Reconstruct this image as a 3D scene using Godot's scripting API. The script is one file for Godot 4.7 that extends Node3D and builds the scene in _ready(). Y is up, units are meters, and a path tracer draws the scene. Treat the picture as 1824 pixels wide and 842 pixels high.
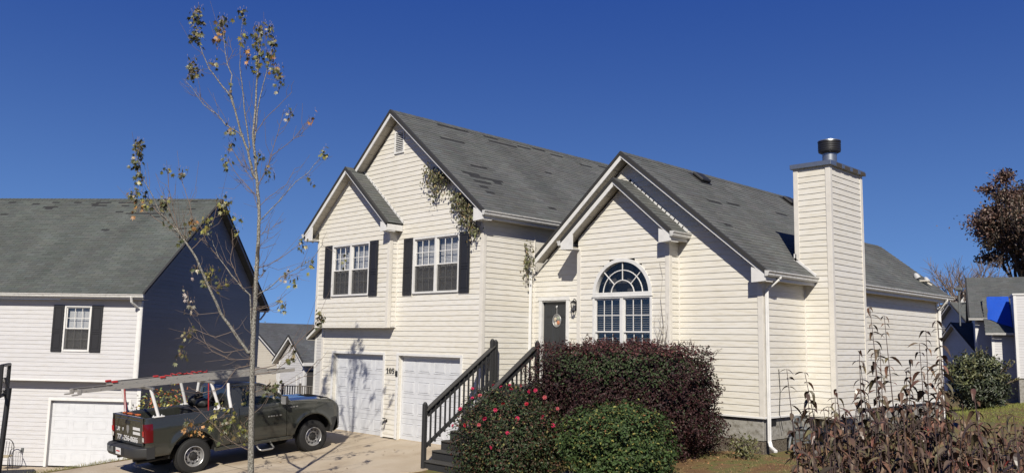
extends Node3D

# ---------------------------------------------------------------- geometry helper
class Geo:
	var v := PackedVector3Array()
	var n := PackedVector3Array()
	var c := PackedColorArray()
	var uv := PackedVector2Array()
	var col := Color(1, 1, 1)
	var xf := Transform3D()
	var uses_uv := false
	func tri(a: Vector3, b: Vector3, d: Vector3) -> void:
		var pa := xf * a
		var pb := xf * b
		var pd := xf * d
		var nn := (pb - pa).cross(pd - pa)
		if nn.length_squared() < 1e-16:
			return
		nn = nn.normalized()
		v.push_back(pa); v.push_back(pd); v.push_back(pb)
		for i in 3:
			n.push_back(nn)
			c.push_back(col)
	func quad(a: Vector3, b: Vector3, d: Vector3, e: Vector3) -> void:
		tri(a, b, d)
		tri(a, d, e)
	func quad_out(a: Vector3, b: Vector3, d: Vector3, e: Vector3, ctr: Vector3) -> void:
		var nn := (b - a).cross(d - a)
		if nn.dot((a + d) * 0.5 - ctr) < 0.0:
			quad(e, d, b, a)
		else:
			quad(a, b, d, e)
	func tri_out(a: Vector3, b: Vector3, d: Vector3, ctr: Vector3) -> void:
		var nn := (b - a).cross(d - a)
		if nn.dot((a + b + d) / 3.0 - ctr) < 0.0:
			tri(d, b, a)
		else:
			tri(a, b, d)
	func tri_n(a: Vector3, b: Vector3, d: Vector3, na: Vector3, nb: Vector3, nd: Vector3) -> void:
		v.push_back(xf * a); v.push_back(xf * d); v.push_back(xf * b)
		n.push_back((xf.basis * na).normalized()); n.push_back((xf.basis * nd).normalized()); n.push_back((xf.basis * nb).normalized())
		for i in 3:
			c.push_back(col)
	func box(lo: Vector3, hi: Vector3, b := 0.0) -> void:
		var ctr := (lo + hi) * 0.5
		var h := (hi - lo) * 0.5
		h = Vector3(absf(h.x), absf(h.y), absf(h.z))
		b = minf(b, minf(h.x, minf(h.y, h.z)) * 0.9)
		for a in 3:
			var a1 := (a + 1) % 3
			var a2 := (a + 2) % 3
			for s in [-1.0, 1.0]:
				var q := []
				for k in [[-1, -1], [1, -1], [1, 1], [-1, 1]]:
					var p := Vector3()
					p[a] = s * h[a]
					p[a1] = k[0] * (h[a1] - b)
					p[a2] = k[1] * (h[a2] - b)
					q.append(ctr + p)
				quad_out(q[0], q[1], q[2], q[3], ctr)
		if b <= 0.0:
			return
		for a in 3:
			var a1 := (a + 1) % 3
			var a2 := (a + 2) % 3
			for s in [-1.0, 1.0]:
				for t in [-1.0, 1.0]:
					var p := [Vector3(), Vector3(), Vector3(), Vector3()]
					for k in 4:
						var w := Vector3()
						w[a] = (-1.0 if k == 0 or k == 3 else 1.0) * (h[a] - b)
						w[a1] = s * (h[a1] - (b if k > 1 else 0.0))
						w[a2] = t * (h[a2] - (0.0 if k > 1 else b))
						p[k] = ctr + w
					quad_out(p[0], p[1], p[2], p[3], ctr)
		for sx in [-1.0, 1.0]:
			for sy in [-1.0, 1.0]:
				for sz in [-1.0, 1.0]:
					var s := Vector3(sx, sy, sz)
					tri_out(ctr + s * Vector3(h.x, h.y - b, h.z - b), ctr + s * Vector3(h.x - b, h.y, h.z - b), ctr + s * Vector3(h.x - b, h.y - b, h.z), ctr)
	func beam(p: Vector3, q: Vector3, w: float, t: float, up := Vector3.UP, b := 0.0) -> void:
		# a bar from p to q, w wide across, t thick along up
		var d := q - p
		var l := d.length()
		if l < 1e-5:
			return
		d /= l
		var side := d.cross(up)
		if side.length() < 1e-3:
			side = d.cross(Vector3.RIGHT)
		side = side.normalized()
		var u := side.cross(d).normalized()
		var keep := xf
		xf = xf * Transform3D(Basis(side, u, -d), (p + q) * 0.5)
		box(Vector3(-w / 2, -t / 2, -l / 2), Vector3(w / 2, t / 2, l / 2), b)
		xf = keep
	func tube(pts: Array, radii: Array, sides := 6, cap := true) -> void:
		var rings := []
		var norms := []
		var side := Vector3()
		for i in pts.size():
			var d: Vector3 = (pts[mini(i + 1, pts.size() - 1)] - pts[maxi(i - 1, 0)]).normalized()
			if i == 0:
				side = d.cross(Vector3(0.31, 0.2, 0.93))
				if side.length() < 0.1:
					side = d.cross(Vector3.UP)
			side = (side - d * side.dot(d)).normalized()
			var w := d.cross(side)
			var ring := []
			var nr := []
			for k in sides:
				var a := TAU * k / sides
				var o := side * cos(a) + w * sin(a)
				nr.append(o)
				ring.append(pts[i] + o * float(radii[mini(i, radii.size() - 1)]))
			rings.append(ring)
			norms.append(nr)
		for i in pts.size() - 1:
			for k in sides:
				var m := (k + 1) % sides
				tri_n(rings[i][k], rings[i][m], rings[i + 1][m], norms[i][k], norms[i][m], norms[i + 1][m])
				tri_n(rings[i][k], rings[i + 1][m], rings[i + 1][k], norms[i][k], norms[i + 1][m], norms[i + 1][k])
		if cap:
			for e in [0, pts.size() - 1]:
				var before: Vector3 = pts[1] if e == 0 else pts[e - 1]
				for k in sides:
					tri_out(pts[e], rings[e][k], rings[e][(k + 1) % sides], before)
	func lathe(prof: Array, at: Vector3, sides := 20, axis := Basis()) -> void:
		# prof: Vector2(radius, height); turned round the axis' y
		var keep := xf
		xf = xf * Transform3D(axis, at)
		for i in prof.size() - 1:
			var p: Vector2 = prof[i]
			var q: Vector2 = prof[i + 1]
			var t := Vector2(q.y - p.y, p.x - q.x).normalized()
			for k in sides:
				var a := TAU * k / sides
				var b := TAU * (k + 1) / sides
				var da := Vector3(cos(a), 0, sin(a))
				var db := Vector3(cos(b), 0, sin(b))
				var na := da * t.x + Vector3.UP * t.y
				var nb := db * t.x + Vector3.UP * t.y
				var pa := da * p.x + Vector3.UP * p.y
				var pb := db * p.x + Vector3.UP * p.y
				var qa := da * q.x + Vector3.UP * q.y
				var qb := db * q.x + Vector3.UP * q.y
				tri_n(pa, qa, qb, na, na, nb)
				if p.x > 1e-5:
					tri_n(pa, qb, pb, na, nb, nb)
		xf = keep
	func prism(poly: PackedVector2Array, o: Vector3, u: Vector3, w: Vector3, depth: Vector3, b := 0.0) -> void:
		# polygon in the plane (u, w) through o, thickened along depth
		var idx := Geometry2D.triangulate_polygon(poly)
		var mid := Vector2()
		for p in poly:
			mid += p
		mid /= poly.size()
		var P := func(p: Vector2) -> Vector3: return o + u * p.x + w * p.y
		var ctr: Vector3 = P.call(mid) + depth * 0.5
		for i in range(0, idx.size(), 3):
			var a: Vector3 = P.call(poly[idx[i]])
			var d: Vector3 = P.call(poly[idx[i + 1]])
			var e: Vector3 = P.call(poly[idx[i + 2]])
			tri_out(a, d, e, (a + d + e) / 3.0 + depth)
			tri_out(a + depth, d + depth, e + depth, (a + d + e) / 3.0)
		var area := 0.0
		for i in poly.size():
			area += poly[i].cross(poly[(i + 1) % poly.size()])
		var turn := 1.0 if area > 0 else -1.0
		for i in poly.size():
			var a2 := poly[i]
			var b2 := poly[(i + 1) % poly.size()]
			var e2 := (b2 - a2).normalized()
			var on := Vector2(e2.y, -e2.x) * turn
			var pa: Vector3 = P.call(a2)
			var pb: Vector3 = P.call(b2)
			quad_out(pa, pb, pb + depth, pa + depth, (pa + pb) * 0.5 + depth * 0.5 - (u * on.x + w * on.y))
	func grid(rows: Array, flip := false) -> void:
		# rows of points, smooth normals
		var R := rows.size()
		var K: int = rows[0].size()
		var nn := []
		for i in R:
			var line := []
			for k in K:
				var du: Vector3 = rows[mini(i + 1, R - 1)][k] - rows[maxi(i - 1, 0)][k]
				var dv: Vector3 = rows[i][mini(k + 1, K - 1)] - rows[i][maxi(k - 1, 0)]
				var q := dv.cross(du)
				line.append((-q if flip else q).normalized() if q.length_squared() > 1e-14 else Vector3.UP)
			nn.append(line)
		for i in R - 1:
			for k in K - 1:
				var a: Vector3 = rows[i][k]
				var b: Vector3 = rows[i][k + 1]
				var d: Vector3 = rows[i + 1][k + 1]
				var e: Vector3 = rows[i + 1][k]
				if flip:
					tri_n(a, e, d, nn[i][k], nn[i + 1][k], nn[i + 1][k + 1])
					tri_n(a, d, b, nn[i][k], nn[i + 1][k + 1], nn[i][k + 1])
				else:
					tri_n(a, b, d, nn[i][k], nn[i][k + 1], nn[i + 1][k + 1])
					tri_n(a, d, e, nn[i][k], nn[i + 1][k + 1], nn[i + 1][k])
	func add(o: Geo) -> void:
		v.append_array(o.v); n.append_array(o.n); c.append_array(o.c); uv.append_array(o.uv)
	func mesh() -> ArrayMesh:
		var a := []
		a.resize(Mesh.ARRAY_MAX)
		a[Mesh.ARRAY_VERTEX] = v
		a[Mesh.ARRAY_NORMAL] = n
		a[Mesh.ARRAY_COLOR] = c
		if uses_uv:
			a[Mesh.ARRAY_TEX_UV] = uv
		var m := ArrayMesh.new()
		if v.size() > 0:
			m.add_surface_from_arrays(Mesh.PRIMITIVE_TRIANGLES, a)
		return m

# ---------------------------------------------------------------- naming helpers
var rng := RandomNumberGenerator.new()
var used := {}
var M := {}

func numbered(called: String) -> String:
	if not used.has(called):
		used[called] = 0
		return called
	used[called] += 1
	return "%s_%03d" % [called, used[called]]

func tag(o: Node3D, label: String, category: String, group := "") -> Node3D:
	o.set_meta("label", label)
	o.set_meta("category", category)
	if group:
		o.set_meta("group", group)
	return o

func thing(called: String, label: String, category: String, at := Vector3.ZERO, turn := 0.0, group := "") -> Node3D:
	var o := Node3D.new()
	o.name = numbered(called)
	add_child(o)
	o.position = at
	o.rotation.y = turn
	return tag(o, label, category, group)

func obj(called: String, g: Geo, m: Material, parent: Node = null) -> MeshInstance3D:
	var o := MeshInstance3D.new()
	o.mesh = g.mesh()
	o.material_override = m
	if parent == null:
		o.name = numbered(called)
		add_child(o)
	else:
		o.name = called
		parent.add_child(o, true)
	return o

func struct(called: String, g: Geo, m: Material) -> MeshInstance3D:
	var o := obj(called, g, m)
	o.set_meta("kind", "structure")
	return o

func stuff(o: Node) -> Node:
	o.set_meta("kind", "stuff")
	return o

func scatter(called: String, leaf: ArrayMesh, m: Material, places: Array, tints: Array, parent: Node = null) -> MultiMeshInstance3D:
	var mm := MultiMesh.new()
	mm.transform_format = MultiMesh.TRANSFORM_3D
	mm.use_colors = true
	mm.mesh = leaf
	mm.instance_count = places.size()
	for i in places.size():
		mm.set_instance_transform(i, places[i])
		mm.set_instance_color(i, tints[i])
	var o := MultiMeshInstance3D.new()
	o.multimesh = mm
	o.material_override = m
	o.set_meta("kind", "stuff")
	if parent == null:
		o.name = numbered(called)
		add_child(o)
	else:
		o.name = called
		parent.add_child(o, true)
	return o

func box_part(called: String, lo: Vector3, hi: Vector3, m: Material, parent: Node, b := 0.004) -> MeshInstance3D:
	var g := Geo.new()
	g.box(lo, hi, b)
	return obj(called, g, m, parent)

func rnd(a: float, b: float) -> float:
	return rng.randf_range(a, b)

# ---------------------------------------------------------------- materials
const DULL := 0.72   # one scale on every lin() colour, sky too, set against the raised exposure

func lin(r: float, g: float, b: float) -> Color:
	return Color(r * DULL, g * DULL, b * DULL).linear_to_srgb()

func noise_tex(noise_seed: int, freq: float, stops: Array, octaves := 4, size := 512, kind := FastNoiseLite.TYPE_SIMPLEX_SMOOTH, normal := 0.0) -> NoiseTexture2D:
	var f := FastNoiseLite.new()
	f.noise_type = kind
	f.seed = noise_seed
	f.frequency = freq
	f.fractal_octaves = octaves
	var t := NoiseTexture2D.new()
	t.noise = f
	t.seamless = true
	t.width = size
	t.height = size
	if normal > 0.0:
		t.as_normal_map = true
		t.bump_strength = normal
		return t
	var g := Gradient.new()
	var offs := PackedFloat32Array()
	var cols := PackedColorArray()
	for s in stops:
		offs.append(s[0])
		cols.append(s[1])
	g.offsets = offs
	g.colors = cols
	t.color_ramp = g
	return t

func grey(x: float) -> Color:
	return Color(x, x, x)

func mat(called: String, c: Color, rough := 0.7, metal := 0.0) -> StandardMaterial3D:
	var m := StandardMaterial3D.new()
	m.resource_name = called
	m.albedo_color = c
	m.roughness = rough
	m.metallic = metal
	M[called] = m
	return m

func textured(m: StandardMaterial3D, t: Texture2D, scale: Vector3, world := true) -> StandardMaterial3D:
	m.albedo_texture = t
	m.uv1_triplanar = true
	m.uv1_world_triplanar = world
	m.uv1_scale = scale
	return m

func bumped(m: StandardMaterial3D, t: Texture2D, depth_cm: float) -> StandardMaterial3D:
	m.heightmap_enabled = true
	m.heightmap_texture = t
	m.heightmap_scale = depth_cm
	return m

func make_materials() -> void:
	var soft := noise_tex(3, 0.012, [[0.0, grey(0.93)], [0.5, grey(0.985)], [1.0, grey(1.0)]])
	var fine := noise_tex(5, 0.09, [[0.0, grey(0.74)], [0.5, grey(0.92)], [1.0, grey(1.0)]], 3)
	var gritty := noise_tex(9, 0.35, [[0.0, grey(0.66)], [0.45, grey(0.93)], [1.0, grey(1.0)]], 2)
	var height := noise_tex(11, 0.08, [[0.0, grey(0)], [1.0, grey(1)]], 4)
	var vinyl := noise_tex(21, 0.02, [[0.0, Color(0.93, 0.92, 0.89)], [0.35, Color(0.975, 0.97, 0.96)], [0.6, Color(1, 1, 1)], [1.0, Color(0.985, 0.99, 1.0)]], 4)
	var wood := noise_tex(31, 0.03, [[0.0, grey(0.55)], [0.5, grey(0.85)], [1.0, grey(1.0)]], 5)
	# siding
	var tones := [Vector3(0.80, 0.775, 0.705), Vector3(0.81, 0.79, 0.735), Vector3(0.785, 0.755, 0.675)]
	for i in 3:
		var t: Vector3 = tones[i]
		textured(mat("cream_siding_%d" % i, lin(t.x, t.y, t.z), 0.5), vinyl, Vector3(0.22, 1.6, 0.22))
	for i in 3:
		var w := [0.615, 0.60, 0.625]
		textured(mat("white_siding_%d" % i, lin(w[i], w[i] * 1.0, w[i] * 1.03), 0.5), vinyl, Vector3(0.22, 1.6, 0.22))
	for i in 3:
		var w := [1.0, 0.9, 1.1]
		textured(mat("dark_grey_siding_%d" % i, lin(0.215 * w[i], 0.215 * w[i], 0.222 * w[i]), 0.5), vinyl, Vector3(0.3, 1.6, 0.3))  # near-neutral dark grey, much darker than the white front siding
	for i in 3:
		var w := [1.0, 0.94, 1.04]
		textured(mat("tan_siding_%d" % i, lin(0.62 * w[i], 0.58 * w[i], 0.50 * w[i]), 0.6), vinyl, Vector3(0.3, 1.6, 0.3))
		textured(mat("grey_siding_%d" % i, lin(0.66 * w[i], 0.66 * w[i], 0.65 * w[i]), 0.6), vinyl, Vector3(0.3, 1.6, 0.3))
	textured(mat("white_trim", lin(0.80, 0.80, 0.79), 0.45), soft, Vector3(0.6, 0.6, 0.6))
	textured(mat("cream_trim", lin(0.79, 0.76, 0.70), 0.45), soft, Vector3(0.6, 0.6, 0.6))
	textured(mat("gutter_white", lin(0.70, 0.70, 0.68), 0.4), noise_tex(41, 0.03, [[0.0, grey(0.75)], [0.4, grey(0.95)], [1.0, grey(1.0)]], 5), Vector3(0.5, 0.8, 0.5))
	textured(mat("garage_paint", lin(0.70, 0.72, 0.755), 0.42), soft, Vector3(0.5, 0.5, 0.5))
	textured(mat("soffit", lin(0.60, 0.56, 0.48), 0.6), soft, Vector3(0.6, 0.6, 0.6))
	textured(mat("black_shutter", lin(0.022, 0.022, 0.026), 0.5), fine, Vector3(1, 1, 1))
	textured(mat("charcoal_door", lin(0.036, 0.040, 0.046), 0.42), fine, Vector3(0.8, 0.8, 0.8))
	textured(mat("dark_drip", lin(0.035, 0.035, 0.036), 0.8), fine, Vector3(1, 1, 1))
	textured(mat("stained_wood", lin(0.038, 0.039, 0.042), 0.72), wood, Vector3(2.2, 2.2, 2.2))
	bumped(M.stained_wood, wood, 0.25)
	textured(mat("worn_tread", lin(0.075, 0.072, 0.066), 0.85), wood, Vector3(1.6, 1.6, 1.6))
	bumped(M.worn_tread, wood, 0.25)
	var sh := mat("shingle", Color(1, 1, 1), 0.95)
	sh.vertex_color_use_as_albedo = true
	textured(sh, noise_tex(51, 0.3, [[0.0, grey(0.68)], [0.5, grey(0.92)], [1.0, grey(1.0)]], 2), Vector3(1.3, 1.3, 1.3))
	bumped(sh, height, 0.5)
	textured(mat("roof_felt", lin(0.030, 0.031, 0.033), 0.95), fine, Vector3(1.5, 1.5, 1.5))
	textured(mat("black_vent", lin(0.022, 0.022, 0.023), 0.6), fine, Vector3(2, 2, 2))
	textured(mat("stucco", lin(0.40, 0.395, 0.375), 0.9), noise_tex(61, 0.02, [[0.0, Color(0.62, 0.6, 0.56)], [0.4, Color(0.88, 0.87, 0.85)], [1.0, Color(1, 1, 1)]], 6), Vector3(0.6, 0.6, 0.6))
	bumped(M.stucco, height, 0.4)
	textured(mat("rough_block", lin(0.215, 0.195, 0.165), 0.95), noise_tex(63, 0.04, [[0.0, Color(0.4, 0.36, 0.32)], [0.5, Color(0.85, 0.82, 0.78)], [1.0, Color(1, 1, 1)]], 6), Vector3(0.8, 0.8, 0.8))
	bumped(M.rough_block, height, 2.0)
	textured(mat("concrete", lin(0.63, 0.535, 0.41), 0.9), noise_tex(65, 0.006, [[0.0, Color(0.84, 0.81, 0.78)], [0.35, Color(0.95, 0.94, 0.92)], [0.7, Color(1, 1, 1)], [1.0, Color(0.97, 0.975, 0.98)]], 7, 1024), Vector3(0.12, 0.12, 0.12))
	M.concrete.detail_enabled = true
	M.concrete.detail_blend_mode = BaseMaterial3D.BLEND_MODE_MUL
	M.concrete.detail_albedo = gritty
	M.concrete.detail_uv_layer = BaseMaterial3D.DETAIL_UV_2
	M.concrete.uv2_triplanar = true
	M.concrete.uv2_world_triplanar = true
	M.concrete.uv2_scale = Vector3(0.9, 0.9, 0.9)
	bumped(M.concrete, height, 0.6)
	var lawn := noise_tex(71, 0.007, [[0.0, Color(0.44, 0.31, 0.19)], [0.3, Color(0.51, 0.38, 0.22)], [0.5, Color(0.49, 0.42, 0.22)], [0.62, Color(0.42, 0.43, 0.19)], [0.8, Color(0.52, 0.40, 0.25)], [1.0, Color(0.57, 0.47, 0.31)]], 6, 1024)
	textured(mat("lawn", Color(0.84, 0.84, 0.84), 1.0), lawn, Vector3(0.14, 0.14, 0.14))
	M.lawn.detail_enabled = true
	M.lawn.detail_blend_mode = BaseMaterial3D.BLEND_MODE_MUL
	M.lawn.detail_albedo = gritty
	M.lawn.detail_uv_layer = BaseMaterial3D.DETAIL_UV_2
	M.lawn.uv2_triplanar = true
	M.lawn.uv2_world_triplanar = true
	M.lawn.uv2_scale = Vector3(0.8, 0.8, 0.8)
	bumped(M.lawn, height, 3.0)
	# glass and metal
	var gl := mat("window_glass", Color(0.2, 0.22, 0.24, 0.04), 0.03)
	gl.transparency = BaseMaterial3D.TRANSPARENCY_ALPHA
	var gd := mat("tinted_glass", Color(0.10, 0.13, 0.12, 0.42), 0.03)
	gd.transparency = BaseMaterial3D.TRANSPARENCY_ALPHA
	var sc := mat("insect_screen", lin(0.05, 0.05, 0.052), 0.85)
	sc.albedo_color.a = 0.48
	sc.transparency = BaseMaterial3D.TRANSPARENCY_ALPHA
	textured(mat("blind", lin(0.52, 0.53, 0.54), 0.6), soft, Vector3(1, 1, 1))
	textured(mat("shaded_blind", lin(0.30, 0.30, 0.29), 0.6), soft, Vector3(1, 1, 1))  # darker copy of the blind, with the shade behind the glass in its colour
	mat("room", lin(0.05, 0.048, 0.046), 0.95)
	mat("galvanised", lin(0.42, 0.45, 0.48), 0.38, 0.85)
	textured(M.galvanised, soft, Vector3(1.2, 1.2, 1.2))
	mat("aluminium", lin(0.62, 0.62, 0.60), 0.36, 0.8)
	textured(M.aluminium, soft, Vector3(1.5, 1.5, 1.5))
	mat("ladder_metal", lin(0.56, 0.54, 0.50), 0.5, 0.4)
	textured(M.ladder_metal, fine, Vector3(1.5, 1.5, 1.5))
	mat("white_metal", lin(0.78, 0.78, 0.78), 0.3)
	mat("meter_grey", lin(0.22, 0.235, 0.24), 0.5, 0.3)
	textured(M.meter_grey, fine, Vector3(3, 3, 3))
	mat("black_metal", lin(0.016, 0.016, 0.018), 0.42)
	mat("black_plastic", lin(0.018, 0.018, 0.018), 0.6)
	mat("red_plastic", lin(0.48, 0.03, 0.03), 0.5)
	mat("orange_plastic", lin(0.62, 0.15, 0.03), 0.5)
	mat("pink_plastic", lin(0.85, 0.22, 0.50), 0.5)
	mat("blue_tarp", lin(0.012, 0.09, 0.56), 0.5)
	textured(M.blue_tarp, soft, Vector3(0.8, 0.8, 0.8))
	bumped(M.blue_tarp, height, 2.0)
	textured(mat("weathered_deck", lin(0.23, 0.21, 0.19), 0.85), wood, Vector3(1.5, 1.5, 1.5))
	textured(mat("bark", lin(0.42, 0.41, 0.385), 0.9), noise_tex(81, 0.05, [[0.0, Color(0.18, 0.17, 0.16)], [0.42, Color(0.6, 0.58, 0.55)], [0.6, Color(0.95, 0.95, 0.92)], [1.0, Color(1, 1, 1)]], 5), Vector3(1.6, 0.8, 1.6))
	bumped(M.bark, height, 0.8)
	textured(mat("dark_bark", lin(0.075, 0.062, 0.052), 0.9), fine, Vector3(2, 1, 2))
	mat("twig", lin(0.20, 0.15, 0.12), 0.85)
	mat("purple_twig", lin(0.075, 0.045, 0.042), 0.8)
	mat("dead_vine", lin(0.34, 0.30, 0.25), 0.9)
	var lf := mat("leaf", Color(1, 1, 1), 0.5)
	lf.vertex_color_use_as_albedo = true
	lf.backlight_enabled = true
	lf.backlight = Color(0.12, 0.12, 0.06)
	var ll := mat("leathery_leaf", Color(1, 1, 1), 0.5)
	ll.vertex_color_use_as_albedo = true
	ll.metallic_specular = 0.3
	var lg := mat("grass_blade", Color(1, 1, 1), 0.7)
	lg.vertex_color_use_as_albedo = true
	var stone := mat("stone", lin(0.36, 0.31, 0.25), 0.9)
	textured(stone, noise_tex(91, 0.03, [[0.0, grey(0.55)], [1.0, grey(1.0)]], 5), Vector3(2.5, 2.5, 2.5))
	# truck
	var paint := mat("truck_paint", lin(0.058, 0.062, 0.054), 0.27, 0.35)
	paint.clearcoat_enabled = true
	paint.clearcoat = 1.0
	paint.clearcoat_roughness = 0.06
	textured(paint, soft, Vector3(0.8, 0.8, 0.8))
	mat("bumper_dark", lin(0.030, 0.031, 0.032), 0.5)
	mat("rubber", lin(0.016, 0.016, 0.016), 0.85)
	textured(M.rubber, fine, Vector3(3, 3, 3), false)
	mat("steel_wheel", lin(0.50, 0.50, 0.50), 0.38, 0.6)
	mat("tail_red", lin(0.11, 0.005, 0.008), 0.12)
	mat("tail_red_bright", lin(0.5, 0.02, 0.025), 0.12)
	mat("lamp_clear", lin(0.62, 0.62, 0.58), 0.12)
	mat("lamp_amber", lin(0.62, 0.16, 0.05), 0.15)
	mat("decal_white", lin(0.74, 0.74, 0.74), 0.6)
	mat("bonnet_reflection", lin(0.03, 0.035, 0.10), 0.45)

# ---------------------------------------------------------------- pieces of a house: the 300 that show largest stay parts, the rest is one part
const EYE := Vector3(15.12, 2.594, 14.046)
var pieces := []

func piece(called: String, g: Geo, m: Material, parent: Node3D, world_centre: Vector3, size := 1.0) -> void:
	pieces.append({"n": called, "g": g, "m": m, "p": parent, "d": world_centre.distance_to(EYE) / size})

func flush_pieces(limits: Dictionary) -> void:
	pieces.sort_custom(func(a, b): return a.d < b.d)
	var count := {}
	var rest := {}
	for q in pieces:
		count[q.n] = count.get(q.n, 0) + 1
		if count[q.n] <= limits.get(q.n, 300):
			obj(q.n, q.g, q.m, q.p)
		else:
			var key := [q.n, q.m, q.p]
			if not rest.has(key):
				rest[key] = Geo.new()
			rest[key].add(q.g)
	for key in rest:
		stuff(obj(key[0] + "_field", rest[key], key[1], key[2]))
	pieces.clear()

# A wall of lap siding. o: origin, u: along the wall, w: outward normal; all in the house's axes.
# span [u0, u1]; y0..top(u) where top is flat (apex null) or a gable: apex Vector2(u, y), slopes ml and mr.
# holes: [u0, u1, y0, y1]
func siding_wall(house: Node3D, called: String, o: Vector3, u: Vector3, w: Vector3, span: Array, y0: float, ytop: float, apex, ml: float, mr: float, holes: Array, mats: Array, course := 0.13, base := -0.01, with_pieces := true, double := true) -> MeshInstance3D:
	var u0: float = span[0]
	var u1: float = span[1]
	var top := func(x: float) -> float:
		if apex == null:
			return ytop
		return minf(ytop, apex.y - (ml * (apex.x - x) if x < apex.x else mr * (x - apex.x)))
	# the sheathing behind, with the openings left out
	var g := Geo.new()
	var cuts := [u0, u1]
	if apex != null:
		for x in [apex.x, apex.x - (apex.y - ytop) / ml, apex.x + (apex.y - ytop) / mr]:
			if x > u0 and x < u1:
				cuts.append(x)
	for h in holes:
		cuts.append(clampf(h[0], u0, u1)); cuts.append(clampf(h[1], u0, u1))
	cuts.sort()
	for i in cuts.size() - 1:
		var a: float = cuts[i]
		var b: float = cuts[i + 1]
		if b - a < 1e-4:
			continue
		var lo := y0
		var here := []
		for h in holes:
			if h[0] < (a + b) / 2 and h[1] > (a + b) / 2:
				here.append(h)
		here.sort_custom(func(p, q): return p[2] < q[2])
		for h in here:
			if h[2] > lo:
				g.quad_out(o + u * a + Vector3.UP * lo, o + u * b + Vector3.UP * lo, o + u * b + Vector3.UP * h[2], o + u * a + Vector3.UP * h[2], o - w * 9 + u * a)
			lo = h[3]
		g.quad_out(o + u * a + Vector3.UP * lo, o + u * b + Vector3.UP * lo, o + u * b + Vector3.UP * top.call(b), o + u * a + Vector3.UP * top.call(a), o - w * 9 + u * a)
	# reveals of the openings
	for h in holes:
		if h.size() > 4:
			continue
		var c: Vector3 = o + u * (h[0] + h[1]) * 0.5 + Vector3.UP * (h[2] + h[3]) * 0.5
		for e in [[h[0], h[2], h[1], h[2]], [h[1], h[2], h[1], h[3]], [h[1], h[3], h[0], h[3]], [h[0], h[3], h[0], h[2]]]:
			var pa: Vector3 = o + u * e[0] + Vector3.UP * e[1]
			var pb: Vector3 = o + u * e[2] + Vector3.UP * e[3]
			var far := c + ((pa + pb) * 0.5 - c) * 3.0
			g.quad_out(pa, pb, pb - w * 0.14, pa - w * 0.14, far)
	var wall := obj(called, g, mats[0], house)
	if not with_pieces:
		return wall
	# courses
	var left := func(y: float) -> float:
		return u0 if apex == null or y < apex.y - ml * (apex.x - u0) else apex.x - maxf(0.0, apex.y - y) / ml
	var right := func(y: float) -> float:
		return u1 if apex == null or y < apex.y - mr * (u1 - apex.x) else apex.x + maxf(0.0, apex.y - y) / mr
	var per := 2 if double else 1
	var k := int(floor((y0 - base) / course))
	k -= k % per
	var panel := []   # waiting courses of one panel
	while base + k * course < (ytop if apex == null else minf(ytop, apex.y)):
		var rows := []
		for j in per:
			var ya := maxf(y0, base + (k + j) * course)
			var yb := minf(base + (k + j + 1) * course, ytop if apex == null else minf(ytop, apex.y - 0.01))
			if yb - ya < 0.02:
				continue
			var yc := (ya + yb) / 2
			var parts := [[left.call(yc), right.call(yc)]]
			for h in holes:
				if yc > h[2] and yc < h[3]:
					var next := []
					for s in parts:
						if h[1] <= s[0] or h[0] >= s[1]:
							next.append(s)
							continue
						if h[0] > s[0]:
							next.append([s[0], h[0]])
						if h[1] < s[1]:
							next.append([h[1], s[1]])
					parts = next
			# butt joints of long runs
			var cut := []
			for s in parts:
				var x: float = s[0]
				var lim: float = rnd(1.6, 3.6)
				while s[1] - x > 4.4 and j == 0 or (j == 1 and s[1] - x > 4.4):
					cut.append([x, x + lim])
					x += lim
					lim = 3.66
				cut.append([x, s[1]])
			rows.append([ya, yb, cut if j == 0 or rows.is_empty() else _same_cuts(rows[0][2], parts)])
		if rows.size() == 2 and _same(rows[0][2], rows[1][2]):
			for s in rows[0][2]:
				_lap([[rows[0][0], rows[0][1]], [rows[1][0], rows[1][1]]], s, o, u, w, left, right, wall, house, mats)
		else:
			for r in rows:
				for s in r[2]:
					_lap([[r[0], r[1]]], s, o, u, w, left, right, wall, house, mats)
		k += per
	return wall

func _same(a: Array, b: Array) -> bool:
	if a.size() != b.size():
		return false
	for i in a.size():
		if absf(a[i][0] - b[i][0]) > 0.35 or absf(a[i][1] - b[i][1]) > 0.35:
			return false
	return true

func _same_cuts(like: Array, parts: Array) -> Array:
	# repeat the joints of the course below inside this course's own runs
	var out := []
	for s in parts:
		var x: float = s[0]
		for c in like:
			if c[1] > x + 0.3 and c[1] < s[1] - 0.45:
				out.append([x, c[1]])
				x = c[1]
		out.append([x, s[1]])
	return out

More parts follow.
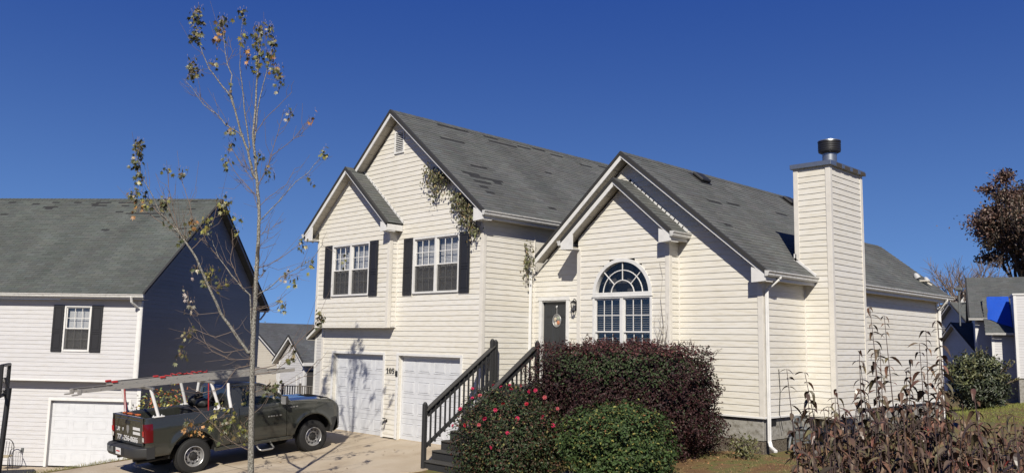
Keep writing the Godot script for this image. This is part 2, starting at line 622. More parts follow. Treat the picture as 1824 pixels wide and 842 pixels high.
func _lap(rows: Array, s: Array, o: Vector3, u: Vector3, w: Vector3, left: Callable, right: Callable, wall: Node3D, house: Node3D, mats: Array) -> void:
	var g := Geo.new()
	var mid := Vector3()
	var out := 0.0145
	var sag := rnd(-0.0035, 0.0035)
	for r in rows:
		var ya: float = r[0] + 0.002
		var yb: float = r[1]
		var la := maxf(s[0], left.call(ya))
		var lb := maxf(s[0], left.call(yb))
		var ra := minf(s[1], right.call(ya))
		var rb := minf(s[1], right.call(yb))
		if ra - la < 0.004:
			continue
		if rb < lb:
			lb = (lb + rb) / 2
			rb = lb
		var sg := sag if r == rows[0] else 0.0
		var A := o + u * la + Vector3.UP * (ya + sg) + w * out
		var B := o + u * ra + Vector3.UP * (ya - sg) + w * out
		var D := o + u * rb + Vector3.UP * yb + w * 0.003
		var E := o + u * lb + Vector3.UP * yb + w * 0.003
		var ctr := (A + D) * 0.5 - w
		g.quad_out(A, B, D, E, ctr)
		g.quad_out(A, B, B - w * (out - 0.0015), A - w * (out - 0.0015), ctr + Vector3.UP * 9)
		g.tri_out(A, E, A - w * (out - 0.0015), ctr + u * 9)
		g.tri_out(B, D, B - w * (out - 0.0015), ctr - u * 9)
		mid = (A + D) * 0.5
	if g.v.size() == 0:
		return
	var m: Material = mats[0] if rng.randf() < 0.55 else mats[rng.randi_range(0, mats.size() - 1)]
	piece("siding_panel", g, m, wall, house.global_transform * mid, clampf(s[1] - s[0], 0.4, 2.5))

# A shingled roof plane. e: corner at the eave, d: along the eave (unit), s: up the slope (unit), l and h: sizes. dark: [along, up, width] gaps where tabs are gone.
func shingle_roof(house: Node3D, called: String, e: Vector3, d: Vector3, s: Vector3, l: float, h: float, tone: Vector3, gaps: Array, thick := 0.05, expo := 0.13, tab := 0.305, singles := true, cut_lo = null, cut_hi = null) -> MeshInstance3D:
	var nn := d.cross(s).normalized()
	if nn.y < 0:
		nn = -nn
	var g := Geo.new()
	var p := [e, e + d * l, e + d * l + s * h, e + s * h]
	var ctr: Vector3 = (p[0] + p[2]) * 0.5 - nn * thick * 0.5
	g.quad_out(p[0], p[1], p[2], p[3], ctr)
	var q := []
	for x in p:
		q.append(x - nn * thick)
	g.quad_out(q[0], q[1], q[2], q[3], ctr)
	for i in 4:
		g.quad_out(p[i], p[(i + 1) % 4], q[(i + 1) % 4], q[i], ctr)
	var roof := obj(called, g, M.roof_felt, house)
	var weather := FastNoiseLite.new()
	weather.seed = int(l * 10.0)
	weather.frequency = 0.55
	weather.fractal_octaves = 3
	var rows := int(ceil(h / expo))
	var gone := {}
	var runs := {}
	for r in rows:
		var y := r * expo - 0.012
		var y2 := minf(h, y + expo + 0.03)
		var off := (tab * 0.5 if r % 2 == 1 else 0.0) + rnd(-0.03, 0.03)
		var x := -off
		var lean := rnd(-0.004, 0.004)
		while x < l:
			var a := maxf(x, -0.012) + 0.003
			var b := minf(x + tab, l + 0.012) - 0.003
			x += tab
			if cut_lo != null and b < cut_lo.call(y):
				continue
			if cut_hi != null and a > cut_hi.call(y):
				continue
			if b - a < 0.03:
				continue
			var hole := false
			for gp in gaps:
				if (a + b) / 2 > gp[0] - gp[2] / 2 and (a + b) / 2 < gp[0] + gp[2] / 2 and absf(y + expo / 2 - gp[1]) < expo * 0.5 * gp[3]:
					hole = true
			if hole:
				continue
			var v := rnd(0.86, 1.12) * (1.0 + 0.26 * weather.get_noise_2d((a + e.x * 7.0) * 1.0, y * 0.35) + 0.14 * weather.get_noise_2d(a * 5.0 + 90.0, y * 0.5))
			var t := Geo.new()
			t.col = Color(tone.x * v * rnd(0.97, 1.03), tone.y * v, tone.z * v * rnd(0.97, 1.03))
			var ra := rnd(0.0, 0.004) + 0.011
			var A := e + d * a + s * (y + lean + rnd(-0.002, 0.002)) + nn * ra
			var B := e + d * b + s * (y - lean + rnd(-0.002, 0.002)) + nn * (ra + rnd(-0.002, 0.002))
			var D := e + d * b + s * y2 + nn * 0.004
			var E := e + d * a + s * y2 + nn * 0.004
			var c2 := (A + D) * 0.5 - nn
			t.quad_out(A, B, D, E, c2)
			t.quad_out(A, B, B - nn * 0.012, A - nn * 0.012, c2 + s * 9)
			t.tri_out(A, E, A - nn * 0.012, c2 + d * 9)
			t.tri_out(B, D, B - nn * 0.012, c2 - d * 9)
			if singles:
				piece("shingle", t, M.shingle, roof, house.global_transform * ((A + D) * 0.5))
			else:
				if not runs.has(0):
					runs[0] = Geo.new()
				runs[0].add(t)
	if runs.has(0):
		stuff(obj("shingle_field", runs[0], M.shingle, roof))
	# felt shows where tabs are gone
	for gp in gaps:
		var pg := Geo.new()
		var hh: float = expo * 0.46 * gp[3]
		var a3: float = clampf(gp[0] - gp[2] / 2, 0.0, l)
		var b3: float = clampf(gp[0] + gp[2] / 2, 0.0, l)
		var lo := e + d * a3 + s * maxf(0.0, gp[1] - hh) + nn * 0.006
		var hi := e + d * b3 + s * minf(h, gp[1] + hh) + nn * 0.003
		var sk := d * 0.02
		pg.quad_out(lo, e + d * b3 + s * maxf(0.0, gp[1] - hh) + nn * 0.006 + sk, hi, e + d * a3 + s * minf(h, gp[1] + hh) + nn * 0.003 + sk, lo - nn)
		pg.quad_out(lo, e + d * b3 + s * maxf(0.0, gp[1] - hh) + nn * 0.006, e + d * b3 + s * maxf(0.0, gp[1] - hh) + nn * 0.001, e + d * a3 + s * maxf(0.0, gp[1] - hh) + nn * 0.001, lo + s * 3)
		obj("bare_patch", pg, M.roof_felt, roof)
	return roof

# the white rake board with its dark drip edge and the soffit behind it. From the eave end a to the peak b (top line of the roof), out: towards the viewer, ov: overhang
func rake(house: Node3D, a: Vector3, b: Vector3, out: Vector3, ov: float, soffit_slats := true, trim: Material = null, sof: Material = null, drop := 0.19, drip := 0.06) -> void:
	var d := (b - a).normalized()
	var g := Geo.new()
	var up := Vector3.UP
	var tm: Material = trim if trim else M.white_trim
	# a: at the outer face
	g.quad_out(a - up * 0.035, b - up * 0.035, b - up * drop, a - up * drop, a - out)
	var ia := a - out * 0.03
	var ib := b - out * 0.03
	g.quad_out(ia - up * 0.035, ib - up * 0.035, ib - up * drop, ia - up * drop, a + out)
	g.quad_out(a - up * drop, b - up * drop, ib - up * drop, ia - up * drop, (a + ib) / 2 + up)
	g.quad_out(a - up * 0.035, a - up * drop, ia - up * drop, ia - up * 0.035, (a + b) / 2)
	obj("rake_board", g, tm, house)
	var e := Geo.new()
	var oa := a + out * 0.022
	var ob := b + out * 0.022
	e.quad_out(oa + up * 0.022, ob + up * 0.022, ob - up * drip, oa - up * drip, a - out)
	e.quad_out(oa - up * drip, ob - up * drip, b - up * drip - out * 0.01, a - up * drip - out * 0.01, a + up)
	e.quad_out(oa + up * 0.022, ob + up * 0.022, b + up * 0.022 - out * 0.06, a + up * 0.022 - out * 0.06, a - up)
	e.quad_out(oa + up * 0.022, oa - up * drip, a - up * drip - out * 0.01, a + up * 0.022 - out * 0.06, b)
	obj("drip_edge", e, M.dark_drip, house)
	# soffit boards
	var n := int((b - a).length() / 0.33) if soffit_slats else 1
	for i in n:
		var p := a + (b - a) * (float(i) / n) - up * (drop - 0.035)
		var q := a + (b - a) * ((i + 1.0) / n) - up * (drop - 0.035)
		var gap := d * 0.006
		var s := Geo.new()
		var lift := up * (0.004 if soffit_slats else 0.0)
		s.quad_out(p - out * 0.03 + gap, q - out * 0.03 - gap, q - out * (ov + 0.02) - gap, p - out * (ov + 0.02) + gap, p + up)
		s.quad_out(p - out * 0.03 + gap, p - out * (ov + 0.02) + gap, p - out * (ov + 0.02) + gap + up * 0.02, p - out * 0.03 + gap + up * 0.02, q)
		s.quad_out(q - out * 0.03 - gap, q - out * (ov + 0.02) - gap, q - out * (ov + 0.02) - gap + up * 0.02, q - out * 0.03 - gap + up * 0.02, p)
		obj("soffit_board", s, sof if sof else M.soffit, house)
	if soffit_slats:
		var back := Geo.new()
		back.quad_out(a - up * 0.15 - out * 0.02, b - up * 0.15 - out * 0.02, b - up * 0.15 - out * (ov + 0.02), a - up * 0.15 - out * (ov + 0.02), a + up)
		obj("soffit_backing", back, M.dark_drip, house)

# gutter along an eave: from p to q (outer top edge of the roof), out: away from the house
func gutter(house: Node3D, p: Vector3, q: Vector3, out: Vector3, called := "gutter") -> void:
	var d := (q - p).normalized()
	var prof := [Vector2(0, 0), Vector2(0, -0.115), Vector2(0.065, -0.115), Vector2(0.082, -0.085), Vector2(0.078, -0.06), Vector2(0.108, -0.028), Vector2(0.108, -0.004), Vector2(0.098, -0.004), Vector2(0.098, -0.02), Vector2(0.06, -0.06), Vector2(0.055, -0.10), Vector2(0.01, -0.10), Vector2(0.01, 0)]
	var g := Geo.new()
	for i in prof.size():
		var a: Vector2 = prof[i]
		var b: Vector2 = prof[(i + 1) % prof.size()]
		var A := p + out * a.x + Vector3.UP * a.y
		var B := p + out * b.x + Vector3.UP * b.y
		g.quad(A, B, B + (q - p), A + (q - p))
	for e in [[p, -d], [q, d]]:
		for i in range(1, 6):
			var a: Vector2 = prof[i]
			var b: Vector2 = prof[i + 1]
			g.tri_out(e[0], e[0] + out * a.x + Vector3.UP * a.y, e[0] + out * b.x + Vector3.UP * b.y, e[0] - e[1])
	obj(called, g, M.gutter_white, house)

func board(house: Node3D, called: String, p: Vector3, q: Vector3, w: float, t: float, up: Vector3, m: Material, b := 0.004) -> MeshInstance3D:
	var g := Geo.new()
	g.beam(p, q, w, t, up, b)
	return obj(called, g, m, house)

# corner board: a post with two faces
func corner_board(house: Node3D, x: float, z: float, sx: float, sz: float, y0: float, y1: float, m: Material, w := 0.085) -> void:
	var g := Geo.new()
	g.box(Vector3(x - (w if sx > 0 else -w), y0, z), Vector3(x + sx * 0.024, y1, z + sz * 0.024), 0.003)
	g.box(Vector3(x, y0 + 0.001, z - (w if sz > 0 else -w)), Vector3(x + sx * 0.024, y1 - 0.001, z - sz * 0.0005), 0.003)
	obj("corner_board", g, m, house)

# double-hung window unit(s) in a wall. frame: [u0, u1, y0, y1]
func window_unit(house: Node3D, o: Vector3, u: Vector3, w: Vector3, f: Array, units: int, style: String, called := "window", lites := Vector2i(3, 2), blind_drop := 1.0) -> void:
	var keep := Transform3D(Basis(u, Vector3.UP, w), o)
	var g := Geo.new()
	g.xf = keep
	var fw := 0.055
	var u0: float = f[0]
	var u1: float = f[1]
	var y0: float = f[2]
	var y1: float = f[3]
	var fr := 0.032   # frame stands proud of the siding
	g.box(Vector3(u0, y0, -0.09), Vector3(u0 + fw, y1, fr), 0.004)
	g.box(Vector3(u1 - fw, y0, -0.09), Vector3(u1, y1, fr), 0.004)
	g.box(Vector3(u0 + fw, y1 - fw, -0.09), Vector3(u1 - fw, y1, fr + 0.002), 0.004)
	g.box(Vector3(u0 + fw, y0, -0.09), Vector3(u1 - fw, y0 + fw * 0.9, fr + 0.008), 0.004)
	var uw := (u1 - u0 - fw * 2 - (units - 1) * 0.085) / units
	for i in units - 1:
		var x := u0 + fw + (i + 1) * uw + i * 0.085
		g.box(Vector3(x, y0 + fw * 0.9, -0.09), Vector3(x + 0.085, y1 - fw, fr - 0.004), 0.004)
	var win := obj(called, g, M.white_trim, house)
	var ym := (y0 + y1) / 2
	for i in units:
		var a := u0 + fw + i * (uw + 0.085)
		var b := a + uw
		for half in 2:
			var lo := (ym - 0.015) if half == 1 else (y0 + fw * 0.9)
			var hi := (y1 - fw) if half == 1 else (ym + 0.015)
			var zz := -0.025 if half == 1 else -0.055
			var s := Geo.new()
			s.xf = keep
			var sw := 0.034
			s.box(Vector3(a, lo, zz - 0.02), Vector3(a + sw, hi, zz + 0.02), 0.003)
			s.box(Vector3(b - sw, lo, zz - 0.02), Vector3(b, hi, zz + 0.02), 0.003)
			s.box(Vector3(a + sw, hi - sw, zz - 0.02), Vector3(b - sw, hi, zz + 0.019), 0.003)
			s.box(Vector3(a + sw, lo, zz - 0.02), Vector3(b - sw, lo + sw, zz + 0.019), 0.003)
			obj("sash", s, M.white_trim, win)
			var mg := Geo.new()
			mg.xf = keep
			for k in range(1, lites.x):
				var x := a + sw + (b - a - 2 * sw) * k / lites.x
				mg.box(Vector3(x - 0.009, lo + sw, zz - 0.004), Vector3(x + 0.009, hi - sw, zz + 0.010), 0.002)
			for k in range(1, lites.y):
				var y := lo + sw + (hi - lo - 2 * sw) * k / lites.y
				mg.box(Vector3(a + sw, y - 0.009, zz - 0.003), Vector3(b - sw, y + 0.009, zz + 0.008), 0.002)
			obj("muntin_grid", mg, M.white_trim, win)
			for kx in lites.x:
				for ky in lites.y:
					var pa := a + sw + (b - a - 2 * sw) * kx / lites.x
					var pb := a + sw + (b - a - 2 * sw) * (kx + 1) / lites.x
					var qa := lo + sw + (hi - lo - 2 * sw) * ky / lites.y
					var qb := lo + sw + (hi - lo - 2 * sw) * (ky + 1) / lites.y
					var pg := Geo.new()
					pg.xf = keep
					pg.box(Vector3(pa, qa, zz - 0.008), Vector3(pb, qb, zz - 0.005))
					obj("pane", pg, M.window_glass, win)
			if half == 0 and style != "blinds":
				var sg := Geo.new()
				sg.xf = keep
				sg.box(Vector3(a + 0.006, lo + 0.004, -0.022), Vector3(b - 0.006, hi + 0.004, -0.020))
				obj("insect_screen", sg, M.insect_screen, win)
		# blinds: tilted slats behind the glass
		var bl := Geo.new()
		bl.xf = keep
		var y := y1 - fw
		var end := y1 - (y1 - y0) * blind_drop + fw
		var step := 0.05
		var tilt := 0.018 if style == "blinds" else 0.023
		while y > end:
			var dy := -0.012 if style == "blinds" else -0.034
			var dz := 0.042 if style == "blinds" else 0.012
			bl.quad(Vector3(a, y, -0.14), Vector3(b, y, -0.14), Vector3(b, y + dy, -0.14 + dz), Vector3(a, y + dy, -0.14 + dz))
			y -= step if style == "blinds" else 0.036
		stuff(obj("blind", bl, M.shaded_blind if style == "blinds" else M.blind, win))
	# the dark room behind
	var rm := Geo.new()
	rm.xf = keep
	var lo3 := Vector3(u0 - 0.3, y0 - 0.3, -1.6)
	var hi3 := Vector3(u1 + 0.3, y1 + 0.3, -0.16)
	rm.quad(Vector3(lo3.x, lo3.y, lo3.z), Vector3(hi3.x, lo3.y, lo3.z), Vector3(hi3.x, hi3.y, lo3.z), Vector3(lo3.x, hi3.y, lo3.z))
	rm.quad(Vector3(lo3.x, lo3.y, lo3.z), Vector3(lo3.x, lo3.y, hi3.z), Vector3(hi3.x, lo3.y, hi3.z), Vector3(hi3.x, lo3.y, lo3.z))
	rm.quad(Vector3(lo3.x, hi3.y, lo3.z), Vector3(lo3.x, hi3.y, hi3.z), Vector3(hi3.x, hi3.y, hi3.z), Vector3(hi3.x, hi3.y, lo3.z))
	rm.quad(Vector3(lo3.x, lo3.y, lo3.z), Vector3(lo3.x, lo3.y, hi3.z), Vector3(lo3.x, hi3.y, hi3.z), Vector3(lo3.x, hi3.y, lo3.z))
	rm.quad(Vector3(hi3.x, lo3.y, lo3.z), Vector3(hi3.x, lo3.y, hi3.z), Vector3(hi3.x, hi3.y, hi3.z), Vector3(hi3.x, hi3.y, lo3.z))
	obj("room_wall", rm, M.room, win)

# raised-panel shutter
func shutter(house: Node3D, o: Vector3, u: Vector3, w: Vector3, u0: float, u1: float, y0: float, y1: float) -> void:
	var g := Geo.new()
	g.xf = Transform3D(Basis(u, Vector3.UP, w), o)
	g.box(Vector3(u0, y0, 0.017), Vector3(u1, y1, 0.036), 0.004)
	var s := 0.06
	g.box(Vector3(u0, y0, 0.036), Vector3(u0 + s, y1, 0.047), 0.003)
	g.box(Vector3(u1 - s, y0, 0.036), Vector3(u1, y1, 0.047), 0.003)
	var ym := y0 + (y1 - y0) * 0.42
	for e in [[y0, y0 + 0.085], [ym - 0.05, ym - 0.012], [ym + 0.012, ym + 0.05], [y1 - 0.085, y1]]:
		g.box(Vector3(u0 + s, e[0], 0.036), Vector3(u1 - s, e[1], 0.047), 0.003)
	var o2 := obj("shutter", g, M.black_shutter, house)
	for e in [[y0 + 0.12, ym - 0.085], [ym + 0.085, y1 - 0.12]]:
		var p := Geo.new()
		p.xf = g.xf
		p.box(Vector3(u0 + s + 0.02, e[0], 0.036), Vector3(u1 - s - 0.02, e[1], 0.044), 0.006)
		obj("raised_panel", p, M.black_shutter, o2)

# sectional garage door with raised panels
func garage_door(house: Node3D, o: Vector3, u: Vector3, w: Vector3, u0: float, u1: float, y0: float, y1: float, recess: float, cols: int, rows: int, relief := 0.012) -> void:
	var g := Geo.new()
	g.xf = Transform3D(Basis(u, Vector3.UP, w), o)
	var hh := (y1 - y0) / rows
	for r in rows:
		g.box(Vector3(u0, y0 + r * hh + 0.002, -recess - 0.04), Vector3(u1, y0 + (r + 1) * hh - 0.002, -recess), 0.004)
	var d := obj("garage_door", g, M.garage_paint, house)
	var cw := (u1 - u0) / cols
	for r in rows:
		for k in cols:
			var p := Geo.new()
			p.xf = g.xf
			var a := u0 + k * cw + cw * 0.12
			var b := u0 + (k + 1) * cw - cw * 0.12
			var lo := y0 + r * hh + hh * 0.2
			var hi := y0 + (r + 1) * hh - hh * 0.2
			# moulding round a raised field
			var t := 0.022
			for e in [[a, lo, b, lo + t], [a, hi - t, b, hi], [a, lo + t, a + t, hi - t], [b - t, lo + t, b, hi - t]]:
				p.box(Vector3(e[0], e[1], -recess - 0.002), Vector3(e[2], e[3], -recess + relief * 0.8), 0.006)
			p.box(Vector3(a + t + 0.02, lo + t + 0.02, -recess - 0.002), Vector3(b - t - 0.02, hi - t - 0.02, -recess + relief), 0.008)
			obj("raised_panel", p, M.garage_paint, d)
	var tr := Geo.new()
	tr.xf = g.xf
	tr.box(Vector3(u0, y0 - 0.012, -recess - 0.03), Vector3(u1, y0 + 0.01, -recess + 0.008), 0.003)
	obj("bottom_seal", tr, M.black_plastic, d)

func downspout(house: Node3D, pts: Array, w := 0.075, called := "downspout") -> void:
	var g := Geo.new()
	for i in pts.size() - 1:
		g.beam(pts[i], pts[i + 1], w, w * 0.78, Vector3(0.6, 0.05, 0.8) if absf((pts[i + 1] - pts[i]).normalized().y) > 0.8 else Vector3.UP, 0.012)
	for k in [-0.5, 0.5]:
		for i in pts.size() - 1:
			var dd: Vector3 = (pts[i + 1] - pts[i]).normalized()
			if absf(dd.y) > 0.9:
				g.beam(pts[i] + Vector3(0.0, 0, 0) + Vector3(1, 0, 0) * k * w * 0.45, pts[i + 1] + Vector3(1, 0, 0) * k * w * 0.45, 0.014, w * 0.84, Vector3(0, 0.05, 1), 0.002)
	obj(called, g, M.white_trim, house)

# ---------------------------------------------------------------- the place
func ramp(a: float, b: float, x: float) -> float:
	return smoothstep(a, b, x)

var bumps: FastNoiseLite

func ground_y(x: float, z: float) -> float:
	var drive := 0.0
	if z > 0.0:
		drive = -0.1 * minf(z, 2.2) - 0.08 * clampf(z - 2.2, 0.0, 9.0) - 0.02 * clampf(z - 11.2, 0.0, 20.0)
	var yard := 0.47 - 0.05 * clampf(z + 1.0, 0.0, 3.0) + 0.06 * clampf(z - 2.0, 0.0, 11.0) + 0.004 * clampf(-z - 10.0, 0.0, 60.0)
	var h := lerpf(drive, yard, ramp(1.6, 6.2, x - 0.25 * clampf(z - 3.0, 0.0, 6.0) * 0.0))
	if x < -6.6:
		h = lerpf(h, -1.72 - 0.02 * clampf(-z - 2.0, 0.0, 30.0), ramp(-7.0, -11.6, x))
	if z < -14.0:
		h -= 0.07 * clampf(-z - 14.0, 0.0, 30.0) * ramp(2.0, -8.0, x)
	var far := Vector2(x, z).length()
	h -= 0.012 * maxf(0.0, far - 70.0) * ramp(70.0, 140.0, far) * 0.3
	return h

func lawn_y(x: float, z: float) -> float:
	var off_drive := maxf(ramp(-0.3, 0.9, x), ramp(-7.0, -8.4, x))
	return ground_y(x, z) + bumps.get_noise_2d(x * 9.0, z * 9.0) * 0.035 * off_drive - 0.02 * (1.0 - off_drive)

func _ready() -> void:
	rng.seed = 20231115
	bumps = FastNoiseLite.new()
	bumps.seed = 4
	bumps.frequency = 0.05
	# camera
	var cam := Camera3D.new()
	cam.name = "camera"
	add_child(cam)
	cam.position = EYE
	cam.rotation_order = EULER_ORDER_YXZ
	cam.rotation_degrees = Vector3(7.099, 45.181, 1.024)
	cam.fov = 31.0
	cam.near = 0.1
	cam.far = 4000.0
	cam.current = true
	# sky and exposure
	var sky_mat := ProceduralSkyMaterial.new()
	sky_mat.sky_top_color = lin(0.010, 0.050, 0.29)
	sky_mat.sky_horizon_color = lin(0.20, 0.41, 0.80)
	sky_mat.sky_curve = 0.125
	sky_mat.ground_bottom_color = lin(0.10, 0.085, 0.06)
	sky_mat.ground_horizon_color = lin(0.20, 0.22, 0.24)
	sky_mat.sun_angle_max = 1.0
	var sky := Sky.new()
	sky.sky_material = sky_mat
	var env := Environment.new()
	env.background_mode = Environment.BG_SKY
	env.sky = sky
	env.tonemap_mode = Environment.TONE_MAPPER_LINEAR
	env.tonemap_exposure = 1.36
	env.sdfgi_enabled = true
	env.ssao_enabled = true
	env.ssil_enabled = true
	var we := WorldEnvironment.new()
	we.name = "sky"
	we.environment = env
	add_child(we)
	# sun
	var sun := DirectionalLight3D.new()
	sun.name = "sun"
	add_child(sun)
	sun.light_energy = 1.6
	sun.light_color = Color(1.0, 0.968, 0.91)
	sun.light_angular_distance = 0.5
	sun.shadow_enabled = true
	sun.look_at_from_position(Vector3(0.84, 1.03, 1.0) * 30.0, Vector3.ZERO)
	make_materials()
	build_ground()
	build_house()
	build_neighbour_left()
	build_back_left()
	build_back_right()
	build_stairs()
	build_truck()
	build_small_things()
	build_bushes()
	build_street_tree()
	build_far_trees()
	build_front_shrub()

# ---------------------------------------------------------------- ground
func build_ground() -> void:
	var xs := []
	var zs := []
	var x := -26.0
	while x <= 24.0:
		xs.append(x)
		x += 0.4
	var z := -40.0
	while z <= 22.0:
		zs.append(z)
		z += 0.4
	for k in 22:
		var w := 26.0 + 3.0 * pow(1.24, k + 1) * (1.0 + k * 0.25)
		xs.push_front(-w); xs.append(w - 2.0)
		zs.push_front(-w - 14.0); zs.append(w - 4.0)
	var rows := []
	for zz in zs:
		var row := []
		for xx in xs:
			row.append(Vector3(xx, lawn_y(xx, zz), zz))
		rows.append(row)
	var g := Geo.new()
	g.grid(rows, true)
	struct("ground", g, M.lawn)
	# driveway slab of the house: edge runs round the grass by the stairs
	var edge := func(zz: float) -> float:
		if zz < 1.95:
			return 0.35
		return lerpf(0.35, -0.75, ramp(1.95, 3.6, zz)) - 0.1 * ramp(3.0, 9.0, zz)
	var rr := []
	var lo := []
	var zi := -0.12
	while zi < 21.0:
		var row := []
		for k in 25:
			var t := k / 24.0
			var xx := lerpf(-6.95, edge.call(zi), t)
			row.append(Vector3(xx, ground_y(xx, zi) + 0.012 + 0.003 * bumps.get_noise_2d(xx * 30, zi * 30), zi))
		rr.append(row)
		zi += 0.3
	var dg := Geo.new()
	dg.grid(rr, true)
	for i in rr.size() - 1:
		for k in [0, 24]:
			var a: Vector3 = rr[i][k]
			var b: Vector3 = rr[i + 1][k]
			dg.quad_out(a, b, b + Vector3.DOWN * 0.12, a + Vector3.DOWN * 0.12, a + Vector3(1 if k == 0 else -1, 0, 0))
	struct("driveway", dg, M.concrete)
	# sawn joints and cracks in the slab, as thin dark grooves
	var jg := Geo.new()
	for j in [[-6.9, 4.3, -1.2, 4.3], [-3.4, 0.05, -3.4, 12.0], [-6.9, 9.0, -0.9, 9.0]]:
		var n := 40
		for i in n:
			var a := Vector3(lerpf(j[0], j[2], float(i) / n), 0, lerpf(j[1], j[3], float(i) / n))
			var b := Vector3(lerpf(j[0], j[2], (i + 1.0) / n), 0, lerpf(j[1], j[3], (i + 1.0) / n))
			a.y = ground_y(a.x, a.z) + 0.0175
			b.y = ground_y(b.x, b.z) + 0.0175
			var side := (b - a).cross(Vector3.UP).normalized() * 0.006
			jg.quad_out(a - side, b - side, b + side, a + side, a + Vector3.DOWN)
	struct("driveway_joints", jg, M.rough_block)
	# the left neighbour's drive
	var ng := Geo.new()
	var nr := []
	for i in 40:
		var row := []
		for k in 16:
			var p := Vector3(-13.15, 0, 2.96) + NX * lerpf(-7.2, 0.25, k / 15.0) + NZ * lerpf(-0.5, 12.0, i / 39.0)
			row.append(Vector3(p.x, ground_y(p.x, p.z) + 0.02, p.z))
		nr.append(row)
	ng.grid(nr, true)
	struct("neighbour_driveway", ng, M.concrete)

const NX := Vector3(0.76604, 0, -0.64279)
const NZ := Vector3(0.64279, 0, 0.76604)

# ---------------------------------------------------------------- the cream house
func eave(house: Node3D, tip: Vector3, z1: float, wall_x: float, with_gutter: bool, front_z: float) -> void:
	# the boxed eave that runs back (-z) from the gable front: fascia, soffit, return board and gutter
	var sx := 1.0 if tip.x > wall_x else -1.0
	var ys := tip.y - 0.205
	var g := Geo.new()
	g.box(Vector3(tip.x - sx * 0.022, ys, tip.z - 0.032), Vector3(tip.x, tip.y - 0.045, z1), 0.003)
	obj("fascia", g, M.white_trim, house)
	var s := Geo.new()
	s.box(Vector3(minf(wall_x, tip.x - sx * 0.024), ys + 0.012, tip.z - 0.034), Vector3(maxf(wall_x, tip.x - sx * 0.024), ys + 0.03, z1))
	obj("soffit", s, M.soffit, house)
	var w := absf(tip.x - wall_x)
	var poly := PackedVector2Array([Vector2(0, -0.04), Vector2(0, -0.225), Vector2(-w - 0.06, -0.245), Vector2(-w - 0.06, w * 0.82 - 0.14)])
	var p := Geo.new()
	p.prism(poly, Vector3(tip.x, tip.y, tip.z - 0.028), Vector3(sx, 0, 0), Vector3.UP, Vector3(0, 0, 0.032))
	obj("eave_return", p, M.white_trim, house)
	var pb := Geo.new()
	pb.box(Vector3(minf(wall_x - sx * 0.06, tip.x), ys - 0.03, tip.z - 0.3), Vector3(maxf(wall_x - sx * 0.06, tip.x), ys - 0.012, tip.z - 0.03))
	obj("return_soffit", pb, M.white_trim, house)
	if with_gutter:
		gutter(house, tip + Vector3(sx * 0.002, -0.015, 0.03), Vector3(tip.x + sx * 0.002, tip.y - 0.015, z1), Vector3(sx, 0, 0))

func ridge_caps(house: Node3D, p: Vector3, q: Vector3, ml: float, mr: float, tone: Vector3, roof: Node3D) -> void:
	var n := int((q - p).length() / 0.16)
	var d := (q - p).normalized()
	var g := Geo.new()
	for i in n:
		var a := p + d * (0.16 * i)
		var b := a + d * 0.2
		var up := Vector3.UP * (0.022 + rnd(0, 0.004))
		var v := rnd(0.82, 1.1)
		g.col = Color(tone.x * v, tone.y * v, tone.z * v)
		var side := d.cross(Vector3.UP).normalized() * 0.14
		for e in [[-side, ml], [side, mr]]:
			var s: Vector3 = e[0]
			var drop := Vector3.DOWN * 0.14 * float(e[1])
			g.quad_out(a + up, b + up - Vector3.UP * 0.01, b + up + s + drop - Vector3.UP * 0.01, a + up + s + drop, a - Vector3.UP)
			g.quad_out(a + up, a + up + s + drop, a + s + drop - Vector3.UP * 0.0, a, b)
	stuff(obj("ridge_cap", g, M.shingle, roof))

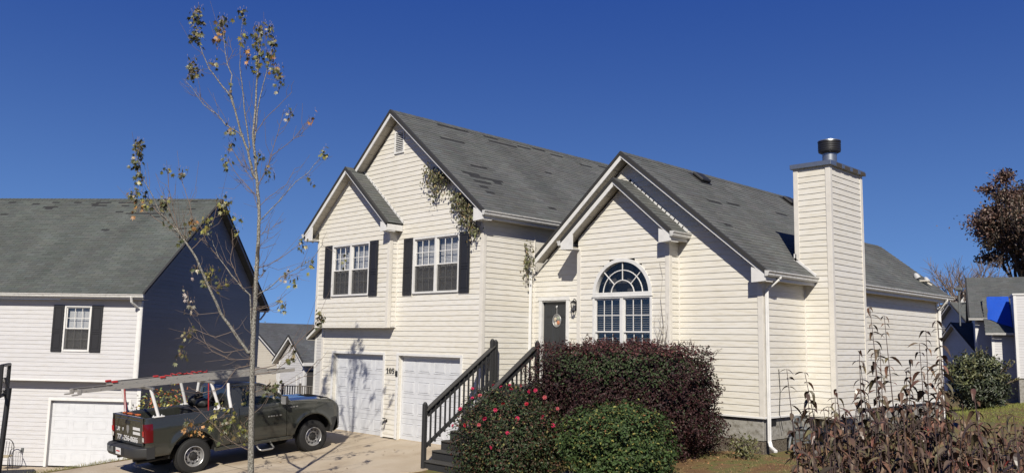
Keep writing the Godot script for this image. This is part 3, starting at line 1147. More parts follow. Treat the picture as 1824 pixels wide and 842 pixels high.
func build_house() -> void:
	var h := thing("house", "cream lap-sided split-level house with patchy grey shingle roofs, two garage doors and chimney", "house")
	var S := [M.cream_siding_0, M.cream_siding_1, M.cream_siding_2]
	var X := Vector3.RIGHT
	var Z := Vector3.BACK
	var T: Material = M.cream_trim
	var tone := Vector3(0.099, 0.104, 0.100)
	# ---- walls
	siding_wall(h, "front_wall", Vector3.ZERO, X, Z, [-6.94, 0.0], 0.04, 9.0, Vector2(-3.57, 8.70), 0.877, 0.82,
		[[-2.716, -0.857, 3.82, 5.31], [-6.29, -3.88, -0.1, 2.2], [-3.197, -0.722, -0.1, 2.2], [-6.95, -3.42, 2.97, 5.5], [-3.69, -3.27, 7.72, 8.36]], S)
	siding_wall(h, "bay_wall", Vector3(0, 0, 0.27), X, Z, [-6.94, -3.41], 2.95, 9.0, Vector2(-5.25, 7.27), 0.85, 0.85, [[-6.154, -4.302, 3.82, 5.31]], S)
	siding_wall(h, "bay_return_wall", Vector3(-3.41, 0, 0.27), -Z, X, [0.0, 0.27], 2.95, 5.54, null, 0, 0, [], S)
	siding_wall(h, "bay_side_wall", Vector3(-6.94, 0, 0.0), Z, -X, [0.0, 0.27], 2.95, 5.54, null, 0, 0, [], S, 0.13, -0.01, false)
	siding_wall(h, "side_wall", Vector3.ZERO, -Z, X, [0.0, 1.817], -0.2, 5.56, null, 0, 0, [], S)
	siding_wall(h, "upper_side_wall", Vector3.ZERO, -Z, X, [1.817, 11.0], 0.0, 5.56, null, 0, 0, [], S, 0.13, -0.01, false)
	siding_wall(h, "left_wall", Vector3(-6.94, 0, -11.0), Z, -X, [0.0, 11.0], -1.6, 5.5, null, 0, 0, [], S, 0.13, -0.01, false)
	siding_wall(h, "rear_wall", Vector3(0, 0, -11.0), -X, -Z, [0.0, 6.94], -1.6, 9.0, Vector2(3.57, 8.70), 0.82, 0.877, [], S, 0.13, -0.01, false)
	siding_wall(h, "wing_front_wall", Vector3(0, 0, -1.817), X, Z, [0.0, 6.41], 1.2, 9.0, Vector2(3.02, 6.86), 0.845, 0.805, [[0.28, 1.14, 1.4, 3.67], [1.83, 4.40, 1.2, 5.0]], S)
	var holes := [[2.283, 3.974, 2.06, 3.76]]
	for i in 6:
		var ya := 3.76 + i * 0.13
		var half := 0.845 * sqrt(maxf(0.0, 1.0 - pow((ya + 0.08 - 3.76) / 0.82, 2))) - 0.02
		holes.append([3.1285 - half, 3.1285 + half, ya, ya + 0.13, 0])
	siding_wall(h, "window_bay_wall", Vector3(0, 0, -1.44), X, Z, [1.814, 4.414], 0.9, 9.0, Vector2(3.09, 6.17), 0.835, 0.855, holes, S)
	siding_wall(h, "window_bay_return_wall", Vector3(4.414, 0, -1.44), -Z, X, [0.0, 0.377], 0.9, 4.86, null, 0, 0, [], S)
	siding_wall(h, "window_bay_side_wall", Vector3(1.814, 0, -1.817), Z, -X, [0.0, 0.377], 0.9, 4.86, null, 0, 0, [], S, 0.13, -0.01, false)
	siding_wall(h, "wing_side_wall", Vector3(6.41, 0, -1.817), -Z, X, [0.0, 1.873], 1.2, 3.95, null, 0, 0, [], S)
	siding_wall(h, "wing_rear_side_wall", Vector3(6.41, 0, -1.817), -Z, X, [3.515, 9.95], 1.2, 3.95, null, 0, 0, [], S)
	siding_wall(h, "wing_hidden_side_wall", Vector3(6.41, 0, -1.817), -Z, X, [1.873, 3.515], 1.2, 3.95, null, 0, 0, [], S, 0.13, -0.01, false)
	siding_wall(h, "wing_rear_wall", Vector3(6.41, 0, -11.77), -X, -Z, [0.0, 6.41], -0.2, 5.6, Vector2(1.71, 5.55), 0.8, 0.8, [], S, 0.13, -0.01, false)
	siding_wall(h, "wing_rear_gable", Vector3(6.41, 0, -10.55), -X, -Z, [0.0, 6.41], 3.0, 9.0, Vector2(3.39, 6.86), 0.805, 0.845, [], S, 0.13, -0.01, false)
	siding_wall(h, "chimney_front_wall", Vector3(0, 0, -3.69), X, Z, [6.243, 7.048], 1.14, 6.56, null, 0, 0, [], S)
	siding_wall(h, "chimney_side_wall", Vector3(7.048, 0, -3.69), -Z, X, [0.0, 1.642], 1.14, 6.56, null, 0, 0, [], S)
	siding_wall(h, "chimney_back_wall", Vector3(7.048, 0, -5.332), -X, -Z, [0.0, 0.805], 1.14, 6.56, null, 0, 0, [], S, 0.13, -0.01, false)
	siding_wall(h, "chimney_left_wall", Vector3(6.243, 0, -5.332), Z, -X, [0.0, 1.642], 3.0, 6.56, null, 0, 0, [], S, 0.13, -0.01, false)
	# ---- roofs
	var er := Vector3(0.28, 5.75, 0.30)
	var pk := Vector3(-3.57, 8.91, 0.30)
	var mg := [[1.37, 4.93, 1.38, 1], [2.0, 4.68, 0.68, 1], [2.5, 4.68, 0.65, 1], [1.49, 3.83, 0.81, 1], [3.59, 4.68, 0.63, 1], [3.58, 4.41, 0.5, 1], [4.22, 4.42, 0.79, 1], [5.01, 4.55, 0.76, 1],
		[5.8, 4.68, 0.51, 1], [6.51, 4.55, 0.53, 1], [7.82, 4.29, 0.56, 1], [8.9, 4.55, 0.52, 1], [1.48, 2.34, 0.5, 1], [0.98, 1.88, 0.64, 1], [1.39, 1.77, 0.9, 1], [1.6, 1.62, 0.4, 1],
		[0.83, 1.75, 0.34, 1], [0.99, 1.5, 0.5, 1], [0.92, 1.23, 0.4, 1], [0.93, 0.98, 0.4, 1], [5.0, 3.0, 0.3, 1], [6.6, 2.1, 0.3, 1], [3.2, 0.72, 0.3, 1]]
	var sr := (pk - er).normalized()
	var roof := shingle_roof(h, "main_roof", er, -Z, sr, 11.4, (pk - er).length(), tone, mg)
	var el := Vector3(-7.28, 5.66, 0.30)
	plain_roof(h, "main_roof_left", el, -Z, (pk - el).normalized(), 11.4, (pk - el).length())
	ridge_caps(h, pk + Vector3.UP * 0.0, pk - Z * 11.4, 0.82, 0.82, tone * 0.85, roof)
	rake(h, er, pk, Z, 0.30, true, null, null, 0.135, 0.075)
	rake(h, el, pk, Z, 0.30)
	eave(h, er, -11.1, 0.0, true, 0.3)
	# bay roof
	var b1 := Vector3(-3.2, 5.73, 0.57)
	var bp := Vector3(-5.25, 7.48, 0.57)
	var b0 := Vector3(-7.30, 5.73, 0.57)
	var r1 := shingle_roof(h, "bay_roof", b1, -Z, (bp - b1).normalized(), 0.57, (bp - b1).length(), tone, [])
	plain_roof(h, "bay_roof_left", b0, -Z, (bp - b0).normalized(), 0.57, (bp - b0).length())
	ridge_caps(h, bp, bp - Z * 0.56, 0.85, 0.85, tone * 0.85, r1)
	rake(h, b1, bp, Z, 0.30, true, null, null, 0.135, 0.075)
	rake(h, b0, bp, Z, 0.30)
	eave(h, b1, 0.02, -3.41, false, 0.57)
	eave(h, b0, 0.02, -6.94, true, 0.57)
	# window bay roof
	var c1 := Vector3(4.66, 5.05, -1.14)
	var cp := Vector3(3.09, 6.38, -1.14)
	var c0 := Vector3(1.51, 5.06, -1.14)
	var r2 := shingle_roof(h, "window_bay_roof", c1, -Z, (cp - c1).normalized(), 0.67, (cp - c1).length(), tone, [])
	plain_roof(h, "window_bay_roof_left", c0, -Z, (cp - c0).normalized(), 0.67, (cp - c0).length())
	ridge_caps(h, cp, cp - Z * 0.66, 0.85, 0.85, tone * 0.85, r2)
	rake(h, c1, cp, Z, 0.30, true, null, null, 0.135, 0.075)
	rake(h, c0, cp, Z, 0.30)
	eave(h, c1, -1.80, 4.414, true, -1.14)
	eave(h, c0, -1.80, 1.814, true, -1.14)
	# step flashing where the small roofs meet the walls behind
	for f in [[c1, cp, -1.797], [c0, cp, -1.797], [b1, bp, 0.018], [b0, bp, 0.018]]:
		var a: Vector3 = f[0]
		var b: Vector3 = f[1]
		a.z = f[2]; b.z = f[2]
		var st := 0
		while st < 14:
			var p := a.lerp(b, st / 14.0)
			var q := a.lerp(b, (st + 1.25) / 14.0)
			var fg := Geo.new()
			fg.beam(p + Vector3.UP * 0.04, q + Vector3.UP * 0.03, 0.008, 0.075, Vector3.UP)
			obj("step_flashing", fg, M.white_trim, h)
			st += 1
	# wing roof
	var w1 := Vector3(6.66, 4.135, -1.52)
	var wp := Vector3(3.02, 7.07, -1.52)
	var w0 := Vector3(0.3, 4.77, -1.52)
	var sw := (wp - w1).normalized()
	var wg := [[1.89, 2.88, 0.57, 1], [2.85, 3.1, 0.38, 1], [0.99, 1.76, 0.35, 1], [5.5, 3.21, 0.64, 1], [6.3, 2.2, 0.5, 1.0]]
	var r3 := shingle_roof(h, "wing_roof", w1, -Z, sw, 9.1, (wp - w1).length(), tone * 1.02, wg)
	var w2 := w1 - Z * 9.1
	var low := shingle_roof(h, "rear_roof", w2 - Z * 0.01, -Z, sw, 1.58, 2.5, tone * 0.98, [], 0.05, 0.13, 0.305, true)
	plain_roof(h, "wing_roof_left", w0, -Z, (wp - w0).normalized(), 9.1, (wp - w0).length())
	var lr := w2 + sw * 2.5
	var le := Vector3(lr.x - 1.95, lr.y - 1.57, lr.z)
	plain_roof(h, "rear_roof_left", le - Z * 0.01, -Z, (lr - le).normalized(), 1.58, (lr - le).length())
	ridge_caps(h, wp, wp - Z * 9.1, 0.83, 0.8, tone * 0.85, r3)
	ridge_caps(h, lr, lr - Z * 1.58, 0.8, 0.8, tone * 0.85, low)
	rake(h, w1, wp, Z, 0.30, true, null, null, 0.135, 0.075)
	rake(h, w0, wp, Z, 0.30)
	eave(h, w1, -12.15, 6.41, false, -1.52)
	gutter(h, w1 + Vector3(0.002, -0.015, 0.03), Vector3(6.662, 4.12, -3.67), X)
	gutter(h, Vector3(6.662, 4.12, -5.35), Vector3(6.662, 4.12, -12.2), X)
	# flashing up the chimney front along the roof
	board(h, "chimney_flashing", Vector3(6.20, 4.56, -3.672), Vector3(6.70, 4.15, -3.672), 0.012, 0.055, Vector3.UP, M.white_trim)
	board(h, "chimney_flashing", Vector3(6.225, 4.5, -3.672), Vector3(6.225, 4.66, -3.672), 0.07, 0.012, Z, M.white_trim)
	# low roof vents
	for p in [[2.81, 4.25], [7.58, 4.3]]:
		var c: Vector3 = w1 - Z * p[0] + sw * p[1]
		var nn := Vector3(-sw.y, sw.x, 0) * -1.0
		var g := Geo.new()
		g.xf = Transform3D(Basis(-Z, nn, sw).orthonormalized(), c)
		g.box(Vector3(-0.26, 0.0, -0.26), Vector3(0.26, 0.03, 0.24), 0.01)
		g.box(Vector3(-0.21, 0.03, -0.22), Vector3(0.21, 0.12, 0.14), 0.03)
		obj("roof_vent", g, M.black_vent, h)
	# ---- trim
	corner_board(h, 0.0, 0.0, 1, 1, 0.0, 5.54, T)
	corner_board(h, -6.94, 0.0, -1, 1, -0.1, 2.94, T)
	corner_board(h, -3.41, 0.27, 1, 1, 2.93, 5.53, T)
	corner_board(h, -6.94, 0.27, -1, 1, 2.93, 5.5, T)
	corner_board(h, 4.414, -1.44, 1, 1, 0.9, 4.85, T)
	corner_board(h, 1.814, -1.44, -1, 1, 0.9, 4.83, T)
	corner_board(h, 6.41, -1.817, 1, 1, 1.17, 3.94, T)
	corner_board(h, 7.048, -3.69, 1, 1, 1.1, 6.56, T)
	corner_board(h, 6.243, -3.69, -1, 1, 4.5, 6.56, T)
	corner_board(h, 7.048, -5.332, 1, -1, 1.1, 6.56, T)
	corner_board(h, 6.41, -11.77, 1, -1, 1.17, 3.94, T)
	# inside corners
	for e in [[Vector3(0.012, 0, -1.80), 1.6, 5.3], [Vector3(-3.40, 0, 0.012), 2.93, 5.5], [Vector3(4.426, 0, -1.805), 1.2, 4.8], [Vector3(6.424, 0, -3.676), 1.17, 3.94], [Vector3(1.80, 0, -1.805), 1.6, 4.8]]:
		box_part("inside_corner", e[0] + Vector3(-0.02, e[1], -0.02), e[0] + Vector3(0.02, e[2], 0.02), T, h, 0.006)
	# starter strips and skirt
	box_part("skirt_board", Vector3(4.44, 1.165, -1.82), Vector3(6.41, 1.205, -1.785), M.white_trim, h)
	box_part("skirt_board", Vector3(6.40, 1.165, -3.66), Vector3(6.445, 1.205, -1.80), M.white_trim, h)
	box_part("skirt_board", Vector3(6.40, 1.165, -11.7), Vector3(6.445, 1.205, -5.36), M.white_trim, h)
	# underside of the bay
	box_part("bay_soffit", Vector3(-6.93, 2.92, 0.0), Vector3(-3.42, 2.945, 0.262), M.soffit, h)
	box_part("bay_edge", Vector3(-6.96, 2.925, 0.255), Vector3(-3.39, 2.955, 0.292), T, h)
	# bases under the chase and foundations
	box_part("chimney_floor", Vector3(6.25, 1.10, -5.32), Vector3(7.04, 1.14, -3.70), M.soffit, h)
	box_part("stucco_foundation", Vector3(0.0, 0.72, -11.74), Vector3(6.375, 1.185, -1.852), M.stucco, h, 0.01)
	box_part("block_foundation", Vector3(0.0, -0.6, -11.72), Vector3(6.36, 0.722, -1.866), M.rough_block, h, 0.02)
	box_part("bay_foundation", Vector3(1.85, -0.3, -1.9), Vector3(4.37, 0.92, -1.48), M.stucco, h, 0.01)
	var fv := box_part("foundation_vent", Vector3(6.37, 1.02, -2.34), Vector3(6.40, 1.16, -2.14), M.black_plastic, h)
	for k in 5:
		box_part("louvre", Vector3(6.395, 1.035 + k * 0.024, -2.33), Vector3(6.408, 1.045 + k * 0.024, -2.15), M.black_vent, fv, 0.001)
	box_part("garage_slab", Vector3(-6.9, -0.4, -10.9), Vector3(-0.03, 0.03, -0.08), M.concrete, h)
	# ---- windows, shutters, vent
	window_unit(h, Vector3.ZERO, X, Z, [-2.716, -0.857, 3.82, 5.31], 2, "blinds2", "window")
	window_unit(h, Vector3(0, 0, 0.27), X, Z, [-6.154, -4.302, 3.82, 5.31], 2, "blinds2", "window")
	shutter(h, Vector3.ZERO, X, Z, -3.105, -2.735, 3.80, 5.32)
	shutter(h, Vector3.ZERO, X, Z, -0.84, -0.455, 3.80, 5.32)
	shutter(h, Vector3(0, 0, 0.27), X, Z, -6.53, -6.17, 3.80, 5.32)
	shutter(h, Vector3(0, 0, 0.27), X, Z, -4.285, -3.90, 3.80, 5.32)
	var gv := Geo.new()
	for e in [[-3.70, 7.72, -3.65, 8.36], [-3.31, 7.72, -3.26, 8.36], [-3.65, 8.31, -3.31, 8.36], [-3.65, 7.72, -3.31, 7.77]]:
		gv.box(Vector3(e[0], e[1], -0.05), Vector3(e[2], e[3], 0.035), 0.004)
	var vent := obj("gable_vent", gv, M.white_trim, h)
	for k in 10:
		var g := Geo.new()
		var y := 7.785 + k * 0.053
		g.quad(Vector3(-3.65, y, 0.025), Vector3(-3.31, y, 0.025), Vector3(-3.31, y + 0.045, -0.012), Vector3(-3.65, y + 0.045, -0.012))
		g.quad(Vector3(-3.65, y, 0.025), Vector3(-3.31, y, 0.025), Vector3(-3.31, y + 0.010, 0.027), Vector3(-3.65, y + 0.010, 0.027))
		obj("louvre", g, M.white_trim, vent)
	box_part("vent_backing", Vector3(-3.66, 7.76, -0.06), Vector3(-3.30, 8.32, -0.05), M.room, vent, 0.0)
	arched_window(h)
	# ---- garage doors and their trim
	garage_door(h, Vector3.ZERO, X, Z, -6.29, -3.88, 0.02, 2.2, 0.12, 4, 4)
	garage_door(h, Vector3.ZERO, X, Z, -3.197, -0.722, 0.02, 2.2, 0.12, 4, 4)
	for e in [[-6.29, -3.88], [-3.197, -0.722]]:
		box_part("door_trim", Vector3(e[0] - 0.085, 0.02, 0.0), Vector3(e[0], 2.2, 0.03), M.white_trim, h)
		box_part("door_trim", Vector3(e[1], 0.02, 0.0), Vector3(e[1] + 0.085, 2.2, 0.03), M.white_trim, h)
		box_part("door_trim", Vector3(e[0] - 0.085, 2.2, 0.0), Vector3(e[1] + 0.085, 2.27, 0.032), M.white_trim, h)
		box_part("door_stop", Vector3(e[0], 0.02, -0.12), Vector3(e[0] + 0.03, 2.2, -0.085), M.white_trim, h)
		box_part("door_stop", Vector3(e[1] - 0.03, 0.02, -0.12), Vector3(e[1], 2.2, -0.085), M.white_trim, h)
		box_part("door_stop", Vector3(e[0], 2.16, -0.12), Vector3(e[1], 2.2, -0.085), M.white_trim, h)
		box_part("garage_wall", Vector3(e[0] - 0.3, -0.2, -0.6), Vector3(e[1] + 0.3, 2.6, -0.4), M.room, h)
	# ---- front door
	var dz := -1.817
	box_part("door_frame", Vector3(0.20, 1.56, dz - 0.05), Vector3(0.30, 3.66, dz + 0.034), M.white_trim, h)
	box_part("door_frame", Vector3(1.12, 1.56, dz - 0.05), Vector3(1.22, 3.66, dz + 0.034), M.white_trim, h)
	box_part("door_frame", Vector3(0.18, 3.66, dz - 0.05), Vector3(1.24, 3.75, dz + 0.040), M.white_trim, h)
	var door := box_part("front_door", Vector3(0.30, 1.60, dz - 0.10), Vector3(1.12, 3.66, dz - 0.06), M.charcoal_door, h)
	for e in [[0.38, 0.66], [0.76, 1.04]]:
		for f in [[1.78, 2.32], [2.44, 3.12], [3.24, 3.54]]:
			var g := Geo.new()
			g.box(Vector3(e[0], f[0], dz - 0.07), Vector3(e[1], f[1], dz - 0.052), 0.008)
			g.box(Vector3(e[0] + 0.04, f[0] + 0.04, dz - 0.06), Vector3(e[1] - 0.04, f[1] - 0.04, dz - 0.044), 0.01)
			obj("door_panel", g, M.charcoal_door, door)
	var kn := Geo.new()
	kn.lathe([Vector2(0.0, 0.06), Vector2(0.022, 0.055), Vector2(0.03, 0.035), Vector2(0.02, 0.015), Vector2(0.028, 0.0)], Vector3(1.06, 2.58, dz - 0.06), 12, Basis(X, Z, -Vector3.UP))
	obj("door_knob", kn, M.galvanised, door)
	# ---- chimney cap and flue
	var cp2 := Geo.new()
	cp2.box(Vector3(6.17, 6.555, -5.41), Vector3(7.125, 6.66, -3.61), 0.006)
	var cap := obj("chimney_cap", cp2, M.galvanised, h)
	var sl := Geo.new()
	var apex := Vector3(6.65, 6.75, -4.5)
	var cr := [Vector3(6.18, 6.658, -3.62), Vector3(7.12, 6.658, -3.62), Vector3(7.12, 6.658, -5.40), Vector3(6.18, 6.658, -5.40)]
	for i in 4:
		sl.tri_out(cr[i], cr[(i + 1) % 4], apex, Vector3(6.65, 6.5, -4.5))
	obj("cap_slope", sl, M.galvanised, cap)
	var st := Geo.new()
	for k in 4:
		st.box(Vector3(7.124, 6.55, -3.9 - k * 0.42), Vector3(7.130, 6.64 - 0.01 * (k % 2), -4.16 - k * 0.42), 0.001)
	obj("rust_streak", st, M.dark_bark, cap)
	var fl := Geo.new()
	fl.lathe([Vector2(0.158, 6.68), Vector2(0.158, 7.02)], Vector3(6.70, 0, -4.5), 24)
	obj("flue_pipe", fl, M.galvanised, h)
	var fc := Geo.new()
	fc.lathe([Vector2(0.16, 6.99), Vector2(0.24, 7.03), Vector2(0.245, 7.06), Vector2(0.245, 7.24), Vector2(0.24, 7.27)], Vector3(6.70, 0, -4.5), 28)
	for y in [7.07, 7.12, 7.17, 7.22]:
		fc.lathe([Vector2(0.246, y), Vector2(0.252, y + 0.012), Vector2(0.246, y + 0.024)], Vector3(6.70, 0, -4.5), 28)
	var fcap := obj("flue_cap", fc, M.black_metal, h)
	var ft := Geo.new()
	ft.lathe([Vector2(0.255, 7.268), Vector2(0.25, 7.29), Vector2(0.10, 7.33), Vector2(0.0, 7.335)], Vector3(6.70, 0, -4.5), 28)
	obj("cap_lid", ft, M.galvanised, fcap)
	# ---- downspouts
	downspout(h, [Vector3(6.72, 4.03, -2.02), Vector3(6.70, 3.97, -2.01), Vector3(6.485, 3.76, -1.90), Vector3(6.48, 3.70, -1.895)])
	downspout(h, [Vector3(6.48, 3.72, -1.895), Vector3(6.48, 0.70, -1.895)])
	downspout(h, [Vector3(6.48, 0.73, -1.895), Vector3(6.53, 0.62, -1.86), Vector3(6.70, 0.56, -1.74)])
	downspout(h, [Vector3(0.06, 4.45, -1.62), Vector3(0.06, 1.6, -1.62)])
	downspout(h, [Vector3(6.72, 4.03, -11.7), Vector3(6.70, 3.95, -11.72), Vector3(6.48, 3.72, -11.78), Vector3(6.48, 0.7, -11.78)])
	flush_pieces({"siding_panel": 300, "shingle": 300})

func plain_roof(house: Node3D, called: String, e: Vector3, d: Vector3, s: Vector3, l: float, hgt: float, m: Material = null) -> MeshInstance3D:
	var nn := d.cross(s).normalized()
	if nn.y < 0:
		nn = -nn
	var g := Geo.new()
	var p := [e, e + d * l, e + d * l + s * hgt, e + s * hgt]
	var ctr: Vector3 = (p[0] + p[2]) * 0.5 - nn * 0.025
	g.col = Color(0.12, 0.125, 0.12)
	g.quad_out(p[0], p[1], p[2], p[3], ctr)
	g.quad_out(p[0] - nn * 0.05, p[1] - nn * 0.05, p[2] - nn * 0.05, p[3] - nn * 0.05, ctr)
	for i in 4:
		g.quad_out(p[i], p[(i + 1) % 4], p[(i + 1) % 4] - nn * 0.05, p[i] - nn * 0.05, ctr)
	return obj(called, g, m if m else M.shingle, house)

func arched_window(h: Node3D) -> void:
	var z := -1.44
	var cx := 3.1285
	window_unit(h, Vector3(0, 0, z), Vector3.RIGHT, Vector3.BACK, [2.283, 3.974, 2.06, 3.70], 2, "blinds", "window")
	# half-round light above it
	var y0 := 3.735
	var R := 0.845
	var ry := 0.97   # slightly flattened arch
	var P := func(r: float, a: float, d: float) -> Vector3: return Vector3(cx + cos(a) * r, y0 + sin(a) * r * ry, z + d)
	var g := Geo.new()
	var N := 36
	for i in N:
		var a := PI * i / N
		var b := PI * (i + 1) / N
		var ri := R - 0.085
		g.quad_out(P.call(R, a, 0.034), P.call(R, b, 0.034), P.call(ri, b, 0.034), P.call(ri, a, 0.034), Vector3(cx, y0, z - 1))
		g.quad_out(P.call(R, a, 0.034), P.call(R, b, 0.034), P.call(R, b, -0.03), P.call(R, a, -0.03), P.call(0.1, (a + b) / 2, 0.0))
		g.quad_out(P.call(ri, a, 0.034), P.call(ri, b, 0.034), P.call(ri, b, -0.09), P.call(ri, a, -0.09), P.call(3.0, (a + b) / 2, 0.0))
	g.box(Vector3(cx - R, y0 - 0.045, z - 0.09), Vector3(cx + R, y0 + 0.045, z + 0.038), 0.005)
	g.box(Vector3(cx - R - 0.02, y0 - 0.06, z), Vector3(cx + R + 0.02, y0 - 0.035, z + 0.05), 0.004)
	var w := obj("arch_window", g, M.white_trim, h)
	var r2 := R - 0.085
	var mg := Geo.new()
	for rr in [0.33, 0.565]:
		var pts := []
		for i in 25:
			pts.append(P.call(rr, PI * i / 24, -0.02))
		for i in 24:
			mg.beam(pts[i], pts[i + 1], 0.022, 0.02, Vector3.BACK, 0.003)
	for k in [0.25, 0.5, 0.75]:
		mg.beam(P.call(0.33, PI * k, -0.018), P.call(r2, PI * k, -0.018), 0.022, 0.02, Vector3.BACK, 0.003)
	obj("muntin_grid", mg, M.white_trim, w)
	var bands := [[0.0, 0.33, 1], [0.33, 0.565, 4], [0.565, r2, 4]]
	for b in bands:
		for s in int(b[2]):
			var pg := Geo.new()
			var n := 12 / int(b[2]) + 3
			for i in n:
				var a0: float = PI * (s + float(i) / n) / b[2]
				var a1: float = PI * (s + (i + 1.0) / n) / b[2]
				pg.quad_out(P.call(b[0], a0, -0.03), P.call(b[1], a0, -0.03), P.call(b[1], a1, -0.03), P.call(b[0], a1, -0.03), Vector3(cx, y0, z - 1))
			obj("pane", pg, M.window_glass, w)
	var rm := Geo.new()
	var x0 := cx - 0.95
	var x1 := cx + 0.95
	var zb := z - 0.34
	var zf := z - 0.095
	rm.quad(Vector3(x0, 3.6, zb), Vector3(x1, 3.6, zb), Vector3(x1, 4.7, zb), Vector3(x0, 4.7, zb))
	rm.quad(Vector3(x0, 3.7, zb), Vector3(x1, 3.7, zb), Vector3(x1, 3.7, zf), Vector3(x0, 3.7, zf))
	rm.quad(Vector3(x0, 4.7, zb), Vector3(x1, 4.7, zb), Vector3(x1, 4.7, zf), Vector3(x0, 4.7, zf))
	rm.quad(Vector3(x0, 3.6, zb), Vector3(x0, 3.6, zf), Vector3(x0, 4.7, zf), Vector3(x0, 4.7, zb))
	rm.quad(Vector3(x1, 3.6, zb), Vector3(x1, 3.6, zf), Vector3(x1, 4.7, zf), Vector3(x1, 4.7, zb))
	# drawn curtains inside
	for q in [[-0.50, 0.20], [0.02, 0.16], [0.45, 0.22]]:
		rm.box(Vector3(cx + q[0] - q[1] / 2, 3.72, zb + 0.02), Vector3(cx + q[0] + q[1] / 2, 4.6, zb + 0.06))
	obj("room_wall", rm, M.room, w)

# ---------------------------------------------------------------- the white neighbour on the left
func build_neighbour_left() -> void:
	var h := thing("neighbour_house", "white lap-sided house at far left, green-grey shingle roof, dark grey gable side wall in shade", "house", Vector3(-13.15, 0, 2.96), deg_to_rad(40))
	var W := [M.white_siding_0, M.white_siding_1, M.white_siding_2]
	var N := [M.dark_grey_siding_0, M.dark_grey_siding_1, M.dark_grey_siding_2]
	var X := Vector3.RIGHT
	var Z := Vector3.BACK
	siding_wall(h, "front_wall", Vector3.ZERO, X, Z, [-9.0, 0.0], 1.14, 3.74, null, 0, 0, [[-2.59, -1.66, 2.05, 3.55]], W, 0.14, 1.14)
	siding_wall(h, "lower_front_wall", Vector3(0, 0, -0.35), X, Z, [-9.0, 0.0], -1.66, 1.1, null, 0, 0, [[-3.04, -0.36, -1.7, 0.45]], W, 0.14, 1.14)
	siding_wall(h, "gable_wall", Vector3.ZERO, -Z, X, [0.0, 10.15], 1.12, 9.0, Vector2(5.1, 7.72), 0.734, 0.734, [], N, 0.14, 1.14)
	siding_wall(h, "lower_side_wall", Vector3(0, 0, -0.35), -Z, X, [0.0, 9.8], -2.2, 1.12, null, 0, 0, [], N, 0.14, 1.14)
	siding_wall(h, "rear_wall", Vector3(0, 0, -10.15), -X, -Z, [0.0, 9.0], -2.4, 3.9, null, 0, 0, [], W, 0.14, 1.14, false)
	box_part("overhang_floor", Vector3(-9.0, 1.08, -0.34), Vector3(-0.01, 1.12, -0.005), M.soffit, h)
	box_part("overhang_edge", Vector3(-9.0, 1.09, -0.02), Vector3(0.03, 1.15, 0.026), M.white_trim, h)
	corner_board(h, 0.0, 0.0, 1, 1, 1.12, 3.72, M.white_trim, 0.1)
	box_part("corner_board", Vector3(-0.10, -1.7, -0.352), Vector3(0.026, 1.09, -0.324), M.white_trim, h)
	var e := Vector3(0.25, 3.95, 0.35)
	var p := Vector3(0.25, 7.95, -5.1)
	var s := (p - e).normalized()
	var gaps := []
	for q in [[8.57, 6.42, 0.33], [7.45, 6.28, 0.33], [6.71, 6.44, 0.33], [5.78, 6.44, 0.33], [4.81, 6.42, 0.65], [5.02, 6.3, 0.4], [6.79, 6.0, 0.6], [6.71, 5.87, 0.32], [4.71, 6.2, 0.6], [8.31, 5.42, 0.3], [3.53, 4.2, 0.3]]:
		gaps.append([q[0], q[1], q[2], 1])
	for q in [[3.94, 6.38, 0.6], [3.79, 6.12, 0.4], [3.76, 5.6, 0.4], [2.52, 5.54, 1.6], [3.0, 6.5, 0.3], [2.61, 6.13, 0.41], [1.01, 6.5, 0.35], [1.02, 5.87, 0.33], [0.6, 4.3, 0.3], [2.0, 5.2, 0.3]]:
		gaps.append([q[0], q[1], q[2], 1])
	var tone := Vector3(0.082, 0.092, 0.085)
	var r := shingle_roof(h, "front_roof", e, -X, s, 9.4, (p - e).length(), tone, gaps, 0.05, 0.13, 0.305, false)
	var e2 := Vector3(0.25, 3.95, -10.55)
	plain_roof(h, "rear_roof", e2, -X, (p - e2).normalized(), 9.4, (p - e2).length())
	ridge_caps(h, p, p - X * 9.4, 0.73, 0.73, tone * 0.85, r)
	rake(h, e, p, X, 0.25, true, M.dark_grey_siding_0, M.meter_grey)
	rake(h, e2, p, X, 0.25, true, M.dark_grey_siding_0, M.meter_grey)
	box_part("fascia", Vector3(-9.2, 3.76, 0.30), Vector3(0.25, 3.92, 0.325), M.white_trim, h)
	box_part("soffit", Vector3(-9.2, 3.745, 0.0), Vector3(0.24, 3.765, 0.30), M.soffit, h)
	gutter(h, Vector3(-9.2, 3.93, 0.33), Vector3(0.27, 3.93, 0.33), Z)
	box_part("rear_fascia", Vector3(-9.2, 3.76, -10.55), Vector3(0.25, 3.92, -10.52), M.white_trim, h)
	box_part("rear_soffit", Vector3(-9.2, 3.745, -10.52), Vector3(0.24, 3.765, -10.15), M.soffit, h)
	gutter(h, Vector3(0.27, 3.93, -10.55), Vector3(-9.2, 3.93, -10.55), -Z)
	downspout(h, [Vector3(-0.14, 3.86, 0.40), Vector3(-0.14, 3.66, 0.34), Vector3(-0.05, 3.5, 0.08)])
	downspout(h, [Vector3(0.06, 3.52, 0.06), Vector3(0.06, 1.2, 0.06)])
	downspout(h, [Vector3(0.1, 3.8, -10.62), Vector3(0.12, 3.6, -10.3), Vector3(0.06, 3.4, -10.08)])
	window_unit(h, Vector3.ZERO, X, Z, [-2.59, -1.66, 2.05, 3.55], 1, "shade", "window")
	shutter(h, Vector3.ZERO, X, Z, -2.97, -2.605, 2.04, 3.56)
	shutter(h, Vector3.ZERO, X, Z, -1.645, -1.27, 2.04, 3.56)
	garage_door(h, Vector3(0, 0, -0.35), X, Z, -3.04, -0.36, -1.66, 0.45, 0.1, 4, 4, 0.006)
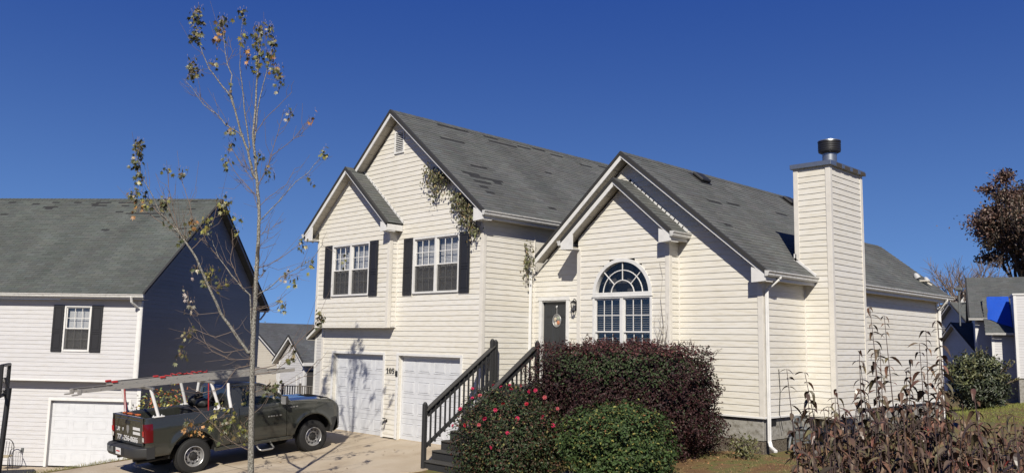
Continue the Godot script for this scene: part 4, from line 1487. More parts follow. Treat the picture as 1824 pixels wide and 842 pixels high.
	box_part("door_trim", Vector3(-3.13, -1.68, -0.35), Vector3(-3.04, 0.45, -0.32), M.white_trim, h)
	box_part("door_trim", Vector3(-0.36, -1.68, -0.35), Vector3(-0.27, 0.45, -0.32), M.white_trim, h)
	box_part("door_trim", Vector3(-3.13, 0.45, -0.35), Vector3(-0.27, 0.53, -0.318), M.white_trim, h)
	var hb := Geo.new()
	hb.box(Vector3(-3.92, -1.22, -0.345), Vector3(-3.84, -1.10, -0.29), 0.01)
	hb.tube([Vector3(-3.88, -1.16, -0.3), Vector3(-3.88, -1.16, -0.22), Vector3(-3.88, -1.24, -0.2)], [0.018, 0.018, 0.014], 8)
	obj("hose_bib", hb, M.meter_grey, h)
	box_part("garage_wall", Vector3(-3.3, -1.9, -0.9), Vector3(-0.1, 0.8, -0.7), M.room, h)
	flush_pieces({"siding_panel": 260})
	# satellite dish on its rear slope
	var t := thing("satellite_dish", "small grey satellite dish on the rear roof edge of the dark-sided house", "satellite dish", h.to_global(Vector3(0.05, 4.98, -9.25)), deg_to_rad(150))
	var g := Geo.new()
	g.lathe([Vector2(0.0, 0.0), Vector2(0.12, 0.015), Vector2(0.22, 0.045), Vector2(0.28, 0.08), Vector2(0.285, 0.085)], Vector3(0, 0.48, 0), 20, Basis(Vector3(1, 0, 0), Vector3(0, 0.5, 0.86), Vector3(0, -0.86, 0.5)))
	obj("dish", g, M.white_trim, t)
	var a := Geo.new()
	a.tube([Vector3(0, -0.1, -0.1), Vector3(0, 0.2, -0.1), Vector3(0, 0.46, -0.02)], [0.022, 0.022, 0.02], 8)
	a.tube([Vector3(0, 0.28, -0.02), Vector3(0, 0.36, 0.3), Vector3(0, 0.52, 0.38)], [0.014], 6)
	a.box(Vector3(-0.04, 0.5, 0.34), Vector3(0.04, 0.58, 0.44), 0.01)
	obj("arm", a, M.black_metal, t)

# ---------------------------------------------------------------- a plain gabled house far off. gable faces +z of its own axes
func far_house(label: String, at: Vector3, turn: float, x0: float, x1: float, depth: float, y0: float, eave_y: float, ridge_y: float, walls: Array, tone: Vector3, course := 0.13, trim: Material = null) -> Node3D:
	var h := thing("house", label, "house", at, turn)
	var X := Vector3.RIGHT
	var Z := Vector3.BACK
	var xm := (x0 + x1) / 2
	var m := (ridge_y - eave_y) / (xm - x0)
	siding_wall(h, "gable_wall", Vector3.ZERO, X, Z, [x0, x1], y0, 40.0, Vector2(xm, ridge_y - 0.2), m, m, [], walls, course)
	siding_wall(h, "side_wall", Vector3(x1, 0, 0), -Z, X, [0.0, depth], y0, eave_y - 0.1, null, 0, 0, [], walls, course)
	siding_wall(h, "left_wall", Vector3(x0, 0, -depth), Z, -X, [0.0, depth], y0, eave_y - 0.1, null, 0, 0, [], walls, course)
	siding_wall(h, "rear_wall", Vector3(0, 0, -depth), -X, -Z, [-x1, -x0], y0, 40.0, Vector2(-xm, ridge_y - 0.2), m, m, [], walls, course, -0.01, false)
	var ov := 0.3
	var er := Vector3(x1 + ov, eave_y - ov * m, ov)
	var el := Vector3(x0 - ov, eave_y - ov * m, ov)
	var pk := Vector3(xm, ridge_y, ov)
	shingle_roof(h, "right_roof", er, -Z, (pk - er).normalized(), depth + 2 * ov, (pk - er).length(), tone, [], 0.06, 0.14, 0.31, false)
	shingle_roof(h, "left_roof", el, -Z, (pk - el).normalized(), depth + 2 * ov, (pk - el).length(), tone, [], 0.06, 0.14, 0.31, false)
	var tm: Material = trim if trim else M.white_trim
	rake(h, er, pk, Z, ov, false, tm)
	rake(h, el, pk, Z, ov, false, tm)
	for s in [[er, 1.0], [el, -1.0]]:
		var q: Vector3 = s[0]
		box_part("fascia", Vector3(q.x - 0.02, q.y - 0.2, -depth - ov), Vector3(q.x + 0.02, q.y - 0.02, ov - 0.03), tm, h)
		box_part("soffit", Vector3(minf(q.x, q.x - s[1] * ov), q.y - 0.2, -depth - ov), Vector3(maxf(q.x, q.x - s[1] * ov), q.y - 0.18, ov - 0.03), M.soffit, h)
	corner_board(h, x1, 0.0, 1, 1, y0, eave_y - 0.15, tm, 0.1)
	corner_board(h, x0, 0.0, -1, 1, y0, eave_y - 0.15, tm, 0.1)
	return h

func build_back_left() -> void:
	var Tn := [M.tan_siding_0, M.tan_siding_1, M.tan_siding_2]
	var dark := Vector3(0.085, 0.09, 0.098)
	far_house("tan lap-sided gable house far off, just right of the dark-sided house", Vector3(-43.2, 0, -17.0), 0.0, -4.0, 4.0, 9.0, -5.0, 1.6, 3.73, Tn, dark)
	flush_pieces({"siding_panel": 60})
	var d := far_house("small pale gable house with glazed door, far off beyond the pickup's bonnet", Vector3(-27.05, 0, -10.9), 0.0, -1.32, 1.32, 5.0, -3.0, 1.62, 2.78, [M.white_siding_0, M.white_siding_1, M.white_siding_2], dark * 1.1)
	# glazed door and window in its near walls
	var fr := Geo.new()
	for e in [[-1.62, 0.0], [-0.82, 0.0]]:
		fr.box(Vector3(1.33, -0.9, e[0]), Vector3(1.38, 1.18, e[0] + 0.09), 0.004)
	fr.box(Vector3(1.33, 1.1, -1.62), Vector3(1.38, 1.2, -0.73), 0.004)
	var dr := obj("door", fr, M.white_trim, d)
	box_part("door_back", Vector3(1.325, -0.9, -1.55), Vector3(1.335, 1.12, -0.8), M.room, dr, 0.0)
	var gr := Geo.new()
	for k in 3:
		gr.box(Vector3(1.34, -0.9, -1.37 + k * 0.19), Vector3(1.365, 1.12, -1.34 + k * 0.19), 0.003)
	for k in 6:
		gr.box(Vector3(1.34, -0.7 + k * 0.34, -1.55), Vector3(1.363, -0.67 + k * 0.34, -0.8), 0.003)
	obj("muntin_grid", gr, M.white_trim, dr)
	window_unit(d, Vector3(1.0, 0, 0), Vector3.RIGHT, Vector3.BACK, [-0.42, 0.05, -0.35, 0.62], 1, "blinds2", "window", Vector2i(2, 2))
	flush_pieces({"siding_panel": 60})
	far_house("distant white gable house glimpsed past the left corner of the cream house", Vector3(-15.8, 0, -7.0), 0.0, -2.7, 2.7, 6.0, -3.0, 2.92, 4.54, [M.white_siding_0, M.white_siding_1, M.white_siding_2], dark)
	flush_pieces({"siding_panel": 40})
	# weathered deck railing before the small pale house
	var t := thing("deck_railing", "weathered grey wooden deck railing beyond the pickup's bonnet", "railing", Vector3(-22.9, 0, -8.0))
	var A := Vector3(0, 0.30, 0)
	var B := Vector3(0.62, 0.30, -0.60)
	var D := Vector3(1.5, 0.28, -1.42)
	for seg in [[A, B], [B, D]]:
		var p: Vector3 = seg[0]
		var q: Vector3 = seg[1]
		board(t, "top_rail", p, q, 0.11, 0.04, Vector3.UP, M.weathered_deck)
		board(t, "lower_rail", p + Vector3.DOWN * 0.75, q + Vector3.DOWN * 0.75, 0.05, 0.08, Vector3.UP, M.weathered_deck)
		var n := int((q - p).length() / 0.12)
		for i in range(1, n):
			var c := p.lerp(q, float(i) / n)
			board(t, "baluster", c + Vector3.DOWN * 0.02, c + Vector3.DOWN * 0.8, 0.04, 0.04, Vector3.RIGHT, M.weathered_deck, 0.0)
	for c in [A, B, D]:
		board(t, "post", c + Vector3.UP * 0.13, c + Vector3.DOWN * 3.0, 0.1, 0.1, Vector3.RIGHT, M.weathered_deck)
	var fl := Geo.new()
	fl.prism(PackedVector2Array([Vector2(0, 0), Vector2(1.5, -1.42), Vector2(0.3, -2.6), Vector2(-1.6, -1.5)]), Vector3(0, -0.62, 0), Vector3.RIGHT, Vector3.BACK, Vector3(0, 0.06, 0))
	obj("deck_floor", fl, M.weathered_deck, t)

func build_back_right() -> void:
	var Gs := [M.grey_siding_0, M.grey_siding_1, M.grey_siding_2]
	var W := [M.white_siding_0, M.white_siding_1, M.white_siding_2]
	var dark := Vector3(0.092, 0.098, 0.096)
	var a := far_house("grey gable house in shade at right, behind the rear of the cream house", Vector3(-4.12, 0, -46.1), deg_to_rad(-38), -3.4, 3.4, 8.0, 0.2, 3.0, 5.75, Gs, dark, 0.13, M.grey_siding_0)
	flush_pieces({"siding_panel": 40})
	var b := far_house("lower grey gable annexe in front of the shaded grey house at right", Vector3(-2.05, 0, -39.87), deg_to_rad(-38), -2.6, 2.6, 6.0, 0.2, 2.15, 4.23, Gs, dark * 1.1, 0.13, M.grey_siding_0)
	flush_pieces({"siding_panel": 40})
	far_house("tiny white gable peak showing above the shaded grey house at right", Vector3(-9.2, 0, -63.0), deg_to_rad(18), -2.0, 3.2, 7.0, 0.0, 5.9, 7.5, W, dark)
	flush_pieces({"siding_panel": 20})
	# white house with a tarpaulin
	var h := thing("house", "white lap-sided house at right edge with bright blue tarpaulin on its low roof", "house", Vector3(0.38, 0, -35.43), deg_to_rad(18))
	var X := Vector3.RIGHT
	var Z := Vector3.BACK
	siding_wall(h, "front_wall", Vector3.ZERO, X, Z, [-0.03, 9.0], 0.95, 4.2, null, 0, 0, [], W)
	siding_wall(h, "gable_wall", Vector3(-0.03, 0, -7.4), Z, -X, [0.0, 7.4], 0.95, 9.0, Vector2(3.7, 6.5), 0.61, 0.61, [], W)
	siding_wall(h, "low_front_wall", Vector3(0, 0, 1.2), X, Z, [0.66, 3.0], 1.25, 3.4, null, 0, 0, [], W)
	siding_wall(h, "low_side_wall", Vector3(0.66, 0, 0), Z, -X, [0.0, 1.2], 1.25, 3.4, null, 0, 0, [], W)
	siding_wall(h, "tall_front_wall", Vector3(0, 0, 2.5), X, Z, [1.64, 9.0], 1.28, 5.4, null, 0, 0, [], W)
	siding_wall(h, "tall_side_wall", Vector3(1.64, 0, 0), Z, -X, [0.0, 2.5], 1.28, 5.4, null, 0, 0, [], W)
	box_part("foundation", Vector3(0.7, 0.0, -7.0), Vector3(9.0, 1.27, 1.16), M.stucco, h)
	box_part("foundation", Vector3(1.68, 0.0, 1.1), Vector3(9.0, 1.3, 2.46), M.stucco, h)
	corner_board(h, 1.64, 2.5, -1, 1, 1.28, 5.4, M.white_trim, 0.1)
	corner_board(h, -0.03, 0.0, -1, 1, 0.95, 4.2, M.white_trim, 0.1)
	corner_board(h, 0.66, 1.2, -1, 1, 1.25, 3.4, M.white_trim, 0.1)
	box_part("tall_cap", Vector3(1.58, 5.38, -0.4), Vector3(9.0, 5.46, 2.56), M.white_trim, h)
	var e := Vector3(-0.35, 4.33, 0.42)
	var p := Vector3(-0.35, 6.74, -3.7)
	shingle_roof(h, "main_roof", e, X, (p - e).normalized(), 9.4, (p - e).length(), dark, [], 0.06, 0.14, 0.31, false)
	plain_roof(h, "rear_roof", Vector3(-0.35, 4.33, -7.8), X, (p - Vector3(-0.35, 4.33, -7.8)).normalized(), 9.4, (p - e).length())
	gutter(h, Vector3(-0.35, 4.31, 0.44), Vector3(1.64, 4.31, 0.44), Z)
	rake(h, e, p, -X, 0.3, false)
	var le := Vector3(0.36, 3.54, 1.55)
	var lp := Vector3(0.36, 5.42, -1.0)
	shingle_roof(h, "low_roof", le, X, (lp - le).normalized(), 1.27, (lp - le).length(), dark * 1.05, [], 0.06, 0.14, 0.31, false)
	gutter(h, le + Vector3(0, -0.01, 0.02), le + Vector3(1.26, -0.01, 0.02), Z)
	var sg := Geo.new()
	sg.prism(PackedVector2Array([Vector2(1.5, 3.36), Vector2(-0.95, 5.2), Vector2(-0.95, 3.36)]), Vector3(0.66, 0, 0), Z, Vector3.UP, Vector3(0.04, 0, 0))
	obj("low_gable", sg, M.grey_siding_0, h)
	# the sheet itself, slack over the shingles
	var rows := []
	for i in 13:
		var row := []
		for k in 11:
			var u := k / 10.0
			var v := i / 12.0
			var v0 := lerpf(0.36, 0.12, u)
			var q := le.lerp(lp, v0 + (1.03 - v0) * v) + X * lerpf(0.16 + 0.06 * v, 1.24, u)
			q += Vector3(0, 0.035 + 0.02 * sin(u * 9.0 + v * 3.0) * cos(v * 8.0) + (-0.03 if k == 0 else 0.0), 0.02)
			row.append(q)
		rows.append(row)
	var tg := Geo.new()
	tg.grid(rows)
	tag(obj("roof_tarpaulin", tg, M.blue_tarp), "bright blue tarpaulin spread over low roof of white house at right edge", "tarpaulin")
	get_node("roof_tarpaulin").transform = h.transform
	flush_pieces({"siding_panel": 120})

# ---------------------------------------------------------------- wooden stairs to the front door
func build_stairs() -> void:
	var t := thing("wooden_stairs", "dark grey wooden entry stairs with railings climbing to the front door", "stairs", Vector3(0.0, 0, 0))
	var W: Material = M.stained_wood
	var x0 := 0.2
	var x1 := 1.56
	var n := 9
	var yb := -0.2
	var yt := 1.58
	var rise := (yt - yb) / n
	var run := 0.26
	var zb := 1.83
	var slope_a := Vector3(0, yb, zb)
	for k in n - 1:
		var y := yb + rise * (k + 1)
		var z := zb - run * k
		box_part("tread", Vector3(x0 - 0.02, y - 0.038, z - 0.145), Vector3(x1 + 0.02, y, z + 0.03), M.worn_tread, t, 0.008)
		box_part("tread", Vector3(x0 - 0.02, y - 0.038, z - 0.285), Vector3(x1 + 0.02, y - 0.002, z - 0.152), M.worn_tread, t, 0.008)
		box_part("riser", Vector3(x0, y - rise - (0.1 if k == 0 else 0.0), z - 0.02), Vector3(x1, y - 0.04, z - 0.002), W, t)
	for x in [x0 - 0.025, x1 + 0.025]:
		var sg := Geo.new()
		var poly := PackedVector2Array([Vector2(zb, yb - 0.15), Vector2(zb, yb + rise - 0.04)])
		for k in range(1, n):
			poly.append(Vector2(zb - run * k - 0.0, yb + rise * k - 0.04))
			poly.append(Vector2(zb - run * k - 0.0, yb + rise * (k + 1) - 0.04))
		poly.append(Vector2(-0.3, yt - 0.32))
		poly.append(Vector2(zb - 0.35, yb - 0.15))
		sg.prism(poly, Vector3(x - 0.02, 0, 0), Vector3.BACK, Vector3.UP, Vector3(0.04, 0, 0))
		obj("stringer", sg, W, t)
	# landing
	for k in 11:
		box_part("deck_board", Vector3(0.06, yt - 0.038, -0.25 - 0.142 * (k + 1) + 0.004), Vector3(1.76, yt, -0.25 - 0.142 * k), M.worn_tread, t, 0.006)
	box_part("rim_board", Vector3(0.06, yt - 0.26, -0.29), Vector3(1.76, yt - 0.04, -0.252), W, t)
	box_part("rim_board", Vector3(1.72, yt - 0.26, -1.79), Vector3(1.76, yt - 0.04, -0.292), W, t)
	box_part("rim_board", Vector3(0.06, yt - 0.26, -1.79), Vector3(0.10, yt - 0.04, -0.292), W, t)
	var newel := func(x: float, z: float, top: float, bottom: float) -> void:
		var g := Geo.new()
		g.box(Vector3(x - 0.045, bottom, z - 0.045), Vector3(x + 0.045, top - 0.05, z + 0.045), 0.006)
		var pts := []
		for i in 7:
			pts.append(Vector2(0.045 * cos(PI / 2 * i / 6) * 1.05, top - 0.05 + 0.05 * sin(PI / 2 * i / 6)))
		g.lathe(pts, Vector3(x, 0, z), 14)
		obj("newel_post", g, W, t)
	newel.call(0.2, 1.84, 1.26, -0.3)
	newel.call(0.2, -0.29, 2.66, 0.0)
	newel.call(0.195, -0.185, 2.68, 1.3)
	newel.call(1.56, 1.87, 1.27, -0.3)
	newel.call(1.58, -0.29, 2.65, 0.0)
	newel.call(1.70, -1.74, 2.6, 0.0)
	for x in [0.2, 1.565]:
		var a := Vector3(x, 1.06, 1.82)
		var b := Vector3(x, 2.50, -0.24)
		var d := (b - a).normalized()
		var nu := Vector3(0, d.z, -d.y) * -1.0
		if nu.y < 0:
			nu = -nu
		board(t, "handrail", a + nu * 0.005, b + nu * 0.005, 0.135, 0.036, nu, M.worn_tread, 0.008)
		board(t, "rail_board", a - nu * 0.085, b - nu * 0.085, 0.038, 0.14, nu, W, 0.005)
		board(t, "lower_rail", a - Vector3.UP * 0.78, b - Vector3.UP * 0.78, 0.038, 0.085, nu, W, 0.005)
		for k in 14:
			var f := (k + 0.9) / 14.9
			var p := a.lerp(b, f)
			var off := 0.034 if x < 1.0 else -0.034
			board(t, "baluster", p + Vector3(off, -0.06, 0), p + Vector3(off, -0.86, 0), 0.034, 0.034, Vector3.BACK, W, 0.003)
	board(t, "handrail", Vector3(1.66, 2.42, -0.3), Vector3(1.70, 2.42, -1.72), 0.12, 0.036, Vector3.UP, M.worn_tread, 0.006)
	for k in 9:
		board(t, "baluster", Vector3(1.67, 2.40, -0.42 - k * 0.145), Vector3(1.67, 1.58, -0.42 - k * 0.145), 0.034, 0.034, Vector3.BACK, W, 0.003)
	# pink pinwheel flower ornament on a step, with its stake
	var f := thing("pinwheel_flower", "bright pink plastic flower ornament standing on the stairs behind the newel post", "ornament", Vector3(1.16, yb + rise * 3, 1.32))
	var st := Geo.new()
	st.tube([Vector3(0, 0, 0), Vector3(0, 0.42, 0)], [0.008], 6)
	obj("stake", st, M.black_plastic, f)
	for k in 6:
		var a := TAU * k / 6
		var pg := Geo.new()
		var c := Vector3(0, 0.42, 0.015)
		var u := Vector3(cos(a), sin(a), 0)
		var v := Vector3(-sin(a), cos(a), 0)
		var ring := []
		for i in 9:
			var b := TAU * i / 8
			ring.append(c + u * (0.085 + 0.055 * cos(b)) + v * 0.046 * sin(b) + Vector3(0, 0, 0.012 * sin(b)))
		for i in 8:
			pg.tri(c + u * 0.08 + Vector3(0, 0, 0.02), ring[i], ring[i + 1])
		obj("petal", pg, M.pink_plastic, f)

# ---------------------------------------------------------------- the pickup. Its own axes: -z ahead, +x its right side, y up from the road
const TRUCK_AT := Vector3(-4.9, -0.355, 3.58)
const TRUCK_PITCH := 4.55

func arch_y(z: float, base: float) -> float:
	var y := base
	for c in [-1.55, 1.55]:
		var d := absf(z - c)
		if d < 0.53:
			y = maxf(y, 0.43 + sqrt(0.53 * 0.53 - d * d))
	return y

func side_x(y: float, z: float) -> float:
	var x := 0.985 - 0.05 * pow(clampf((0.85 - y) / 0.4, 0.0, 1.0), 2) - 0.05 * pow(clampf((y - 0.95) / 0.45, 0.0, 1.0), 2)
	x += 0.012 * exp(-pow((y - 1.12) / 0.05, 2))
	for c in [-1.55, 1.55]:
		var r := Vector2(z - c, y - 0.43).length()
		x += 0.028 * exp(-pow((r - 0.55) / 0.07, 2)) * ramp(0.3, 0.6, y)
	if z < -2.0:
		x -= 0.16 * pow((-2.0 - z) / 0.45, 2)
	if z > 2.5:
		x -= 0.05 * pow((z - 2.5) / 0.15, 2)
	return x

func side_panel(parent: Node3D, called: String, z0: float, z1: float, top: Callable, base: float, s: float, n: int, tail = null) -> void:
	var rows := []
	for i in n + 1:
		var z := lerpf(z0, z1, float(i) / n)
		var yb := arch_y(z, base)
		var yt: float = top.call(z)
		var row := []
		row.append(Vector3(s * (side_x(yb, z) - 0.06), yb + 0.004, z))
		for k in 13:
			var y := lerpf(yb, yt, k / 12.0)
			row.append(Vector3(s * side_x(y, z), y, z))
		if tail != null:
			row.append_array(tail.call(z, yt, s))
		rows.append(row)
	var g := Geo.new()
	g.grid(rows, s < 0)
	obj(called, g, M.truck_paint, parent)

func build_truck() -> void:
	var t := thing("pickup_truck", "dark grey-green two-door pickup truck parked nose-in before left garage door", "pickup truck", TRUCK_AT)
	t.rotation.x = deg_to_rad(TRUCK_PITCH)
	var P: Material = M.truck_paint
	for s in [1.0, -1.0]:
		# bed side with its rolled rail and inner wall
		side_panel(t, "bed_side", 0.66, 2.63, func(_z): return 1.345, 0.52, s, 44, func(_z, yt, sd):
			return [Vector3(sd * 0.925, yt + 0.022, _z), Vector3(sd * 0.885, yt + 0.026, _z), Vector3(sd * 0.845, yt + 0.012, _z), Vector3(sd * 0.83, yt - 0.04, _z), Vector3(sd * 0.82, 0.74, _z)])
		side_panel(t, "door", -0.80, 0.42, func(z): return 1.335 - 0.02 * (z + 0.8) * 0.0, 0.50, s, 12, func(_z, yt, sd):
			return [Vector3(sd * 0.915, yt + 0.012, _z), Vector3(sd * 0.885, yt + 0.014, _z)])
		side_panel(t, "cab_corner", 0.432, 0.645, func(_z): return 1.335, 0.50, s, 4, func(_z, yt, sd):
			return [Vector3(sd * 0.915, yt + 0.012, _z), Vector3(sd * 0.885, yt + 0.014, _z)])
		side_panel(t, "fender", -2.40, -0.812, func(z): return lerpf(1.325, 1.225, clampf((-0.85 - z) / 1.4, 0, 1)) - 0.22 * pow(clampf((-2.12 - z) / 0.3, 0, 1), 2), 0.50, s, 40, func(z, yt, sd):
			return [Vector3(sd * (0.885 - 0.1 * ramp(-2.1, -2.4, z)), yt + 0.03, z), Vector3(sd * (0.83 - 0.1 * ramp(-2.1, -2.4, z)), yt + 0.042, z)])
		# rocker
		box_part("rocker_panel", Vector3(minf(s * 0.90, s * 0.955), 0.42, -1.0), Vector3(maxf(s * 0.90, s * 0.955), 0.515, 1.05), P, t, 0.02)
		# arch liners
		for c in [-1.55, 1.55]:
			var lg := Geo.new()
			for i in 14:
				var a := PI * i / 14
				var b := PI * (i + 1) / 14
				var r := 0.56
				lg.quad(Vector3(s * 0.96, 0.43 + sin(a) * r, c + cos(a) * r), Vector3(s * 0.96, 0.43 + sin(b) * r, c + cos(b) * r), Vector3(s * 0.55, 0.43 + sin(b) * r, c + cos(b) * r), Vector3(s * 0.55, 0.43 + sin(a) * r, c + cos(a) * r))
			lg.quad(Vector3(s * 0.56, 0.35, c - 0.56), Vector3(s * 0.56, 0.35, c + 0.56), Vector3(s * 0.56, 1.0, c + 0.56), Vector3(s * 0.56, 1.0, c - 0.56))
			obj("wheel_liner", lg, M.black_plastic, t)
	# bonnet
	var rows := []
	for i in 21:
		var z := lerpf(-0.86, -2.42, i / 20.0)
		var yt := lerpf(1.36, 1.265, clampf((-0.85 - z) / 1.4, 0, 1)) - 0.24 * pow(clampf((-2.10 - z) / 0.32, 0, 1), 2)
		var row := []
		for k in 17:
			var u := lerpf(-1, 1, k / 16.0)
			var hw := 0.828 - 0.1 * ramp(-2.1, -2.4, z)
			row.append(Vector3(u * hw, yt + 0.03 * (1 - u * u) + 0.02 * exp(-pow((absf(u) - 0.62) / 0.12, 2)), z))
		rows.append(row)
	var hg := Geo.new()
	hg.grid(rows, true)
	obj("bonnet", hg, P, t)
	var sheen := Geo.new()
	sheen.grid([[Vector3(-0.55, 1.335, -2.02), Vector3(0.1, 1.352, -2.02), Vector3(0.62, 1.325, -2.02)], [Vector3(-0.55, 1.30, -2.2), Vector3(0.1, 1.318, -2.2), Vector3(0.62, 1.29, -2.2)], [Vector3(-0.5, 1.20, -2.40), Vector3(0.1, 1.215, -2.40), Vector3(0.56, 1.19, -2.40)]], true)
	obj("bonnet_reflection_patch", sheen, M.bonnet_reflection, t)  # bluish sheet that paints the reflection on the bonnet
	# nose: grille and headlamps
	box_part("grille", Vector3(-0.58, 0.74, -2.43), Vector3(0.58, 1.10, -2.36), M.black_plastic, t, 0.03)
	for k in 4:
		box_part("grille_bar", Vector3(-0.56, 0.80 + k * 0.085, -2.445), Vector3(0.56, 0.815 + k * 0.085, -2.42), M.aluminium, t)
	for s in [1.0, -1.0]:
		var lg := Geo.new()
		lg.grid([[Vector3(s * 0.58, 1.08, -2.43), Vector3(s * 0.74, 1.10, -2.40), Vector3(s * 0.84, 1.11, -2.29), Vector3(s * 0.895, 1.11, -2.16)], [Vector3(s * 0.58, 0.95, -2.45), Vector3(s * 0.76, 0.95, -2.425), Vector3(s * 0.875, 0.96, -2.30), Vector3(s * 0.955, 0.97, -2.14)], [Vector3(s * 0.58, 0.83, -2.44), Vector3(s * 0.76, 0.82, -2.42), Vector3(s * 0.88, 0.82, -2.31), Vector3(s * 0.945, 0.83, -2.20)]], s > 0)
		var lamp := obj("headlight", lg, M.lamp_clear, t)
		var am := Geo.new()
		am.grid([[Vector3(s * 0.80, 0.90, -2.405), Vector3(s * 0.89, 0.90, -2.312), Vector3(s * 0.965, 0.905, -2.15)], [Vector3(s * 0.80, 0.835, -2.405), Vector3(s * 0.892, 0.835, -2.312), Vector3(s * 0.96, 0.845, -2.17)]], s > 0)
		obj("indicator", am, M.lamp_amber, lamp)
	var fb := Geo.new()
	var brow := []
	for i in 17:
		var u := lerpf(-1, 1, i / 16.0)
		var z := -2.56 + 0.30 * pow(absf(u), 4)
		var x := u * 0.985
		brow.append([Vector3(x, 0.80, z + 0.16), Vector3(x, 0.80, z + 0.02), Vector3(x, 0.77, z), Vector3(x, 0.62, z - 0.01), Vector3(x, 0.50, z + 0.03), Vector3(x * 0.98, 0.42, z + 0.16)])
	fb.grid(brow, true)
	fb.quad(Vector3(0.985, 0.80, -2.26), Vector3(0.985, 0.42, -2.10), Vector3(0.985, 0.46, -2.02), Vector3(0.985, 0.80, -2.08))
	obj("front_bumper", fb, M.bumper_dark, t)
	# cab
	var rg := Geo.new()
	var rr := []
	for i in 11:
		var f := i / 10.0
		var z := lerpf(-0.26, 0.50, f)
		var row := []
		for k in 13:
			var u := lerpf(-1, 1, k / 12.0)
			row.append(Vector3(u * (0.70 + 0.02 * sin(PI * f)), 1.865 + 0.03 * sin(PI * clampf(f, 0, 1)) - 0.055 * pow(absf(u), 5), z))
		rr.append(row)
	rg.grid(rr, false)
	for k in 12:
		rg.quad(rr[0][k], rr[0][k + 1], rr[0][k + 1] + Vector3(0, -0.035, 0.01), rr[0][k] + Vector3(0, -0.035, 0.01))
	obj("cab_roof", rg, P, t)
	for s in [1.0, -1.0]:
		var pg := Geo.new()
		pg.tube([Vector3(s * 0.90, 1.30, -0.98), Vector3(s * 0.83, 1.56, -0.64), Vector3(s * 0.745, 1.78, -0.34), Vector3(s * 0.71, 1.825, -0.22), Vector3(s * 0.705, 1.835, 0.1), Vector3(s * 0.70, 1.83, 0.48)], [0.045, 0.04, 0.036, 0.033, 0.033, 0.033], 8)
		obj("a_pillar", pg, P, t)
		var cg := Geo.new()
		cg.grid([[Vector3(s * 0.915, 1.335, 0.31), Vector3(s * 0.86, 1.52, 0.30), Vector3(s * 0.77, 1.74, 0.29), Vector3(s * 0.71, 1.83, 0.28)], [Vector3(s * 0.915, 1.335, 0.58), Vector3(s * 0.86, 1.52, 0.575), Vector3(s * 0.77, 1.74, 0.54), Vector3(s * 0.71, 1.83, 0.50)], [Vector3(s * 0.86, 1.335, 0.645), Vector3(s * 0.80, 1.52, 0.63), Vector3(s * 0.71, 1.74, 0.59), Vector3(s * 0.66, 1.84, 0.52)]], s < 0)
		obj("rear_pillar", cg, P, t)
		var wg := Geo.new()
		wg.grid([[Vector3(s * 0.90, 1.34, -0.90), Vector3(s * 0.825, 1.58, -0.60), Vector3(s * 0.735, 1.81, -0.27)], [Vector3(s * 0.905, 1.34, -0.3), Vector3(s * 0.845, 1.58, -0.2), Vector3(s * 0.73, 1.82, -0.05)], [Vector3(s * 0.905, 1.34, 0.31), Vector3(s * 0.845, 1.58, 0.30), Vector3(s * 0.73, 1.82, 0.29)]], s < 0)
		obj("side_window", wg, M.tinted_glass, t)
		# mirror
		var mg := Geo.new()
		mg.xf = Transform3D(Basis(Vector3.UP, s * 0.15), Vector3(s * 1.08, 1.40, -0.72))
		mg.box(Vector3(-0.10, -0.11, -0.05), Vector3(0.10, 0.11, 0.05), 0.035)
		mg.xf = Transform3D()
		mg.tube([Vector3(s * 0.91, 1.345, -0.76), Vector3(s * 1.02, 1.37, -0.73)], [0.03, 0.035], 8)
		var mi := obj("wing_mirror", mg, M.black_plastic, t)
		var fg := Geo.new()
		fg.xf = Transform3D(Basis(Vector3.UP, s * 0.15), Vector3(s * 1.08, 1.40, -0.72))
		fg.box(Vector3(-0.085, -0.095, 0.049), Vector3(0.085, 0.095, 0.055), 0.003)
		obj("mirror_glass", fg, M.steel_wheel, mi)
		# handle
		var dh := Geo.new()
		dh.box(Vector3(minf(s * 0.985, s * 1.015), 1.12, 0.16), Vector3(maxf(s * 0.985, s * 1.015), 1.155, 0.34), 0.012)
		obj("door_handle", dh, M.black_plastic, t)
		# badge script on door and fender: small bright raised marks
		var bg := Geo.new()
		for q in [[-0.66, 0.05], [-0.56, 0.05], [-0.48, 0.04], [-0.42, 0.05], [-0.34, 0.035]]:
			bg.box(Vector3(minf(s * 0.985, s * 1.002), 1.03, q[0]), Vector3(maxf(s * 0.985, s * 1.002), 1.062, q[0] + q[1]), 0.004)
		obj("door_badge", bg, M.aluminium, t)
		var b2 := Geo.new()
		for q in [[-1.13, 0.05], [-1.04, 0.04], [-0.97, 0.05]]:
			b2.box(Vector3(minf(s * 0.955, s * 0.992), 1.185, q[0]), Vector3(maxf(s * 0.955, s * 0.992), 1.215, q[0] + q[1]), 0.004)
		obj("fender_badge", b2, M.aluminium, t)
		# step hoop under the door
		var sp := Geo.new()
		sp.tube([Vector3(s * 0.80, 0.43, -0.42), Vector3(s * 1.02, 0.30, -0.42), Vector3(s * 1.05, 0.28, -0.36), Vector3(s * 1.05, 0.28, -0.1), Vector3(s * 1.02, 0.30, -0.04), Vector3(s * 0.80, 0.43, -0.04)], [0.022], 8)
		obj("step_bar", sp, M.aluminium, t)
	# glass fore and aft, dash and seat
	var ws := Geo.new()
	ws.grid([[Vector3(-0.88, 1.33, -0.96), Vector3(-0.45, 1.34, -1.08), Vector3(0, 1.345, -1.11), Vector3(0.45, 1.34, -1.08), Vector3(0.88, 1.33, -0.96)], [Vector3(-0.70, 1.84, -0.24), Vector3(-0.36, 1.86, -0.30), Vector3(0, 1.87, -0.32), Vector3(0.36, 1.86, -0.30), Vector3(0.70, 1.84, -0.24)]], true)
